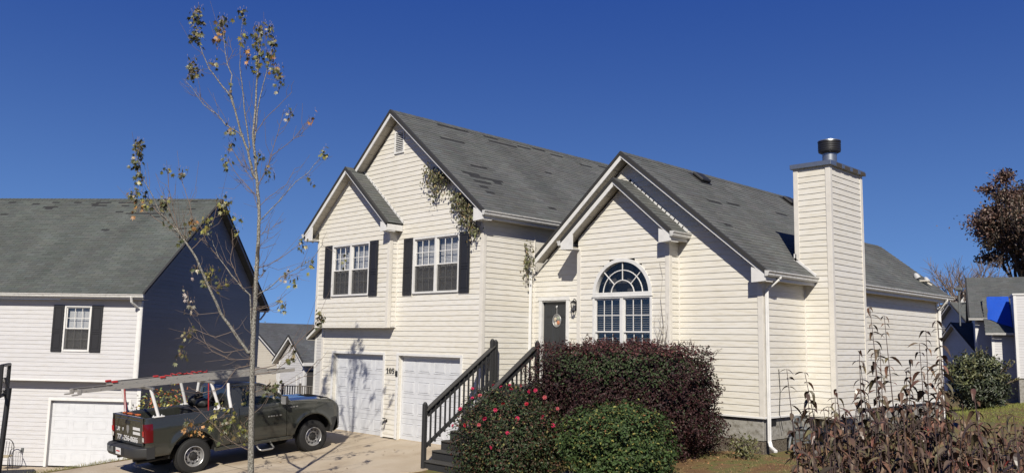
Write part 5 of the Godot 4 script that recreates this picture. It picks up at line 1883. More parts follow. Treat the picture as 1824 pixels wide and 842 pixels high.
	obj("windscreen", ws, M.tinted_glass, t)
	var rw := Geo.new()
	rw.quad(Vector3(-0.62, 1.42, 0.63), Vector3(0.62, 1.42, 0.63), Vector3(0.56, 1.78, 0.57), Vector3(-0.56, 1.78, 0.57))
	obj("rear_window", rw, M.tinted_glass, t)
	var cb := Geo.new()
	cb.quad(Vector3(-0.87, 0.70, 0.645), Vector3(0.87, 0.70, 0.645), Vector3(0.87, 1.42, 0.645), Vector3(-0.87, 1.42, 0.645))
	cb.quad(Vector3(-0.70, 1.78, 0.585), Vector3(0.70, 1.78, 0.585), Vector3(0.68, 1.86, 0.50), Vector3(-0.68, 1.86, 0.50))
	cb.quad(Vector3(-0.87, 1.42, 0.645), Vector3(-0.62, 1.42, 0.635), Vector3(-0.56, 1.79, 0.58), Vector3(-0.72, 1.79, 0.58))
	cb.quad(Vector3(0.87, 1.42, 0.645), Vector3(0.62, 1.42, 0.635), Vector3(0.56, 1.79, 0.58), Vector3(0.72, 1.79, 0.58))
	obj("cab_back", cb, P, t)
	var cw := Geo.new()
	cw.box(Vector3(-0.9, 1.25, -1.12), Vector3(0.9, 1.335, -0.80), 0.02)
	cw.box(Vector3(-0.80, 0.8, 0.30), Vector3(0.80, 1.40, 0.50), 0.06)
	for x in [-0.4, 0.4]:
		cw.box(Vector3(x - 0.13, 1.42, 0.34), Vector3(x + 0.13, 1.60, 0.44), 0.05)
	cw.box(Vector3(-0.88, 0.5, -1.0), Vector3(0.88, 0.7, 0.6))
	obj("seat", cw, M.black_plastic, t)
	var tw := Geo.new()
	var ring := []
	for i in 17:
		ring.append(Vector3(-0.4, 1.30, -0.62) + Vector3(cos(TAU * i / 16) * 0.18, sin(TAU * i / 16) * 0.16, sin(TAU * i / 16) * 0.09))
	tw.tube(ring, [0.016], 6, false)
	obj("steering_wheel", tw, M.black_plastic, t)
	# bed floor, bulkhead, tailgate
	box_part("bed_floor", Vector3(-0.83, 0.68, 0.66), Vector3(0.83, 0.74, 2.60), M.black_plastic, t)
	box_part("bed_bulkhead", Vector3(-0.83, 0.70, 0.655), Vector3(0.83, 1.36, 0.685), P, t)
	var tg := Geo.new()
	tg.box(Vector3(-0.80, 0.745, 2.56), Vector3(0.80, 1.375, 2.63), 0.02)
	tg.box(Vector3(-0.72, 0.80, 2.62), Vector3(0.72, 1.30, 2.638), 0.008)
	var tail := obj("tailgate", tg, P, t)
	box_part("tailgate_handle", Vector3(-0.12, 1.19, 2.636), Vector3(0.12, 1.265, 2.65), M.black_plastic, tail)
	# lettering and marks on the tailgate
	var ph := TextMesh.new()
	ph.text = "770-256-0686"
	ph.font = SystemFont.new()
	ph.font.font_names = PackedStringArray(["Droid Sans"])
	ph.font.font_weight = 700
	ph.font_size = 48
	ph.pixel_size = 0.0033
	ph.depth = 0.003
	var pn := MeshInstance3D.new()
	pn.name = "phone_lettering"
	pn.mesh = ph
	pn.material_override = M.decal_white
	tail.add_child(pn, true)
	pn.position = Vector3(-0.03, 0.865, 2.6405)
	pn.scale = Vector3(1.22, 1.0, 1.0)
	for row in 2:
		var lg := Geo.new()
		var x := 0.30
		var k := 0
		while x < 0.66:
			var w: float = [0.035, 0.026, 0.04, 0.03, 0.034][k % 5]
			lg.box(Vector3(x, 1.085 - row * 0.10, 2.637), Vector3(x + w, 1.145 - row * 0.10, 2.6415))
			lg.box(Vector3(x - 0.005, 1.082 - row * 0.10 + 0.02 * (k % 2), 2.637), Vector3(x + w + 0.008, 1.10 - row * 0.10 + 0.03 * (k % 2), 2.641))
			x += w + 0.011
			k += 1
		obj("small_lettering", lg, M.decal_white, tail)
	var eg := Geo.new()
	eg.prism(PackedVector2Array([Vector2(-0.06, 0.08), Vector2(0, 0.095), Vector2(0.06, 0.08), Vector2(0.065, 0.0), Vector2(0.035, -0.07), Vector2(0, -0.10), Vector2(-0.035, -0.07), Vector2(-0.065, 0.0)]), Vector3(0.0, 1.07, 2.637), Vector3.RIGHT, Vector3.UP, Vector3(0, 0, 0.006))
	obj("tailgate_badge", eg, M.steel_wheel, tail)
	var dg := Geo.new()
	for q in [[-0.70, 1.00, 0.03, 0.10], [-0.66, 1.00, 0.06, 0.03], [-0.58, 1.02, 0.03, 0.08], [-0.53, 1.06, 0.06, 0.03], [-0.53, 1.00, 0.03, 0.07], [-0.30, 1.02, 0.05, 0.07]]:
		dg.box(Vector3(q[0], q[1], 2.637), Vector3(q[0] + q[2], q[1] + q[3], 2.6412))
	obj("tailgate_decal", dg, M.decal_white, tail)
	for s in [1.0, -1.0]:
		var lg := Geo.new()
		var lr := []
		for i in 6:
			var y := lerpf(0.84, 1.24, i / 5.0)
			lr.append([Vector3(s * 0.81, y, 2.635), Vector3(s * 0.88, y, 2.648), Vector3(s * (side_x(y, 2.6) - 0.01), y, 2.635), Vector3(s * (side_x(y, 2.55) + 0.008), y, 2.56), Vector3(s * (side_x(y, 2.46) + 0.006), y, 2.47)])
		lg.grid(lr, s < 0)
		var lamp := obj("tail_light", lg, M.tail_red, t)
		var l2 := Geo.new()
		l2.grid([[Vector3(s * 0.82, 0.98, 2.645), Vector3(s * 0.93, 0.98, 2.652)], [Vector3(s * 0.82, 1.09, 2.645), Vector3(s * 0.93, 1.09, 2.652)]], s < 0)
		obj("brake_lens", l2, M.tail_red_bright, lamp)
		var l3 := Geo.new()
		l3.grid([[Vector3(s * 0.82, 0.86, 2.645), Vector3(s * 0.93, 0.86, 2.652)], [Vector3(s * 0.82, 0.95, 2.645), Vector3(s * 0.93, 0.95, 2.652)]], s < 0)
		obj("reverse_lens", l3, M.lamp_clear, lamp)
	var rb := Geo.new()
	var rrow := []
	for i in 17:
		var u := lerpf(-1, 1, i / 16.0)
		var z := 2.86 - 0.24 * pow(absf(u), 7)
		rrow.append([Vector3(u * 0.99, 0.735, z - 0.20), Vector3(u * 0.99, 0.735, z - 0.02), Vector3(u * 0.99, 0.71, z), Vector3(u * 0.99, 0.56, z), Vector3(u * 0.99, 0.50, z - 0.03), Vector3(u * 0.99, 0.49, z - 0.2)])
	rb.grid(rrow, false)
	rb.quad(Vector3(0.99, 0.735, 2.62), Vector3(0.99, 0.735, 2.44), Vector3(0.99, 0.49, 2.44), Vector3(0.99, 0.49, 2.62))
	var bump := obj("rear_bumper", rb, M.bumper_dark, t)
	box_part("plate_recess", Vector3(-0.36, 0.545, 2.85), Vector3(0.36, 0.715, 2.862), M.black_plastic, bump)
	box_part("number_plate", Vector3(-0.10, 0.555, 2.866), Vector3(0.19, 0.70, 2.872), M.decal_white, bump)
	box_part("plate_print", Vector3(-0.06, 0.615, 2.872), Vector3(0.14, 0.645, 2.875), M.tail_red_bright, bump)
	var hx := Geo.new()
	hx.box(Vector3(-0.62, 0.57, 2.855), Vector3(-0.28, 0.70, 2.872), 0.01)
	obj("bumper_step", hx, M.meter_grey, bump)
	# chassis
	var ch := Geo.new()
	for x in [-0.45, 0.45]:
		ch.box(Vector3(x - 0.04, 0.40, -2.3), Vector3(x + 0.04, 0.54, 2.7))
	ch.box(Vector3(-0.8, 0.46, -2.2), Vector3(0.8, 0.52, 0.66))
	for z in [-1.55, 1.55]:
		ch.tube([Vector3(-0.75, 0.40, z), Vector3(0.75, 0.40, z)], [0.05], 8)
	ch.lathe([Vector2(0.0, 0.14), Vector2(0.12, 0.13), Vector2(0.16, 0.0), Vector2(0.12, -0.13), Vector2(0, -0.14)], Vector3(0, 0.40, 1.55), 12)
	ch.tube([Vector3(0.5, 0.42, 1.8), Vector3(0.62, 0.40, 2.3), Vector3(0.66, 0.40, 2.72)], [0.035], 8)
	obj("chassis", ch, M.black_plastic, t)
	for s in [1.0, -1.0]:
		for z in [-1.55, 1.55]:
			wheel(t, Vector3(s * 0.86, 0.395, z), s)
	# ladder rack
	for s in [1.0, -1.0]:
		for q in [[2.31, 2.45], [0.89, 1.05]]:
			var g := Geo.new()
			g.tube([Vector3(s * 0.90, 1.36, q[0]), Vector3(s * 0.84, 1.98, q[1])], [0.036], 10)
			g.box(Vector3(s * 0.90 - 0.07, 1.36, q[0] - 0.12), Vector3(s * 0.90 + 0.05, 1.385, q[0] + 0.12), 0.005)
			for k in [-0.09, 0.09]:
				g.tube([Vector3(s * 0.90 - s * 0.05, 1.38, q[0] + k), Vector3(s * 0.90 - s * 0.05, 1.41, q[0] + k)], [0.012], 6)
			obj("rack_post", g, M.white_metal, t)
		var hb := Geo.new()
		hb.tube([Vector3(s * 0.89, 1.36, 0.60), Vector3(s * 0.83, 1.66, 0.62), Vector3(s * 0.77, 1.93, 0.60)], [0.04, 0.038, 0.034], 10)
		obj("cab_highlight_post", hb, M.white_metal, t)  # added white post, shaped to stand for the bright highlight on the cab corner
	for z in [2.45, 1.05]:
		board(t, "rack_crossbar", Vector3(-0.98, 2.0, z), Vector3(0.98, 2.0, z), 0.05, 0.05, Vector3.UP, M.aluminium, 0.006)
	var strap := Geo.new()
	strap.beam(Vector3(0.72, 1.20, 1.08), Vector3(0.80, 1.98, 1.10), 0.045, 0.006, Vector3.BACK)
	strap.beam(Vector3(-0.82, 1.30, 2.36), Vector3(-0.78, 1.98, 2.40), 0.04, 0.006, Vector3.BACK)
	strap.tube([Vector3(-0.76, 1.98, 2.42), Vector3(-0.70, 1.6, 2.45), Vector3(-0.74, 1.42, 2.44)], [0.008], 5)
	obj("ratchet_strap", strap, M.red_plastic, t)
	# the gear in the bed
	var fit := Transform3D(Basis(Vector3.RIGHT, deg_to_rad(TRUCK_PITCH)), TRUCK_AT)
	var lev := Geo.new()
	lev.box(Vector3(-0.62, 1.372, 2.45), Vector3(0.28, 1.40, 2.52), 0.006)
	var lv := tag(obj("orange_spirit_level", lev, M.orange_plastic), "long orange tool lying along the top of pickup's tailgate", "tool")
	lv.transform = fit
	var bx := thing("tool_box", "black tool box in the pickup bed behind the cab", "tool box", Vector3.ZERO)
	bx.transform = fit
	box_part("box", Vector3(-0.7, 0.745, 0.72), Vector3(0.55, 1.30, 1.15), M.black_plastic, bx, 0.03)
	box_part("lid", Vector3(-0.72, 1.30, 0.70), Vector3(0.57, 1.36, 1.17), M.black_plastic, bx, 0.02)
	var pk := thing("tool_bag", "black bulky tool bag piled on the tool box in the pickup bed", "bag", Vector3.ZERO)
	pk.transform = fit
	var bgm := Geo.new()
	for q in [[-0.35, 1.5, 0.9, 0.22, 0.16, 0.18], [0.05, 1.46, 0.92, 0.2, 0.12, 0.16], [-0.2, 1.62, 0.9, 0.12, 0.1, 0.1]]:
		var rws := []
		for i in 9:
			var rw2 := []
			for k in 13:
				var a := PI * i / 8.0 - PI / 2
				var b := TAU * k / 12.0
				var w := 1.0 + 0.12 * sin(b * 3 + i)
				rw2.append(Vector3(q[0] + cos(a) * cos(b) * q[3] * w, q[1] + sin(a) * q[4], q[2] + cos(a) * sin(b) * q[5] * w))
			rws.append(rw2)
		bgm.grid(rws, true)
	obj("bag", bgm, M.black_plastic, pk)
	# extension ladder on the rack
	var l := thing("extension_ladder", "long grey aluminium extension ladder tied on the pickup's rack, overhanging its tail", "ladder", Vector3.ZERO)
	l.transform = fit
	for q in [[0.40, 2.03, -1.30, 3.85, 0.24], [0.37, 2.115, -0.55, 3.15, 0.19]]:
		var cx := 0.34
		var hw: float = q[4]
		for s in [1.0, -1.0]:
			var g := Geo.new()
			var x: float = cx + s * hw
			g.box(Vector3(x - 0.004, q[1], q[2]), Vector3(x + 0.004, q[1] + 0.085, q[3]))
			g.box(Vector3(x - (0.03 if s > 0 else 0.0), q[1] + 0.079, q[2]), Vector3(x + (0.0 if s > 0 else 0.03), q[1] + 0.085, q[3]))
			g.box(Vector3(x - (0.03 if s > 0 else 0.0), q[1], q[2]), Vector3(x + (0.0 if s > 0 else 0.03), q[1] + 0.006, q[3]))
			obj("ladder_rail", g, M.ladder_metal, l)
		var z: float = q[2] + 0.15
		while z < q[3] - 0.1:
			var g := Geo.new()
			g.tube([Vector3(cx - hw - 0.008, q[1] + 0.042, z), Vector3(cx + hw + 0.012, q[1] + 0.042, z)], [0.017], 8)
			obj("rung", g, M.ladder_metal, l)
			z += 0.305
	for s in [1.0, -1.0]:
		var g := Geo.new()
		g.box(Vector3(0.34 + s * 0.24 - 0.02, 1.995, 3.81), Vector3(0.34 + s * 0.24 + 0.02, 2.11, 3.89), 0.006)
		g.box(Vector3(0.34 + s * 0.24 - 0.03, 1.99, 3.88), Vector3(0.34 + s * 0.24 + 0.03, 2.02, 4.0), 0.006)
		obj("ladder_foot", g, M.ladder_metal, l)
		var gr := Geo.new()
		for z in [3.05, 2.0]:
			gr.box(Vector3(0.34 + s * 0.19 - 0.03, 2.18, z), Vector3(0.34 + s * 0.19 + 0.03, 2.225, z + 0.12), 0.008)
		obj("ladder_guide", gr, M.red_plastic, l)
	var rope := Geo.new()
	var pts := []
	for i in 22:
		pts.append(Vector3(0.30 + 0.16 * sin(i * 2.3), 2.22 + 0.025 * cos(i * 1.7), 0.9 + i * 0.045))
	rope.tube(pts, [0.012], 5)
	obj("ladder_rope", rope, M.red_plastic, l)

func wheel(t: Node3D, at: Vector3, s: float) -> void:
	var w := Node3D.new()
	w.name = "wheel"
	t.add_child(w, true)
	w.position = at
	var ax := Basis(Vector3(0, 0, 1), Vector3(s, 0, 0), Vector3(0, s, 0))   # y of the lathe points outward
	var ty := Geo.new()
	ty.lathe([Vector2(0.225, 0.125), Vector2(0.25, 0.135), Vector2(0.31, 0.14), Vector2(0.365, 0.128), Vector2(0.388, 0.10), Vector2(0.395, 0.06), Vector2(0.396, -0.06), Vector2(0.388, -0.10), Vector2(0.36, -0.13), Vector2(0.25, -0.13), Vector2(0.22, -0.10)], Vector3.ZERO, 40, ax)
	for k in 60:
		var a := TAU * k / 60
		for q in [[-0.10, -0.02], [0.02, 0.10]]:
			ty.xf = Transform3D(Basis(Vector3(s, 0, 0), a + (0.05 if q[0] > 0 else 0.0)), Vector3.ZERO)
			ty.box(Vector3(q[0], 0.392, -0.014), Vector3(q[1], 0.403, 0.014))
	ty.xf = Transform3D()
	obj("tyre", ty, M.rubber, w)
	var rm := Geo.new()
	rm.lathe([Vector2(0.232, 0.132), Vector2(0.222, 0.138), Vector2(0.212, 0.128), Vector2(0.205, 0.07), Vector2(0.19, 0.035), Vector2(0.165, 0.045), Vector2(0.125, 0.075), Vector2(0.10, 0.072), Vector2(0.085, 0.06), Vector2(0.0, 0.06)], Vector3.ZERO, 36, ax)
	rm.lathe([Vector2(0.225, -0.12), Vector2(0.19, -0.1), Vector2(0.19, 0.03)], Vector3.ZERO, 30, ax)
	var rim := obj("rim", rm, M.steel_wheel, w)
	var hg := Geo.new()
	for k in 10:
		var a := TAU * (k + 0.5) / 10
		var c := ax * Vector3(cos(a) * 0.162, 0.050, sin(a) * 0.162)
		var rad := (ax * Vector3(cos(a), 0, sin(a))).normalized()
		var tan := (ax * Vector3(-sin(a), 0, cos(a))).normalized()
		var out := Vector3(s, 0, 0)
		for i in 10:
			var b := TAU * i / 10
			var b2 := TAU * (i + 1) / 10
			hg.tri_out(c + out * 0.004, c + rad * 0.026 * cos(b) + tan * 0.021 * sin(b) + out * (0.004 - 0.012 * cos(b)), c + rad * 0.026 * cos(b2) + tan * 0.021 * sin(b2) + out * (0.004 - 0.012 * cos(b2)), c - out)
	obj("vent_hole", hg, M.black_plastic, rim)
	var hc := Geo.new()
	hc.lathe([Vector2(0.088, 0.062), Vector2(0.085, 0.085), Vector2(0.06, 0.095), Vector2(0.055, 0.115), Vector2(0.0, 0.12)], Vector3.ZERO, 20, ax)
	for k in 8:
		var a := TAU * k / 8
		var c := ax * Vector3(cos(a) * 0.098, 0.07, sin(a) * 0.098)
		hc.tube([c, c + Vector3(s * 0.025, 0, 0)], [0.011], 6)
	obj("hub", hc, M.black_plastic, w)

# ---------------------------------------------------------------- small things on and round the house
func build_small_things() -> void:
	# house number
	var num := thing("house_number", "black numerals 105 on the cream siding between the garage doors", "house number", Vector3(-3.54, 1.70, 0.02))
	var k := 0
	for ch in ["1", "0", "5"]:
		var tm := TextMesh.new()
		tm.text = ch
		tm.font = SystemFont.new()
		tm.font.font_names = PackedStringArray(["Droid Serif"])
		tm.font.font_weight = 700
		tm.font_size = 48
		tm.pixel_size = 0.0043
		tm.depth = 0.012
		var o := MeshInstance3D.new()
		o.mesh = tm
		o.material_override = M.black_metal
		o.name = "numeral"
		num.add_child(o, true)
		o.position = Vector3(-0.125 + 0.125 * k, 0.085, 0.0)
		k += 1
	var kp := thing("keypad", "small black keypad on the trim left of the right garage door", "keypad", Vector3(-3.235, 1.65, 0.03))
	box_part("case", Vector3(-0.045, 0.0, 0.0), Vector3(0.045, 0.15, 0.03), M.black_plastic, kp, 0.012)
	box_part("cover", Vector3(-0.037, 0.02, 0.03), Vector3(0.037, 0.13, 0.036), M.black_metal, kp, 0.004)
	var hb := thing("hose_bib", "dark outdoor tap low on the siding between the garage doors", "tap", Vector3(-3.63, 0.42, 0.018))
	var g := Geo.new()
	g.lathe([Vector2(0.035, 0.0), Vector2(0.035, 0.01), Vector2(0.018, 0.012), Vector2(0.018, 0.08), Vector2(0, 0.085)], Vector3(0, 0.05, 0), 12, Basis(Vector3.RIGHT, Vector3.BACK, Vector3.DOWN))
	g.tube([Vector3(0, 0.05, 0.07), Vector3(0, 0.03, 0.11), Vector3(0, -0.05, 0.12)], [0.018, 0.017, 0.02], 8)
	obj("spout", g, M.black_metal, hb)
	var v := Geo.new()
	v.tube([Vector3(0, 0.06, 0.07), Vector3(0, 0.11, 0.085)], [0.008], 6)
	v.lathe([Vector2(0.045, 0), Vector2(0.05, 0.008), Vector2(0.045, 0.016), Vector2(0, 0.016)], Vector3(0, 0.11, 0.085), 10)
	obj("tap_handle", v, M.black_metal, hb)
	# wall lantern
	var l := thing("wall_lantern", "black wall lantern right of the charcoal front door", "lantern", Vector3(1.47, 3.30, -1.80))
	box_part("back_plate", Vector3(-0.05, 0.10, 0.0), Vector3(0.05, 0.30, 0.02), M.black_metal, l, 0.008)
	var ar := Geo.new()
	ar.tube([Vector3(0, 0.26, 0.01), Vector3(0, 0.36, 0.05), Vector3(0, 0.38, 0.11), Vector3(0, 0.33, 0.13)], [0.011], 6)
	obj("arm", ar, M.black_metal, l)
	var bd := Geo.new()
	bd.lathe([Vector2(0.0, 0.345), Vector2(0.03, 0.335), Vector2(0.085, 0.285), Vector2(0.085, 0.275), Vector2(0.06, 0.275)], Vector3(0, 0, 0.13), 6)
	bd.lathe([Vector2(0.05, 0.10), Vector2(0.05, 0.085), Vector2(0.02, 0.06), Vector2(0.0, 0.03)], Vector3(0, 0, 0.13), 6)
	for i in 6:
		var a := TAU * i / 6
		bd.tube([Vector3(cos(a) * 0.05, 0.095, 0.13 + sin(a) * 0.05), Vector3(cos(a) * 0.075, 0.28, 0.13 + sin(a) * 0.075)], [0.006], 4)
	obj("lantern_cage", bd, M.black_metal, l)
	var gp := Geo.new()
	gp.lathe([Vector2(0.045, 0.10), Vector2(0.068, 0.275)], Vector3(0, 0, 0.13), 6)
	obj("lantern_glass", gp, M.window_glass, l)
	# door ornament
	var d := thing("door_plaque", "oval pastel-painted plaque hanging by a white bow on the front door", "ornament", Vector3(0.76, 3.16, -1.858))
	var dg := Geo.new()
	var ring := []
	for i in 25:
		ring.append(Vector3(0.135 * cos(TAU * i / 24), 0.155 * sin(TAU * i / 24), 0))
	dg.tube(ring, [0.012], 6, false)
	obj("rim", dg, M.steel_wheel, d)
	var cols := [lin(0.55, 0.48, 0.36), lin(0.50, 0.20, 0.10), lin(0.32, 0.36, 0.28), lin(0.62, 0.58, 0.5), lin(0.16, 0.15, 0.15)]
	var spots := [[-0.05, 0.03, 0.05], [0.045, -0.05, 0.055], [0.05, 0.06, 0.05], [-0.03, -0.08, 0.05], [0.0, 0.01, 0.035]]
	var base := Geo.new()
	for i in 24:
		base.tri(Vector3.ZERO, ring[i], ring[i + 1])
	obj("plaque_board", base, mat("plaque_paint", lin(0.22, 0.22, 0.22), 0.6), d)
	for i in 5:
		var sg := Geo.new()
		sg.lathe([Vector2(spots[i][2], 0.002), Vector2(spots[i][2] * 0.7, 0.012), Vector2(0, 0.016)], Vector3(spots[i][0], spots[i][1], 0), 9, Basis(Vector3.RIGHT, Vector3.BACK, Vector3.DOWN))
		obj("painted_flower", sg, mat("plaque_flower_%d" % i, cols[i], 0.6), d)
	var cd := Geo.new()
	cd.tube([Vector3(0, 0.15, 0.0), Vector3(0, 0.30, 0.0)], [0.004], 4)
	for s in [-1.0, 1.0]:
		cd.grid([[Vector3(0, 0.30, 0), Vector3(s * 0.03, 0.34, 0.02), Vector3(s * 0.02, 0.38, 0)], [Vector3(0, 0.30, 0.005), Vector3(s * 0.01, 0.32, 0.03), Vector3(0, 0.36, 0.02)]])
	obj("bow", cd, M.decal_white, d)
	# gas meter by the right-hand wall
	var m := thing("gas_meter", "grey gas meter with looped pipes against the right side foundation", "gas meter", Vector3(6.72, 0.5, -2.86))
	var mb := Geo.new()
	mb.box(Vector3(-0.14, 0.12, -0.16), Vector3(0.14, 0.40, 0.16), 0.05)
	mb.box(Vector3(-0.11, 0.40, -0.12), Vector3(0.11, 0.48, 0.12), 0.03)
	mb.lathe([Vector2(0.09, 0.0), Vector2(0.09, 0.02), Vector2(0, 0.022)], Vector3(0.14, 0.29, 0.0), 16, Basis(Vector3.BACK, Vector3.RIGHT, Vector3.UP))
	obj("meter_case", mb, M.meter_grey, m)
	var mp := Geo.new()
	mp.tube([Vector3(0, 0.46, 0.10), Vector3(0, 0.62, 0.10), Vector3(0, 0.66, 0.14), Vector3(0, 0.66, 0.38), Vector3(0, 0.62, 0.42), Vector3(0, 0.05, 0.42), Vector3(0, -0.3, 0.42)], [0.02], 8)
	mp.tube([Vector3(0, 0.46, -0.10), Vector3(0, 0.58, -0.10), Vector3(-0.05, 0.62, -0.12), Vector3(-0.34, 0.62, -0.14)], [0.02], 8)
	mp.tube([Vector3(-0.02, 0.30, 0.42), Vector3(0.02, 0.30, 0.60), Vector3(0.0, 0.1, 0.62)], [0.026], 8)
	mp.lathe([Vector2(0.0, -0.05), Vector2(0.075, -0.04), Vector2(0.085, 0.0), Vector2(0.075, 0.04), Vector2(0.0, 0.05)], Vector3(0.0, 0.64, 0.26), 14, Basis(Vector3.BACK, Vector3.RIGHT, Vector3.UP))
	obj("pipe", mp, M.meter_grey, m)
	# thin cable down the wall
	var cg := Geo.new()
	cg.tube([Vector3(6.435, 2.15, -2.42), Vector3(6.435, 1.7, -2.46), Vector3(6.44, 1.25, -2.40), Vector3(6.46, 0.9, -2.5)], [0.008], 5)
	tag(obj("cable", cg, M.black_plastic), "thin dark cable hanging down the siding above the foundation vent", "cable")
	# satellite leftovers on the low rear roof
	for q in [[Vector3(6.16, 4.60, -11.15), 0.085, "white cap lying on the low rear roof, larger of two, nearer the gutter end"], [Vector3(6.22, 4.53, -11.75), 0.07, "small white cap at the very corner of the low rear roof"]]:
		var wc := Geo.new()
		wc.lathe([Vector2(q[1], 0.0), Vector2(q[1] * 1.05, 0.05), Vector2(q[1] * 0.8, 0.13), Vector2(q[1] * 0.4, 0.17), Vector2(0, 0.18)], Vector3.ZERO, 12, Basis(Vector3(0, 0, 1), 0.5))
		obj("roof_cap", wc, M.blind, get_node("house")).position = q[0]
	var tn := Geo.new()
	tn.box(Vector3(-0.12, 0.0, -0.1), Vector3(0.12, 0.06, 0.1), 0.02)
	tn.tube([Vector3(0, 0.03, 0), Vector3(0.2, -0.1, 0.02)], [0.03], 6)
	obj("roof_cap_flashing", tn, M.soffit, get_node("house")).position = Vector3(6.28, 4.50, -11.3)
	# a thin mast at the far corner
	var mg := Geo.new()
	mg.tube([Vector3(6.85, 3.3, -12.32), Vector3(6.85, 4.35, -12.32)], [0.02], 6)
	mg.box(Vector3(6.75, 4.3, -12.38), Vector3(6.95, 4.40, -12.26), 0.02)
	tag(obj("corner_mast", mg, M.meter_grey), "thin grey mast with a small box at the far right roof corner", "mast")
	# stones in the grass
	for q in [[Vector3(4.60, 0, 2.55), 0.13, "tan rounded stone in the grass before the bushes, left one"], [Vector3(4.86, 0, 2.30), 0.16, "larger pale stone in the grass between the rose bush and green bush"], [Vector3(4.1, 0, 2.2), 0.08, "smallest stone at the foot of the rose bush"], [Vector3(8.3, 0, 0.9), 0.06, "small pale stone on the bare lawn right of the hedge"]]:
		var p: Vector3 = q[0]
		p.y = ground_y(p.x, p.z)
		var o := tag(obj("stone", blob(Vector3.ZERO, Vector3(q[1] * 1.25, q[1] * 0.75, q[1]), 0.22, int(p.x * 10)), M.stone), q[2], "stone")
		o.position = p
	basketball_hoop()
	garden_chair()

func blob(c: Vector3, r: Vector3, rough: float, sd: int, U := 16, V := 10) -> Geo:
	var f := FastNoiseLite.new()
	f.seed = sd
	f.frequency = 0.9
	var rows := []
	for i in V + 1:
		var row := []
		for k in U + 1:
			var a := PI * i / V - PI / 2
			var b := TAU * (k % U) / U
			var d := Vector3(cos(a) * cos(b), sin(a), cos(a) * sin(b))
			row.append(c + d * r * (1.0 + rough * f.get_noise_3d(d.x * 2, d.y * 2, d.z * 2) * 2.0))
		rows.append(row)
	var g := Geo.new()
	g.grid(rows, true)
	return g

func basketball_hoop() -> void:
	var at := Vector3(-8.12, 0, 7.92)
	at.y = ground_y(at.x, at.z)
	var t := thing("basketball_hoop", "black-framed basketball hoop on a pole at the left edge, seen almost edge-on", "basketball hoop", at, deg_to_rad(-22))
	var g := Geo.new()
	var top := 1.2 - at.y
	g.tube([Vector3(0.10, 0, 0.06), Vector3(0.0, top + 0.1, 0)], [0.06], 10)
	g.tube([Vector3(0.0, top - 0.35, 0), Vector3(0.0, top + 0.05, 0.1)], [0.03], 8)
	g.tube([Vector3(0.0, top, 0), Vector3(0.0, top + 0.35, 0.1)], [0.03], 8)
	obj("pole", g, M.black_metal, t)
	var b := Geo.new()
	for e in [[-0.62, 0.0, -0.55, 0.78], [0.55, 0.0, 0.62, 0.78], [-0.55, 0.0, 0.55, 0.07], [-0.55, 0.71, 0.55, 0.78]]:
		b.box(Vector3(e[0], top - 0.1 + e[1], 0.07), Vector3(e[2], top - 0.1 + e[3], 0.16), 0.02)
	var bo := obj("backboard_frame", b, M.black_metal, t)
	box_part("backboard", Vector3(-0.55, top - 0.03, 0.11), Vector3(0.55, top + 0.61, 0.125), M.window_glass, bo, 0.0)
	var r := Geo.new()
	var ring := []
	for i in 25:
		ring.append(Vector3(0.225 * cos(TAU * i / 24), top + 0.05, 0.42 + 0.225 * sin(TAU * i / 24)))
	r.tube(ring, [0.01], 6, false)
	obj("rim", r, M.orange_plastic, t)
	var n := Geo.new()
	for i in 12:
		var a := TAU * i / 12
		var a2 := TAU * (i + 1) / 12
		n.tube([Vector3(0.225 * cos(a), top + 0.05, 0.42 + 0.225 * sin(a)), Vector3(0.16 * cos(a2), top - 0.2, 0.42 + 0.16 * sin(a2)), Vector3(0.12 * cos(a), top - 0.4, 0.42 + 0.12 * sin(a))], [0.004], 3, false)
	obj("net", n, M.decal_white, t)
	var ba := Geo.new()
	ba.box(Vector3(-0.4, 0.0, -0.7), Vector3(0.4, 0.16, 0.2), 0.06)
	obj("base", ba, M.black_plastic, t)

func garden_chair() -> void:
	var at := Vector3(-13.15, 0, 2.96) + NX * -4.0 + NZ * 0.45
	at.y = ground_y(at.x, at.z) + 0.01
	var t := thing("garden_chair", "dark metal garden chair against the white wall at the lower left edge", "chair", at, deg_to_rad(60))
	var seat := Geo.new()
	seat.box(Vector3(-0.23, 0.42, -0.22), Vector3(0.23, 0.45, 0.24), 0.015)
	obj("seat", seat, mat("seat_cushion", lin(0.42, 0.36, 0.24), 0.8), t)
	for s in [-1.0, 1.0]:
		for f in [-1.0, 1.0]:
			var l := Geo.new()
			l.tube([Vector3(s * 0.24, 0.0, f * 0.25), Vector3(s * 0.22, 0.43, f * 0.22)], [0.013], 6)
			obj("leg", l, M.black_metal, t)
		var a := Geo.new()
		a.tube([Vector3(s * 0.24, 0.43, 0.22), Vector3(s * 0.27, 0.64, 0.20), Vector3(s * 0.27, 0.66, 0.1), Vector3(s * 0.25, 0.66, -0.22)], [0.013], 6)
		obj("armrest", a, M.black_metal, t)
	var b := Geo.new()
	var pts := []
	for i in 13:
		var q := PI * i / 12
		pts.append(Vector3(0.24 * cos(q), 0.62 + 0.32 * sin(q), -0.24 - 0.08 * sin(q)))
	b.tube([Vector3(0.22, 0.42, -0.22)] + pts + [Vector3(-0.22, 0.42, -0.22)], [0.014], 6)
	for i in 5:
		b.tube([Vector3(-0.16 + 0.08 * i, 0.44, -0.23), Vector3(-0.16 + 0.08 * i, 0.88 - 0.02 * absf(i - 2), -0.31)], [0.008], 5)
	obj("backrest", b, M.black_metal, t)

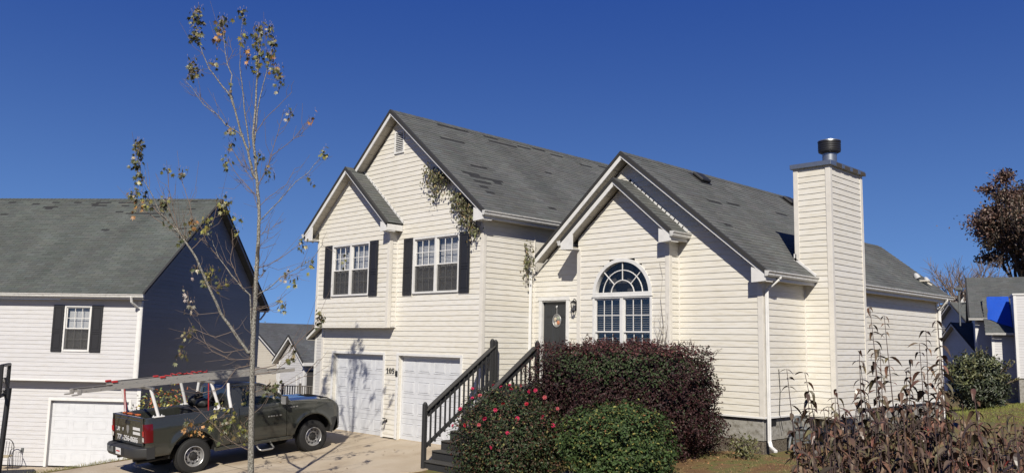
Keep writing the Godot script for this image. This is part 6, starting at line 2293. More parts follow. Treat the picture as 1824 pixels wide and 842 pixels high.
# ---------------------------------------------------------------- leaves
func leaf_mesh(l: float, w: float, fold: float, droop: float, n := 3) -> ArrayMesh:
	# a folded, drooping leaf from the origin along +z; up is +y
	var g := Geo.new()
	var mid := []
	var le := []
	var ri := []
	for i in n + 1:
		var t := float(i) / n
		var ww := w * 0.5 * sin(PI * pow(t, 0.8)) if i > 0 and i < n else 0.0
		var y := -droop * l * t * t
		var z := l * t * (1.0 - 0.25 * droop * t)
		mid.append(Vector3(0, y, z))
		le.append(Vector3(-ww, y + fold * ww, z))
		ri.append(Vector3(ww, y + fold * ww, z))
	for i in n:
		for s in [[le, -1], [ri, 1]]:
			var e: Array = s[0]
			if i == 0:
				g.tri_out(mid[0], e[1], mid[1], mid[1] - Vector3.UP)
			elif i == n - 1:
				g.tri_out(mid[i], e[i], mid[n], mid[i] - Vector3.UP)
			else:
				g.quad_out(mid[i], e[i], e[i + 1], mid[i + 1], mid[i] - Vector3.UP)
	return g.mesh()

func aim(at: Vector3, dir: Vector3, up: Vector3, s: float) -> Transform3D:
	var z := dir.normalized()
	var x := up.cross(z)
	if x.length() < 1e-3:
		x = Vector3.RIGHT.cross(z)
	x = x.normalized()
	return Transform3D(Basis(x, z.cross(x), z) * s, at)

func rvec() -> Vector3:
	return Vector3(rng.randfn(), rng.randfn(), rng.randfn()).normalized()

func tint(c: Vector3, v: float) -> Color:
	var k := rnd(1.0 - v, 1.0 + v)
	return Color(c.x * k * rnd(0.92, 1.08), c.y * k * rnd(0.94, 1.06), c.z * k * rnd(0.9, 1.1))

# leaves through a shell of a lumpy superellipsoid; pick: Callable(dir, p, lump) -> Color
func foliage(parent: Node3D, called: String, c: Vector3, r: Vector3, power: float, count: int, leaf: ArrayMesh, m: Material, pick: Callable, depth: float, lump: float, lump_size: float, size: Array, up_bias: float, y_min: float, sd: int) -> void:
	var f := FastNoiseLite.new()
	f.seed = sd
	f.frequency = 1.0 / lump_size
	f.fractal_octaves = 3
	var places := []
	var tints := []
	var tries := 0
	while places.size() < count and tries < count * 4:
		tries += 1
		var d := rvec()
		var s := pow(pow(absf(d.x), power) + pow(absf(d.y), power) + pow(absf(d.z), power), -1.0 / power)
		var surf := d * s
		var q := surf * r
		var bump := f.get_noise_3dv(q + c)
		var k := 1.0 - depth * pow(rng.randf(), 1.6) + lump * bump
		var p := c + q * k
		if p.y < y_min:
			continue
		var out := (Vector3(surf.x / r.x, surf.y / r.y, surf.z / r.z).normalized() + rvec() * 0.75 + Vector3.UP * up_bias).normalized()
		var dir := (out.cross(rvec()) + out * rnd(0.1, 0.7)).normalized()
		places.append(aim(p - parent.position, dir, out, rnd(size[0], size[1])))
		tints.append(pick.call(surf, p, bump))
	scatter(called, leaf, m, places, tints, parent)

func woody(parent: Node3D, called: String, base: Array, c: Vector3, r: Vector3, n: int, thick: float, m: Material) -> void:
	# stems from the root spots up into the crown (in world axes, parent unturned)
	for i in n:
		var b: Vector3 = base[i % base.size()]
		var d := Vector3(rnd(-1, 1), rnd(0.1, 1.0), rnd(-1, 1)).normalized() * rnd(0.5, 0.93)
		var e := c + d * r
		var g := Geo.new()
		var mid := b.lerp(e, 0.5) + rvec() * 0.12
		var pts := [b - parent.position, b.lerp(mid, 0.5) + rvec() * 0.04 - parent.position, mid - parent.position, e - parent.position]
		g.tube(pts, [thick, thick * 0.8, thick * 0.6, thick * 0.25], 5)
		for j in 3:
			var q: Vector3 = mid.lerp(e, rnd(0.1, 0.9)) - parent.position
			g.tube([q, q + (d * r).normalized() * rnd(0.15, 0.35) + rvec() * 0.14], [thick * 0.35, thick * 0.15], 4)
		obj(called, g, m, parent)

func flower_mesh(rad: float) -> Geo:
	var g := Geo.new()
	for layer in 3:
		var n := 7 - layer
		for i in n:
			var a := TAU * (i + layer * 0.4) / n
			var u := Vector3(cos(a), 0, sin(a))
			var v := Vector3(-sin(a), 0, cos(a))
			var rr := rad * (1.0 - layer * 0.26)
			var h := rad * (0.1 + 0.3 * layer)
			var tip := u * rr + Vector3.UP * (h + rr * 0.35)
			var l := u * rr * 0.6 + v * rr * 0.42 + Vector3.UP * h
			var r := u * rr * 0.6 - v * rr * 0.42 + Vector3.UP * h
			g.quad_out(Vector3.UP * h * 0.5, l, tip, r, Vector3.DOWN)
	return g

func build_bushes() -> void:
	var small := leaf_mesh(0.05, 0.026, 0.35, 0.25)
	# the purple hedge
	var hp := Vector3(4.05, 0, -0.45)
	hp.y = ground_y(hp.x, hp.z)
	var t := thing("purple_hedge", "tall dark purple boxy hedge shrub before the arched window, greenish in its middle", "hedge", hp)
	var hc := Vector3(3.90, 1.48, -0.42)
	var hr := Vector3(2.08, 1.12, 0.92)
	var patch := FastNoiseLite.new()
	patch.seed = 12
	patch.frequency = 0.8
	var hpick := func(surf: Vector3, p: Vector3, bump: float) -> Color:
		var green := ramp(0.52, 0.16, absf(p.y - 2.12) + absf(patch.get_noise_3dv(p)) * 0.3) * ramp(2.3, 3.2, p.x) * ramp(6.1, 5.3, p.x)
		if rng.randf() < 0.8 * green:
			return tint(Vector3(0.034, 0.050, 0.021), 0.35)
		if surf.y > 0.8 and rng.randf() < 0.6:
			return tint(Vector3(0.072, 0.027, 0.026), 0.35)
		if rng.randf() < 0.16:
			return tint(Vector3(0.030, 0.036, 0.017), 0.35)
		return tint(Vector3(0.033, 0.015, 0.0155), 0.45)
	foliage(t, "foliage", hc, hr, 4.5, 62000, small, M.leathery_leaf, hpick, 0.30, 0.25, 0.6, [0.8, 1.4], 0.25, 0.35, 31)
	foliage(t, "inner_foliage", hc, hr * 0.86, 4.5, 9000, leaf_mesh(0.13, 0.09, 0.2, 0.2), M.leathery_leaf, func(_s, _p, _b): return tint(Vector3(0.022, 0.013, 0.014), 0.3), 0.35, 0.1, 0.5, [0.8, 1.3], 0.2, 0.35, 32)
	woody(t, "stem", [hp + Vector3(-1.5, -0.1, 0), hp + Vector3(-0.5, -0.1, 0.1), hp + Vector3(0.6, -0.1, -0.1), hp + Vector3(1.5, -0.1, 0.05)], hc, hr * 0.9, 36, 0.022, M.purple_twig)
	# whippy shoots above it
	var sp := []
	var st := []
	var wg := Geo.new()
	for i in 260:
		var b := Vector3(rnd(1.9, 5.8), 2.42, rnd(-1.1, 0.35))
		var e := b + Vector3(rnd(-0.14, 0.14), rnd(0.06, 0.34), rnd(-0.12, 0.12))
		if i > 150:
			b = Vector3(rnd(5.6, 5.9), rnd(0.7, 2.4), rnd(-1.0, 0.4)) if i % 2 == 0 else Vector3(rnd(2.0, 5.8), rnd(0.9, 2.45), 0.42)
			e = b + (Vector3(rnd(0.12, 0.34), rnd(-0.05, 0.2), rnd(0.0, 0.15)) if i % 2 == 0 else Vector3(rnd(-0.15, 0.15), rnd(0.0, 0.2), rnd(0.12, 0.3)))
		wg.tube([b - hp, b.lerp(e, 0.5) + rvec() * 0.02 - hp, e - hp], [0.004, 0.003, 0.0015], 4)
		for k in 12:
			var q := b.lerp(e, rnd(0.0, 1.0))
			sp.append(aim(q - hp, Vector3(rng.randfn(), 0.5, rng.randfn()), Vector3.UP, rnd(0.6, 1.0)))
			st.append(tint(Vector3(0.082, 0.028, 0.028), 0.35))
	stuff(obj("shoot", wg, M.purple_twig, t))
	scatter("shoot_leaf", small, M.leathery_leaf, sp, st, t)
	# the low green bush
	var gp := Vector3(5.42, 0, 1.7)
	gp.y = ground_y(gp.x, gp.z)
	var gb := thing("green_bush", "low rounded glossy green bush in front of the purple hedge", "bush", gp)
	var gleaf := leaf_mesh(0.062, 0.032, 0.3, 0.2)
	var gpick := func(surf: Vector3, p: Vector3, bump: float) -> Color:
		var f := rng.randf()
		if f < 0.10:
			return tint(Vector3(0.16, 0.15, 0.045), 0.3)
		if f < 0.14 and surf.y > 0.5:
			return tint(Vector3(0.16, 0.075, 0.035), 0.3)
		return tint(Vector3(0.034, 0.056, 0.018), 0.4)
	foliage(gb, "foliage", Vector3(5.48, 0.76, 1.75), Vector3(0.98, 0.77, 0.95), 2.4, 17000, gleaf, M.leathery_leaf, gpick, 0.42, 0.32, 0.45, [0.7, 1.3], 0.55, gp.y - 0.02, 33)
	woody(gb, "stem", [gp], Vector3(5.42, 0.8, 1.7), Vector3(1.0, 0.65, 0.9), 22, 0.014, M.twig)
	# the flowering bush by the stairs
	var rp := Vector3(3.05, 0, 2.1)
	rp.y = ground_y(rp.x, rp.z)
	var rb := thing("rose_bush", "dark green flowering bush dotted with pink-red blooms, right of the stairs' foot", "bush", rp)
	var rpick := func(surf: Vector3, p: Vector3, bump: float) -> Color:
		var f := rng.randf()
		if f < 0.06:
			return tint(Vector3(0.15, 0.13, 0.05), 0.3)
		if f < 0.16:
			return tint(Vector3(0.065, 0.028, 0.020), 0.3)
		if f < 0.4:
			return tint(Vector3(0.034, 0.027, 0.016), 0.35)
		return tint(Vector3(0.024, 0.038, 0.016), 0.45)
	var rc := Vector3(3.05, 0.64, 2.1)
	var rr := Vector3(1.12, 1.06, 0.88)
	foliage(rb, "foliage", rc, rr, 2.3, 19000, gleaf, M.leathery_leaf, rpick, 0.42, 0.34, 0.45, [0.65, 1.2], 0.45, rp.y - 0.05, 35)
	woody(rb, "stem", [rp, rp + Vector3(0.3, 0, 0.2), rp + Vector3(-0.3, 0, 0.1)], rc, rr, 34, 0.013, M.twig)
	var pinks := [mat("bloom_pink", lin(0.56, 0.03, 0.10), 0.5), mat("bloom_red", lin(0.42, 0.012, 0.03), 0.5), mat("bloom_faded", lin(0.50, 0.10, 0.11), 0.6)]
	for i in 3:
		pinks[i].backlight_enabled = true
		pinks[i].backlight = Color(0.3, 0.05, 0.08)
	var blooms := [[-0.55, 1.03], [-0.42, 0.95], [-0.25, 1.08], [-0.12, 1.05], [0.02, 1.1], [0.1, 1.07], [0.4, 0.98], [0.62, 0.95], [0.35, 0.78], [0.58, 0.62], [-0.75, 0.65], [-0.35, 0.55], [-0.7, 0.42], [-0.42, 0.40], [0.2, 0.58], [-0.3, 0.0], [-0.9, 0.33], [-0.2, 0.72], [-0.05, 0.85], [0.85, 0.72], [0.5, 1.05], [-0.62, 0.88], [0.25, 1.12], [0.72, 0.45], [0.05, 0.3]]
	for q in blooms:
		# across the side turned to the street
		var along := Vector3(0.705, 0, -0.709)
		var face := Vector3(0.709, 0, 0.705)
		var p: Vector3 = rc + along * q[0] * 1.15 + Vector3.UP * (q[1] * 1.02)
		var dd := 1.0 - pow(q[0] / 1.25, 2) - pow(q[1] / 1.2, 2)
		p += face * (0.92 * sqrt(maxf(0.02, dd)) + 0.04)
		p += rvec() * 0.05
		var fo := obj("bloom", flower_mesh(rnd(0.034, 0.052)), pinks[0] if rng.randf() < 0.6 else pinks[rng.randi_range(1, 2)], rb)
		fo.transform = aim(p - rp, rvec(), (face + Vector3.UP * 0.6 + rvec() * 0.5).normalized(), 1.0)
	# weeds at the foot of the wall
	var wp := Vector3(6.45, 0, -0.95)
	wp.y = ground_y(wp.x, wp.z)
	var wd := thing("weed", "small leafy weed at the hedge's right foot by the grey foundation", "plant", wp)
	foliage(wd, "foliage", wp + Vector3(0, 0.2, 0), Vector3(0.34, 0.26, 0.3), 2.0, 500, gleaf, M.leaf, func(_s, _p, _b): return tint(Vector3(0.085, 0.085, 0.03), 0.4), 0.8, 0.3, 0.3, [0.7, 1.2], 0.4, wp.y - 0.02, 37)
	woody(wd, "stem", [wp], wp + Vector3(0, 0.15, 0), Vector3(0.3, 0.42, 0.25), 8, 0.006, M.twig)
	# shrub behind the pickup
	var np := Vector3(-9.0, 0, 3.7)
	np.y = ground_y(np.x, np.z)
	var nb := thing("autumn_shrub", "yellow-green and orange shrub behind the pickup bed, against the shaded dark grey wall", "shrub", np)
	foliage(nb, "foliage", np + Vector3(0, 0.95, 0), Vector3(0.95, 1.05, 0.9), 2.2, 2600, leaf_mesh(0.11, 0.05, 0.3, 0.3), M.leaf, func(_s, _p, b):
		var f: float = rng.randf() + b * 0.8
		return tint(Vector3(0.30, 0.085, 0.03), 0.3) if f > 0.85 else (tint(Vector3(0.28, 0.24, 0.05), 0.3) if f > 0.6 else tint(Vector3(0.075, 0.095, 0.03), 0.4)), 0.7, 0.35, 0.4, [0.7, 1.2], 0.3, np.y, 39)
	woody(nb, "stem", [np], np + Vector3(0, 0.9, 0), Vector3(0.8, 0.95, 0.75), 20, 0.012, M.twig)
	# evergreen bush by the white house at right
	var ep := Vector3(4.05, 0, -23.6)
	ep.y = ground_y(ep.x, ep.z)
	var eb := thing("evergreen_bush", "round sunlit evergreen bush on the far lawn before the white house at right", "bush", ep)
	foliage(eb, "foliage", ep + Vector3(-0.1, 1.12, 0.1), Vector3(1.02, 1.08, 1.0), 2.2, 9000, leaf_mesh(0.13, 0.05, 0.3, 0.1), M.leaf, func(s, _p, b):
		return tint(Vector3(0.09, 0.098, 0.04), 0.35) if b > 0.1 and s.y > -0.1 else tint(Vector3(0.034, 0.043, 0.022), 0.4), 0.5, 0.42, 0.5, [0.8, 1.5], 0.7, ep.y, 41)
	for i in 34:
		var d := Vector3(rng.randfn(), absf(rng.randfn()) * 0.9 + 0.25, rng.randfn()).normalized()
		var a := Vector3(0, 1.0, 0) + d * Vector3(0.95, 0.9, 0.9)
		var b := a + d * rnd(0.25, 0.5) + Vector3.UP * 0.12
		var pl := []
		var ti := []
		var sg := Geo.new()
		sg.tube([Vector3(0, 0.4, 0).lerp(a, 0.6), a, b], [0.02, 0.014, 0.005], 4)
		var so := obj("branch", sg, M.twig, eb)
		for k in 26:
			pl.append(aim(a.lerp(b, rng.randf()), d + rvec() * 0.9, Vector3.UP + rvec() * 0.4, rnd(0.7, 1.2)))
			ti.append(tint(Vector3(0.13, 0.13, 0.058), 0.3))
		scatter("foliage", leaf_mesh(0.12, 0.045, 0.3, 0.1), M.leaf, pl, ti, so)
	# vines under the eaves
	vine(Vector3(-1.65, 6.98, 0.12), [[-2.1, 7.08, 60], [-1.9, 6.98, 110], [-1.7, 6.85, 150], [-1.45, 6.85, 120], [-1.3, 6.8, 60], [-1.8, 6.65, 80], [-1.6, 6.5, 70], [-1.75, 6.3, 30], [-2.1, 6.75, 40]], 0.14, Vector3.RIGHT, "dry green vine tuft under the main gable's right rake, upper of two")
	vine(Vector3(-0.55, 6.2, 0.12), [[-1.0, 6.30, 100], [-0.8, 6.2, 130], [-0.6, 6.1, 170], [-0.4, 5.9, 170], [-0.6, 5.8, 120], [-0.4, 5.6, 110], [-0.25, 5.5, 80], [-0.1, 5.35, 50], [-0.7, 5.6, 60], [-0.25, 5.25, 40], [-0.95, 6.0, 60], [-0.15, 5.75, 60]], 0.15, Vector3.RIGHT, "larger dry green vine clump hanging by the right shutter, below the upper tuft")
	vine(Vector3(0.12, 4.85, -1.45), [[-0.22, 5.1, 20], [0.0, 5.05, 30], [0.25, 5.06, 24], [-0.1, 4.85, 60], [0.1, 4.75, 70], [0.0, 4.6, 60], [0.28, 4.7, 40], [0.05, 4.42, 40], [0.1, 4.25, 20]], -1.42, Vector3.RIGHT, "sparse vine at the eave corner above and left of the front door")
	var dv := Geo.new()
	for i in 9:
		var p := Vector3(4.22 + rnd(-0.05, 0.14), rnd(2.2, 2.9), -1.39)
		var pts := [p]
		for k in 5:
			p += Vector3(rnd(-0.07, 0.07), rnd(0.08, 0.2), rnd(-0.01, 0.02))
			pts.append(p)
		dv.tube(pts, [0.005, 0.004, 0.004, 0.003, 0.002, 0.002], 4)
	dv.tube([Vector3(4.25, 2.4, -1.395), Vector3(4.3, 3.0, -1.39), Vector3(4.22, 3.6, -1.395), Vector3(4.28, 4.1, -1.39), Vector3(4.2, 4.42, -1.39), Vector3(4.38, 4.40, -1.38)], [0.006, 0.005, 0.004, 0.003, 0.003, 0.002], 4)
	tag(obj("dead_vine", dv, M.dead_vine), "thin bare dead vine on the corner board right of the arched window", "vine")
	# grass and litter on the bare lawn
	var blade := leaf_mesh(0.07, 0.006, 0.2, 0.35, 2)
	var pl := []
	var ti := []
	for i in 26000:
		var x := rnd(1.2, 12.0)
		var z := rnd(-1.7, 5.5)
		if x < 4.0 and z < 1.0:
			continue
		var f := patch.get_noise_2d(x * 0.7, z * 0.7)
		if rng.randf() > 0.55 + f:
			continue
		pl.append(aim(Vector3(x, lawn_y(x, z) - 0.005, z), Vector3(rng.randfn() * 0.6, 1.0, rng.randfn() * 0.6), rvec(), rnd(0.5, 1.2)))
		ti.append(tint(Vector3(0.12, 0.13, 0.035), 0.35) if f > 0.08 and rng.randf() < 0.7 else tint(Vector3(0.27, 0.18, 0.09), 0.35))
	for i in 4000:
		var x := rnd(-0.9, 1.2)
		var z := rnd(2.1, 6.0)
		if x < lerpf(0.5, -0.7, ramp(1.95, 3.6, z)):
			continue
		pl.append(aim(Vector3(x, lawn_y(x, z) - 0.005, z), Vector3(rng.randfn() * 0.6, 1.0, rng.randfn() * 0.6), rvec(), rnd(0.6, 1.3)))
		ti.append(tint(Vector3(0.14, 0.15, 0.04), 0.35))
	for i in 9000:
		var x := rnd(-12.5, -7.0)
		var z := rnd(2.0, 10.0)
		pl.append(aim(Vector3(x, lawn_y(x, z) - 0.005, z), Vector3(rng.randfn() * 0.6, 1.0, rng.randfn() * 0.6), rvec(), rnd(0.8, 1.8)))
		ti.append(tint(Vector3(0.15, 0.14, 0.04), 0.35))
	for i in 22000:
		var x := rnd(0.0, 10.0)
		var z := rnd(-29.0, -14.0)
		pl.append(aim(Vector3(x, lawn_y(x, z) - 0.005, z), Vector3(rng.randfn() * 0.6, 1.0, rng.randfn() * 0.6), rvec(), rnd(0.9, 2.0)))
		ti.append(tint(Vector3(0.15, 0.165, 0.03), 0.3))
	scatter("grass", blade, M.grass_blade, pl, ti)
	var lf := leaf_mesh(0.06, 0.04, 0.3, 0.3)
	pl = []
	ti = []
	for i in 1500:
		var x := rnd(2.0, 12.5)
		var z := rnd(-1.6, 6.0)
		pl.append(aim(Vector3(x, lawn_y(x, z) + 0.012, z), Vector3(rng.randfn(), 0.1, rng.randfn()), Vector3.UP + rvec() * 0.5, rnd(0.5, 1.2)))
		ti.append(tint(Vector3(0.24, 0.13, 0.06), 0.4))
	scatter("fallen_leaves", lf, M.leaf, pl, ti)
	pl = []
	ti = []
	for i in 60:
		var x := rnd(-6.5, -0.9)
		var z := rnd(0.3, 6.0)
		pl.append(aim(Vector3(x, ground_y(x, z) + 0.025, z), Vector3(rng.randfn(), 0.05, rng.randfn()), Vector3.UP + rvec() * 0.3, rnd(0.6, 1.2)))
		ti.append(tint(Vector3(0.20, 0.14, 0.07), 0.4))
	scatter("driveway_leaves", lf, M.leaf, pl, ti)

func vine(at: Vector3, spots: Array, z: float, along: Vector3, label: String) -> void:
	var t := thing("vine", label, "vine", at)
	var leaf := leaf_mesh(0.085, 0.05, 0.3, 0.3)
	var pl := []
	var ti := []
	for s in spots:
		for i in int(s[2] * 0.55):
			var p := Vector3(s[0] + rng.randfn() * 0.085, s[1] + rng.randfn() * 0.10 - absf(rng.randfn()) * 0.04, z - 0.06 + absf(rng.randfn()) * 0.08)
			pl.append(aim(p - at, Vector3(rng.randfn() * 0.6, -0.8, rng.randfn() * 0.4 + 0.3), Vector3(0, 0.4, 1.0) + rvec() * 0.5, rnd(0.6, 1.25)))
			var f := rng.randf()
			ti.append(tint(Vector3(0.085, 0.088, 0.034), 0.4) if f < 0.55 else (tint(Vector3(0.055, 0.05, 0.022), 0.4) if f < 0.85 else tint(Vector3(0.15, 0.11, 0.05), 0.3)))
	scatter("foliage", leaf, M.leaf, pl, ti, t)
	for i in spots.size() - 1:
		var g := Geo.new()
		var a := Vector3(spots[i][0], spots[i][1], z - 0.04) - at
		var b := Vector3(spots[i + 1][0], spots[i + 1][1], z - 0.04) - at
		g.tube([a, a.lerp(b, 0.5) + rvec() * 0.04, b, b + Vector3(rnd(-0.1, 0.1), -rnd(0.1, 0.25), 0.02)], [0.006, 0.006, 0.005, 0.003], 4)
		obj("stem", g, M.twig, t)

# ---------------------------------------------------------------- the young maple by the drive
func maple_leaf(g: Geo, xf: Transform3D) -> void:
	var keep := g.xf
	g.xf = xf
	var lobes := [[0.0, 1.0], [0.42, 0.45], [0.75, 0.9], [1.25, 0.4], [1.65, 0.62], [2.4, 0.28]]
	var c := Vector3(0, 0, 0.35)
	var pts := []
	for i in range(lobes.size() - 1, -1, -1):
		pts.append(Vector3(-sin(lobes[i][0]) * lobes[i][1] * 0.65, -0.12 * lobes[i][1], 0.35 + cos(lobes[i][0]) * lobes[i][1] * 0.65))
	for i in range(1, lobes.size()):
		pts.append(Vector3(sin(lobes[i][0]) * lobes[i][1] * 0.65, -0.12 * lobes[i][1], 0.35 + cos(lobes[i][0]) * lobes[i][1] * 0.65))
	for i in pts.size():
		g.tri_out(c, pts[i], pts[(i + 1) % pts.size()], c - Vector3.UP)
	g.xf = keep

func build_street_tree() -> void:
	var at := Vector3(0.11, 0, 5.84)
	at.y = -0.56
	var t := thing("maple_tree", "slender young maple, nearly bare, standing in front of the pickup", "tree", at, deg_to_rad(45.18))
	var nodes := []   # points along all limbs, for the leaves to hang on
	var n := 0
	for l in LIMBS:
		var pts := []
		var lean := 0.0 if l[0] == "trunk" else rnd(-0.75, 0.75)
		var start: Array = l[3][0]
		# start at the depth of what it grows from
		var z0 := 0.0
		var best := 9.0
		for q in nodes:
			var d := Vector2(q.x - start[0], q.y - start[1]).length()
			if d < best:
				best = d
				z0 = q.z
		var walk := 0.0
		for i in l[3].size():
			var q: Array = l[3][i]
			if i > 0:
				walk += Vector2(q[0] - l[3][i - 1][0], q[1] - l[3][i - 1][1]).length()
			pts.append(Vector3(q[0], q[1], z0 + walk * lean * 0.25))
		if l[0] != "trunk" and best < 0.3:
			var want := Vector3(start[0], start[1] - 0.04, z0)
			var root: Vector3 = nodes[0]
			for q in nodes:
				if q.distance_to(want) < root.distance_to(want):
					root = q
			pts.push_front(root)
		# finer, slightly crooked
		var fine := []
		var rad := []
		for i in pts.size() - 1:
			for k in 3:
				var f := k / 3.0
				var p: Vector3 = pts[i].lerp(pts[i + 1], f)
				if k > 0:
					p += rvec() * 0.008
				fine.append(p)
		fine.append(pts[-1])
		for i in fine.size():
			var f := float(i) / (fine.size() - 1)
			rad.append(lerpf(l[1], l[2], pow(f, 0.8)))
		for p in fine:
			nodes.append(p)
		var g := Geo.new()
		g.tube(fine, rad, 12 if l[0] == "trunk" else 7)
		if l[0] == "trunk":
			g.lathe([Vector2(0.11, -0.1), Vector2(0.085, 0.0), Vector2(0.062, 0.15)], Vector3.ZERO, 12)
		obj("trunk" if l[0] == "trunk" else ("limb" if l[0] == "limb" else "branch"), g, M.bark if l[0] != "b" or l[1] > 0.012 else M.twig, t)
		# little spurs and buds
		if l[0] != "trunk":
			var tg := Geo.new()
			for i in range(2, fine.size()):
				if rng.randf() < 0.75:
					var p: Vector3 = fine[i]
					var d: Vector3 = (fine[i] - fine[i - 1]).normalized()
					var side := (d.cross(rvec())).normalized()
					var ln := rnd(0.03, 0.12) if rng.randf() < 0.7 else rnd(0.15, 0.35)
					tg.tube([p, p + (side * 0.7 + d * 0.6) * ln * 0.6, p + (side * 0.6 + d * 0.9) * ln], [0.0035, 0.003, 0.002], 4)
			for j in rng.randi_range(2, 5):
				var i0 := rng.randi_range(1, fine.size() - 2)
				var dd: Vector3 = (fine[i0] - fine[i0 - 1]).normalized()
				var sd2 := dd.cross(rvec()).normalized()
				var ln2 := rnd(0.25, 0.75) * (1.0 if l[1] > 0.006 else 0.6)
				var q1: Vector3 = fine[i0] + (dd * 0.7 + sd2 * 0.5) * ln2 * 0.4
				var q2: Vector3 = fine[i0] + (dd * 0.9 + sd2 * 0.4 + Vector3.UP * 0.25) * ln2
				tg.tube([fine[i0], q1, q2], [0.0042, 0.0034, 0.002], 4)
			if tg.v.size() > 0:
				stuff(obj("twig", tg, M.twig, t))
		n += 1
	# a dark wound on the trunk
	var wd := Geo.new()
	wd.tube([Vector3(-0.155, 4.66, 0.012), Vector3(-0.165, 4.78, 0.014), Vector3(-0.16, 4.92, 0.012)], [0.030, 0.034, 0.026], 8)
	obj("bark_wound", wd, M.dark_bark, t)
	for c in LEAVES:
		var p0 := Vector3(c[0], c[1], 0)
		var best := 9.0
		var near := p0
		for q in nodes:
			var d := Vector2(q.x - p0.x, q.y - p0.y).length()
			if d < best:
				best = d
				near = q
		p0.z = near.z
		var g := Geo.new()
		if best > 0.03:
			g.col = Color(0.12, 0.09, 0.07)
			g.tube([near, near.lerp(p0, 0.5) + Vector3.UP * 0.02, p0 + Vector3.UP * 0.05], [0.004, 0.003, 0.0025], 4)
		for i in int(c[2] * 2.1):
			var p := p0 + Vector3(clampf(rng.randfn(), -1.8, 1.8) * 0.055, clampf(rng.randfn(), -1.8, 1.8) * 0.09, clampf(rng.randfn(), -1.8, 1.8) * 0.055)
			var f := rng.randf()
			var kind: int = c[3]
			var col := Vector3(0.062, 0.070, 0.030)
			if f < 0.14:
				col = Vector3(0.15, 0.145, 0.05)
			elif f < 0.21:
				col = Vector3(0.20, 0.18, 0.10)
			elif f < 0.3:
				col = Vector3(0.12, 0.085, 0.04)
			if kind == 1 and f < 0.65:
				col = Vector3(0.20, 0.19, 0.05)
			if kind == 2 and f < 0.75:
				col = Vector3(0.29, 0.15, 0.045)
			if kind == 3 and f < 0.7:
				col = Vector3(0.30, 0.27, 0.22)
			g.col = tint(col, 0.3)
			maple_leaf(g, aim(p, Vector3(rng.randfn() * 0.6, -0.9, rng.randfn() * 0.6), Vector3(rng.randfn(), 0.3, rng.randfn()), rnd(0.075, 0.135)))
			g.col = Color(0.2, 0.13, 0.07)
			g.tri_out(p, p + Vector3(0.003, 0.05, 0), p + Vector3(-0.003, 0.05, 0), p - Vector3.BACK)
		stuff(obj("leaf_cluster", g, M.leaf, t))

# ---------------------------------------------------------------- far trees
func branching(g: Geo, tips: Array, p: Vector3, d: Vector3, l: float, r: float, depth: int, spread: float, up: float) -> void:
	var e := p + d * l
	var mid := p.lerp(e, 0.5) + rvec() * l * 0.06
	g.tube([p, mid, e], [r, r * 0.85, r * 0.7], 5 if r < 0.05 else 8, false)
	if depth <= 0:
		tips.append(e)
		return
	var n := 3 if depth > 1 else 4
	for i in n:
		var nd := (d + rvec() * spread + Vector3.UP * up).normalized()
		branching(g, tips, p.lerp(e, rnd(0.55, 1.0)) if i > 0 else e, nd, l * rnd(0.6, 0.82), r * 0.62, depth - 1, spread, up)
	if depth <= 2:
		tips.append(e)

func far_tree(called: String, label: String, at: Vector3, h: float, trunk: float, depth: int, spread: float, up: float, leaves: int, clump: float, leaf_size: float, cols: Array, bark: Material, group := "", lean := Vector3.UP) -> void:
	var t := thing(called, label, "tree", at, 0.0, group)
	var tips := []
	var g := Geo.new()
	var base := Geo.new()
	base.tube([Vector3(0, -0.5, 0), Vector3(0, h * 0.12, 0), lean * h * 0.26], [trunk * 1.3, trunk, trunk * 0.9], 10)
	obj("trunk", base, bark, t)
	for i in 5:
		var d := (Vector3(cos(i * 1.9), 0, sin(i * 1.9)) * rnd(0.3, 0.7) + Vector3.UP).normalized()
		if i == 0:
			d = lean
		branching(g, tips, lean * h * rnd(0.2, 0.26), d, h * 0.26, trunk * 0.55, depth, spread, up)
	obj("limb", g, bark, t)
	if leaves <= 0:
		return
	var pl := []
	var ti := []
	var lm := leaf_mesh(leaf_size, leaf_size * 0.6, 0.25, 0.2, 2)
	for tip in tips:
		for i in int(leaves / tips.size()) + 1:
			var p: Vector3 = tip + Vector3(rng.randfn(), rng.randfn() * 0.7, rng.randfn()) * clump
			pl.append(aim(p, rvec(), Vector3.UP + rvec() * 0.8, rnd(0.7, 1.3)))
			ti.append(tint(cols[rng.randi_range(0, cols.size() - 1)], 0.35))
	if called == "oak_tree":
		# ragged clumps of leaves through an uneven crown
		for k in 80:
			var d := rvec() * pow(rng.randf(), 0.4)
			var c := Vector3(d.x * 4.3, 12.7 + d.y * 4.7, d.z * 4.3)
			var sd := rnd(0.25, 0.62)
			var cc: Vector3 = cols[rng.randi_range(0, cols.size() - 1)]
			for i in 330:
				pl.append(aim(c + Vector3(rng.randfn(), rng.randfn() * 0.6, rng.randfn()) * sd, rvec(), Vector3.UP + rvec() * 0.8, rnd(0.7, 1.3)))
				ti.append(tint(cc, 0.35))
	scatter("crown", lm, M.leaf, pl, ti, t)

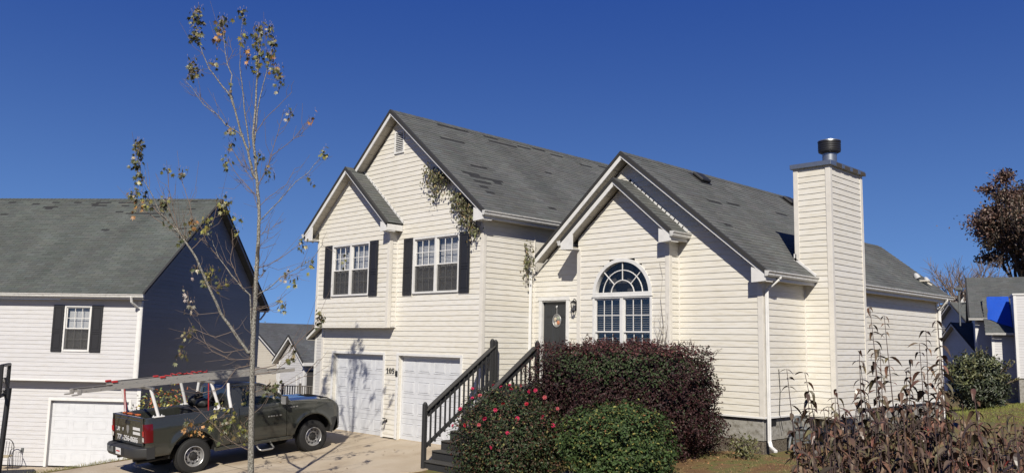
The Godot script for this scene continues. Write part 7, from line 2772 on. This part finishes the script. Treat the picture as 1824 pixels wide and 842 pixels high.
func build_far_trees() -> void:
	far_tree("oak_tree", "big rusty-brown leafy oak at the upper right edge, behind the tarpaulin house", Vector3(-4.0, 0.6, -64.9), 16.0, 0.40, 4, 0.45, 0.25, 9000, 0.3, 0.26, [Vector3(0.115, 0.066, 0.048), Vector3(0.085, 0.05, 0.04), Vector3(0.12, 0.082, 0.055), Vector3(0.075, 0.058, 0.04)], M.dark_bark)
	far_tree("bare_tree", "pale leafless tree between the cream house's rear roof and the oak", Vector3(-4.9, 0.5, -50.5), 9.4, 0.16, 4, 0.6, 0.12, 0, 0, 0, [], M.twig)
	for i in 9:
		var u := i / 8.0
		var p := Vector3(-69.0, -4.2, -29.5).lerp(Vector3(-61.5, -4.2, -37.5), u)
		var bare := i % 3 == 1
		far_tree("woodland_tree", ["rust-leaved tree on the far skyline, left group", "bare greyish tree on the far skyline", "dull olive tree on the far skyline"][0 if i % 3 == 0 else (1 if bare else 2)] + [", leftmost by the dark grey wall", ", second from left", ", third from left", ", just left of centre", ", in the centre", ", just right of centre", ", third from right", ", second from right", ", nearest the cream house"][i], p + Vector3(rnd(-1, 1), 0, rnd(-1, 1)), rnd(7.6, 9.3) - u * 1.4, 0.16, 3, 0.6, 0.05, 900 if bare else 3600, 0.5, 0.26, [Vector3(0.10, 0.055, 0.04), Vector3(0.13, 0.075, 0.05)] if i % 3 == 0 else [Vector3(0.11, 0.10, 0.07), Vector3(0.075, 0.075, 0.045)], M.twig, "trees on the far skyline")

# ---------------------------------------------------------------- the brown-leaved shrub in the foreground
func build_front_shrub() -> void:
	var at := Vector3(12.8, 0, 7.9)
	at.y = ground_y(at.x, at.z)
	var t := thing("viburnum_shrub", "brown-purple drooping-leaved shrub filling the lower right foreground", "shrub", at)
	var meshes := [leaf_mesh(0.108, 0.036, 0.5, 0.6, 5), leaf_mesh(0.095, 0.034, 0.8, 0.95, 5), leaf_mesh(0.12, 0.040, 0.35, 0.4, 5)]
	var cols := [Vector3(0.088, 0.060, 0.045), Vector3(0.060, 0.043, 0.034), Vector3(0.125, 0.080, 0.054), Vector3(0.095, 0.080, 0.046), Vector3(0.112, 0.056, 0.040), Vector3(0.22, 0.045, 0.038), Vector3(0.20, 0.165, 0.05), Vector3(0.25, 0.17, 0.09)]
	var mats := []
	for i in cols.size():
		var m := mat("shrub_leaf_%d" % i, lin(cols[i].x, cols[i].y, cols[i].z), 0.38)
		mats.append(m)
	var across := Vector3(0.705, 0, -0.709)
	var ahead := Vector3(-0.709, 0, -0.705)
	var stems := []
	# tall shoots before the wall: sideways per metre of distance, distance from the road edge, top height, lean
	for q in [[0.317, 6.3, 2.44, 0.257], [0.336, 6.2, 2.42, 0.319], [0.397, 5.9, 2.58, 0.117], [0.418, 5.9, 2.57, 0.0], [0.427, 6.4, 2.91, 0.034], [0.447, 6.4, 2.85, 0.093], [0.483, 6.3, 2.73, -0.021], [0.496, 6.2, 2.81, 0.02], [0.486, 5.8, 2.64, 0.019],
			[0.545, 4.7, 2.39, -0.015], [0.593, 4.6, 2.25, -0.036], [0.489, 6.0, 2.53, -0.02], [0.47, 6.0, 2.53, -0.02], [0.407, 6.1, 2.48, 0.121], [0.437, 5.8, 2.6, -0.019], [0.46, 5.9, 2.45, -0.019], [0.506, 6.1, 2.53, -0.032], [0.374, 6.0, 2.32, 0.119], [0.348, 6.0, 2.28, 0.119]]:
		stems.append([q[0], q[1], q[2], -q[3], true])
	for i in 430:
		var far := rnd(4.7, 7.0)
		var w := 0.325 + 0.315 * pow(rng.randf(), 0.75)
		var hh := rnd(1.75, 2.12) + ramp(0.33, 0.41, w) * rnd(0.02, 0.24) - ramp(0.49, 0.55, w) * 0.16
		stems.append([w, far, hh, rnd(-0.2, 0.2), false])
	var leaves := []
	var k := 0
	for s in stems:
		# across from the middle of the shrub's front, distance from the road edge, top height
		var foot := EYE + ahead * float(s[1]) + across * (float(s[0]) * float(s[1]) - float(s[3]))
		foot.y = ground_y(foot.x, foot.z)
		var tip := foot + across * float(s[3]) + ahead * rnd(-0.15, 0.15)
		tip.y = s[2]
		if tip.y < foot.y + 0.25:
			continue
		var mid := foot.lerp(tip, 0.5) + across * rnd(-0.06, 0.06) + ahead * rnd(-0.05, 0.05)
		var pts := []
		for i in 9:
			var f := i / 8.0
			pts.append(foot.lerp(mid, f).lerp(mid.lerp(tip, f), f) - at)
		var g := Geo.new()
		g.tube(pts, [0.009, 0.008, 0.008, 0.007, 0.006, 0.005, 0.004, 0.003, 0.002], 5)
		obj("stem", g, M.purple_twig if rng.randf() < 0.93 else M.twig, t)
		var ln: float = (tip - foot).length()
		var gap: float = 0.062 if s[4] else 0.075
		var cnt := int(ln / gap)
		var spin := rnd(0, TAU)
		for i in range(2 if s[4] else 1, cnt + 1):
			var f := float(i) / cnt
			if rng.randf() < (0.06 if f > 0.4 else 0.35):
				continue
			var q: Vector3 = pts[int(f * 7.99)].lerp(pts[mini(8, int(f * 7.99) + 1)], fposmod(f * 7.99, 1.0))
			for side in 2:
				if rng.randf() < 0.1:
					continue
				var a2 := spin + PI * side + (PI / 2 if i % 2 == 0 else 0.0) + rnd(-0.4, 0.4)
				var d := Vector3(cos(a2), rnd(-0.55, 0.35), sin(a2))
				var c := rng.randi_range(0, 4)
				var fx := rng.randf()
				if fx < 0.012 and not s[4]:
					c = 5
				elif fx < 0.06 and f < 0.7:
					c = 6
				elif fx < 0.15 and f < 0.6:
					c = 7
				leaves.append([aim(q, d, Vector3.UP + rvec() * 0.3, rnd(0.5, 1.2) * (0.7 if f > 0.93 else 1.0)), rng.randi_range(0, 2), c, (q + at).distance_to(EYE) - (2.0 if s[4] else 0.0)])
	leaves.sort_custom(func(a, b): return a[3] < b[3])
	var rest := {}
	for i in leaves.size():
		var l: Array = leaves[i]
		if i < 300:
			var o := MeshInstance3D.new()
			o.mesh = meshes[l[1]]
			o.material_override = mats[l[2]]
			o.name = "leaf"
			t.add_child(o, true)
			o.transform = l[0]
		else:
			if not rest.has(l[1]):
				rest[l[1]] = [[], []]
			rest[l[1]][0].append(l[0])
			rest[l[1]][1].append(tint(cols[l[2]], 0.25))
	for q in rest:
		scatter("leaf_mass", meshes[q], M.leathery_leaf, rest[q][0], rest[q][1], t)
	# dead twigs and curled leaves low in the middle
	var tw := Geo.new()
	for i in 320:
		var foot := EYE + ahead * rnd(4.9, 7.0) + across * rnd(0.31, 0.64) * 5.9
		foot.y = ground_y(foot.x, foot.z)
		var p := foot
		var pts := [p - at]
		for j in 3:
			p += Vector3(rnd(-0.14, 0.14), rnd(0.12, 0.32), rnd(-0.14, 0.14))
			pts.append(p - at)
		tw.tube(pts, [0.006, 0.005, 0.004, 0.002], 4)
	stuff(obj("dead_twigs", tw, M.dead_vine, t))
	var pl := []
	var ti := []
	for i in 4200:
		var foot := EYE + ahead * rnd(4.9, 7.0) + across * rnd(0.31, 0.64) * 5.9
		foot.y = ground_y(foot.x, foot.z) + rnd(0.1, 0.95) * rng.randf()
		pl.append(aim(foot - at, rvec(), rvec(), rnd(0.4, 0.9)))
		ti.append(tint([Vector3(0.17, 0.10, 0.06), Vector3(0.10, 0.055, 0.04), Vector3(0.24, 0.17, 0.09), Vector3(0.06, 0.035, 0.03)][rng.randi_range(0, 3)], 0.35))
	scatter("curled_leaves", meshes[1], M.leaf, pl, ti, t)

const LIMBS := [
	["trunk", 0.064, 0.010, [[-0.02, -0.00], [-0.07, 0.64], [-0.11, 1.49], [-0.13, 2.22], [-0.15, 2.75], [-0.16, 3.17], [-0.17, 4.18], [-0.17, 4.90], [-0.17, 5.13], [-0.19, 5.68], [-0.26, 6.24], [-0.34, 6.80], [-0.39, 7.18], [-0.37, 7.69], [-0.37, 8.27], [-0.34, 8.85], [-0.36, 9.17]]],
	["b", 0.030, 0.004, [[-0.35, 6.35], [-0.45, 6.79], [-0.61, 7.18], [-0.72, 7.58], [-0.82, 7.86], [-0.97, 8.03], [-1.24, 8.37], [-1.37, 8.66], [-1.49, 8.94], [-1.52, 9.52]]],
	["b", 0.017, 0.004, [[-0.72, 7.58], [-0.85, 7.98], [-0.85, 8.32], [-0.97, 8.55], [-1.05, 8.89], [-1.12, 9.24], [-1.14, 9.59]]],
	["b", 0.018, 0.004, [[-0.42, 6.85], [-0.52, 7.47], [-0.58, 7.98], [-0.64, 8.44], [-0.63, 8.90], [-0.60, 9.31]]],
	["b", 0.018, 0.004, [[-0.35, 6.96], [-0.33, 7.59], [-0.27, 7.99], [-0.18, 8.45], [-0.12, 8.85], [-0.11, 9.32]]],
	["b", 0.014, 0.004, [[-0.63, 7.13], [-0.90, 7.29], [-1.07, 7.49], [-1.31, 7.65], [-1.49, 7.91], [-1.66, 8.10]]],
	["b", 0.010, 0.004, [[-0.33, 7.19], [-0.19, 7.42], [0.08, 7.71], [0.34, 8.00]]],
	["b", 0.012, 0.004, [[-0.23, 6.13], [-0.08, 6.41], [0.02, 6.69], [0.44, 7.03], [0.75, 7.44]]],
	["b", 0.013, 0.004, [[-0.14, 5.44], [0.18, 5.80], [0.48, 6.19], [0.75, 6.42], [1.00, 6.79]]],
	["b", 0.009, 0.004, [[-0.08, 6.41], [0.04, 6.86], [0.13, 7.20], [0.20, 7.54]]],
	["b", 0.009, 0.004, [[-0.30, 5.96], [-0.62, 6.29], [-0.80, 6.56]]],
	["b", 0.009, 0.004, [[-0.36, 6.24], [-0.70, 6.68], [-0.85, 6.90]]],
	["b", 0.006, 0.004, [[-0.35, 6.40], [-0.58, 6.51], [-0.70, 6.68]]],
	["b", 0.005, 0.004, [[0.44, 7.03], [0.60, 7.09], [0.75, 7.44]]],
	["b", 0.006, 0.004, [[-1.07, 7.49], [-1.37, 7.79], [-1.49, 7.96]]],
	["b", 0.006, 0.004, [[-0.97, 8.55], [-0.86, 8.78], [-0.95, 9.07]]],
	["b", 0.008, 0.004, [[-0.21, 5.68], [0.01, 5.91], [0.32, 6.14], [0.47, 6.47]]],
	["b", 0.006, 0.004, [[-0.15, 5.13], [-0.01, 5.22], [0.14, 5.36], [0.22, 5.42]]],
	["b", 0.007, 0.004, [[-0.18, 5.57], [-0.33, 5.96], [-0.56, 6.18], [-0.67, 6.20]]],
	["limb", 0.036, 0.016, [[-0.25, 2.88], [-0.53, 3.28], [-0.78, 3.63], [-1.03, 4.17], [-1.24, 4.64], [-1.53, 5.05], [-1.68, 5.31]]],
	["b", 0.014, 0.004, [[-1.53, 5.05], [-1.93, 5.48], [-2.15, 5.92], [-2.31, 6.19], [-2.39, 6.75]]],
	["b", 0.010, 0.004, [[-1.58, 5.15], [-2.05, 5.53], [-2.38, 5.91], [-2.53, 5.85]]],
	["b", 0.008, 0.004, [[-1.64, 5.26], [-1.81, 5.64], [-1.91, 5.92]]],
	["b", 0.009, 0.004, [[-1.59, 5.18], [-1.70, 5.62], [-1.79, 5.98], [-1.79, 6.29]]],
	["b", 0.010, 0.004, [[-1.46, 4.97], [-1.35, 5.32], [-1.46, 5.71], [-1.64, 6.09], [-1.70, 6.31]]],
	["b", 0.009, 0.004, [[-1.47, 5.04], [-1.92, 5.29], [-2.35, 5.55], [-2.55, 5.65]]],
	["b", 0.009, 0.004, [[-1.34, 4.80], [-1.09, 5.05], [-0.92, 5.42], [-0.88, 5.79]]],
	["b", 0.018, 0.004, [[-0.20, 3.24], [-0.26, 3.97], [-0.40, 4.10], [-0.63, 4.34], [-0.89, 4.67], [-1.01, 4.92], [-1.08, 5.16]]],
	["b", 0.010, 0.004, [[-0.40, 4.10], [-0.56, 4.39], [-0.67, 4.64], [-0.63, 4.93], [-0.67, 5.22]]],
	["b", 0.007, 0.004, [[-0.89, 4.67], [-1.14, 4.99], [-1.27, 5.32], [-1.36, 5.41]]],
	["b", 0.006, 0.004, [[-1.03, 4.17], [-0.86, 4.02], [-0.76, 4.18]]],
	["b", 0.011, 0.004, [[-0.15, 4.49], [0.08, 4.58], [0.25, 4.69], [0.56, 4.95], [0.69, 5.03]]],
	["b", 0.014, 0.004, [[-0.14, 3.97], [0.11, 4.11], [0.36, 4.33], [0.63, 4.47], [0.95, 4.65], [1.15, 4.93]]],
	["b", 0.006, 0.004, [[0.36, 4.33], [0.64, 4.38], [0.79, 4.48]]],
	["b", 0.008, 0.004, [[-0.14, 3.69], [0.18, 3.77], [0.34, 3.87]]],
	["b", 0.011, 0.004, [[-0.14, 2.54], [0.29, 2.65], [0.70, 3.06], [1.01, 3.35], [1.15, 3.56]]],
	["b", 0.008, 0.004, [[-0.15, 2.45], [0.30, 2.54], [0.52, 2.76], [0.60, 2.89]]],
	["b", 0.007, 0.004, [[-0.15, 2.11], [0.10, 2.22], [0.42, 2.23], [0.84, 2.45], [1.10, 2.77]]],
	["b", 0.011, 0.004, [[-0.11, 1.04], [-0.56, 1.26], [-0.79, 1.50], [-1.18, 1.86]]],
	["b", 0.005, 0.004, [[-0.79, 1.50], [-0.74, 1.63], [-0.62, 1.71]]],
	["b", 0.010, 0.004, [[-0.18, 2.64], [-0.45, 2.58], [-0.70, 2.21], [-1.06, 2.10], [-1.28, 2.17]]],
	["b", 0.008, 0.004, [[-0.18, 2.75], [-0.57, 2.74], [-0.90, 2.89], [-1.11, 3.16]]],
	["b", 0.008, 0.004, [[-0.26, 2.94], [-0.68, 2.87], [-1.02, 3.03], [-1.24, 3.15]]],
	["b", 0.006, 0.004, [[-0.17, 4.25], [-0.04, 4.36], [-0.03, 4.58]]],
	["b", 0.006, 0.004, [[-0.16, 4.90], [0.01, 5.07], [0.06, 5.35]]],
	["b", 0.006, 0.004, [[-0.13, 1.70], [0.12, 1.91], [0.26, 2.23]]],
	["b", 0.007, 0.004, [[-0.53, 3.28], [-0.86, 3.16], [-1.14, 3.26], [-1.30, 3.31]]],
	["b", 0.006, 0.004, [[-0.78, 3.63], [-1.16, 3.58], [-1.33, 3.74]]],
]
const LEAVES := [
	[-1.50, 9.43, 22, 0], [-1.52, 9.06, 10, 0], [-1.45, 8.30, 10, 0], [-1.50, 9.00, 10, 0], [-1.16, 9.44, 18, 0], [-1.14, 9.20, 8, 2], [-1.19, 9.09, 6, 2], [-0.63, 9.47, 8, 0], [-0.41, 9.29, 14, 0], [-0.58, 9.02, 6, 1],
	[-0.43, 9.02, 14, 0], [-0.36, 8.79, 12, 1], [-0.51, 8.63, 8, 2], [-0.39, 8.52, 8, 1], [-0.15, 9.31, 10, 0], [-0.09, 9.02, 9, 0], [-0.14, 8.79, 9, 1], [-0.07, 8.60, 8, 2], [0.04, 8.41, 12, 0], [0.08, 8.18, 6, 0],
	[-1.55, 8.25, 14, 0], [-1.59, 8.50, 4, 0], [-2.37, 6.69, 20, 0], [-2.41, 6.41, 16, 0], [-2.33, 6.17, 12, 0], [-2.54, 5.85, 10, 0], [-2.48, 5.63, 8, 2], [-2.24, 5.75, 8, 1], [-1.89, 5.68, 14, 0], [-1.81, 6.28, 4, 1],
	[-1.69, 6.29, 5, 0], [-0.74, 5.71, 12, 1], [-1.38, 5.32, 8, 2], [-1.07, 5.30, 12, 1], [-1.38, 5.16, 6, 0], [-0.55, 5.34, 8, 1], [-0.78, 7.21, 8, 0], [-0.87, 6.94, 5, 0], [-0.86, 6.59, 6, 0], [-0.24, 6.73, 6, 0],
	[0.01, 6.37, 9, 0], [0.32, 7.57, 6, 3], [0.77, 7.44, 3, 2], [1.00, 6.78, 5, 1], [0.78, 6.28, 2, 0], [-0.82, 7.97, 3, 0], [-1.13, 8.46, 4, 0], [-1.53, 8.34, 3, 0], [0.66, 5.03, 8, 0], [0.34, 3.86, 9, 0],
	[0.95, 4.59, 4, 1], [0.60, 4.26, 6, 1], [0.44, 4.34, 5, 3], [1.15, 3.55, 12, 0], [0.58, 2.89, 9, 0], [-0.96, 4.36, 9, 1], [-0.76, 4.16, 6, 1], [-1.07, 4.25, 6, 0], [-1.23, 4.45, 6, 3], [-1.52, 5.01, 5, 0],
	[-1.34, 3.24, 8, 0], [-1.49, 2.85, 6, 0], [-1.31, 3.74, 4, 3], [-1.39, 3.90, 4, 3], [-0.26, 2.11, 4, 0], [-0.49, 1.67, 8, 1], [-0.86, 1.58, 9, 1], [-0.60, 1.52, 14, 0], [-0.54, 1.38, 7, 0], [-1.28, 1.47, 9, 2],
	[-1.11, 1.42, 6, 2], [-0.26, 1.43, 5, 1], [-0.20, 1.32, 4, 1], [0.26, 2.19, 9, 0], [0.30, 2.25, 5, 3], [-0.68, 1.86, 5, 1], [1.60, 4.65, 3, 0], [-1.75, 5.37, 4, 0], [0.12, 2.22, 6, 0],
]
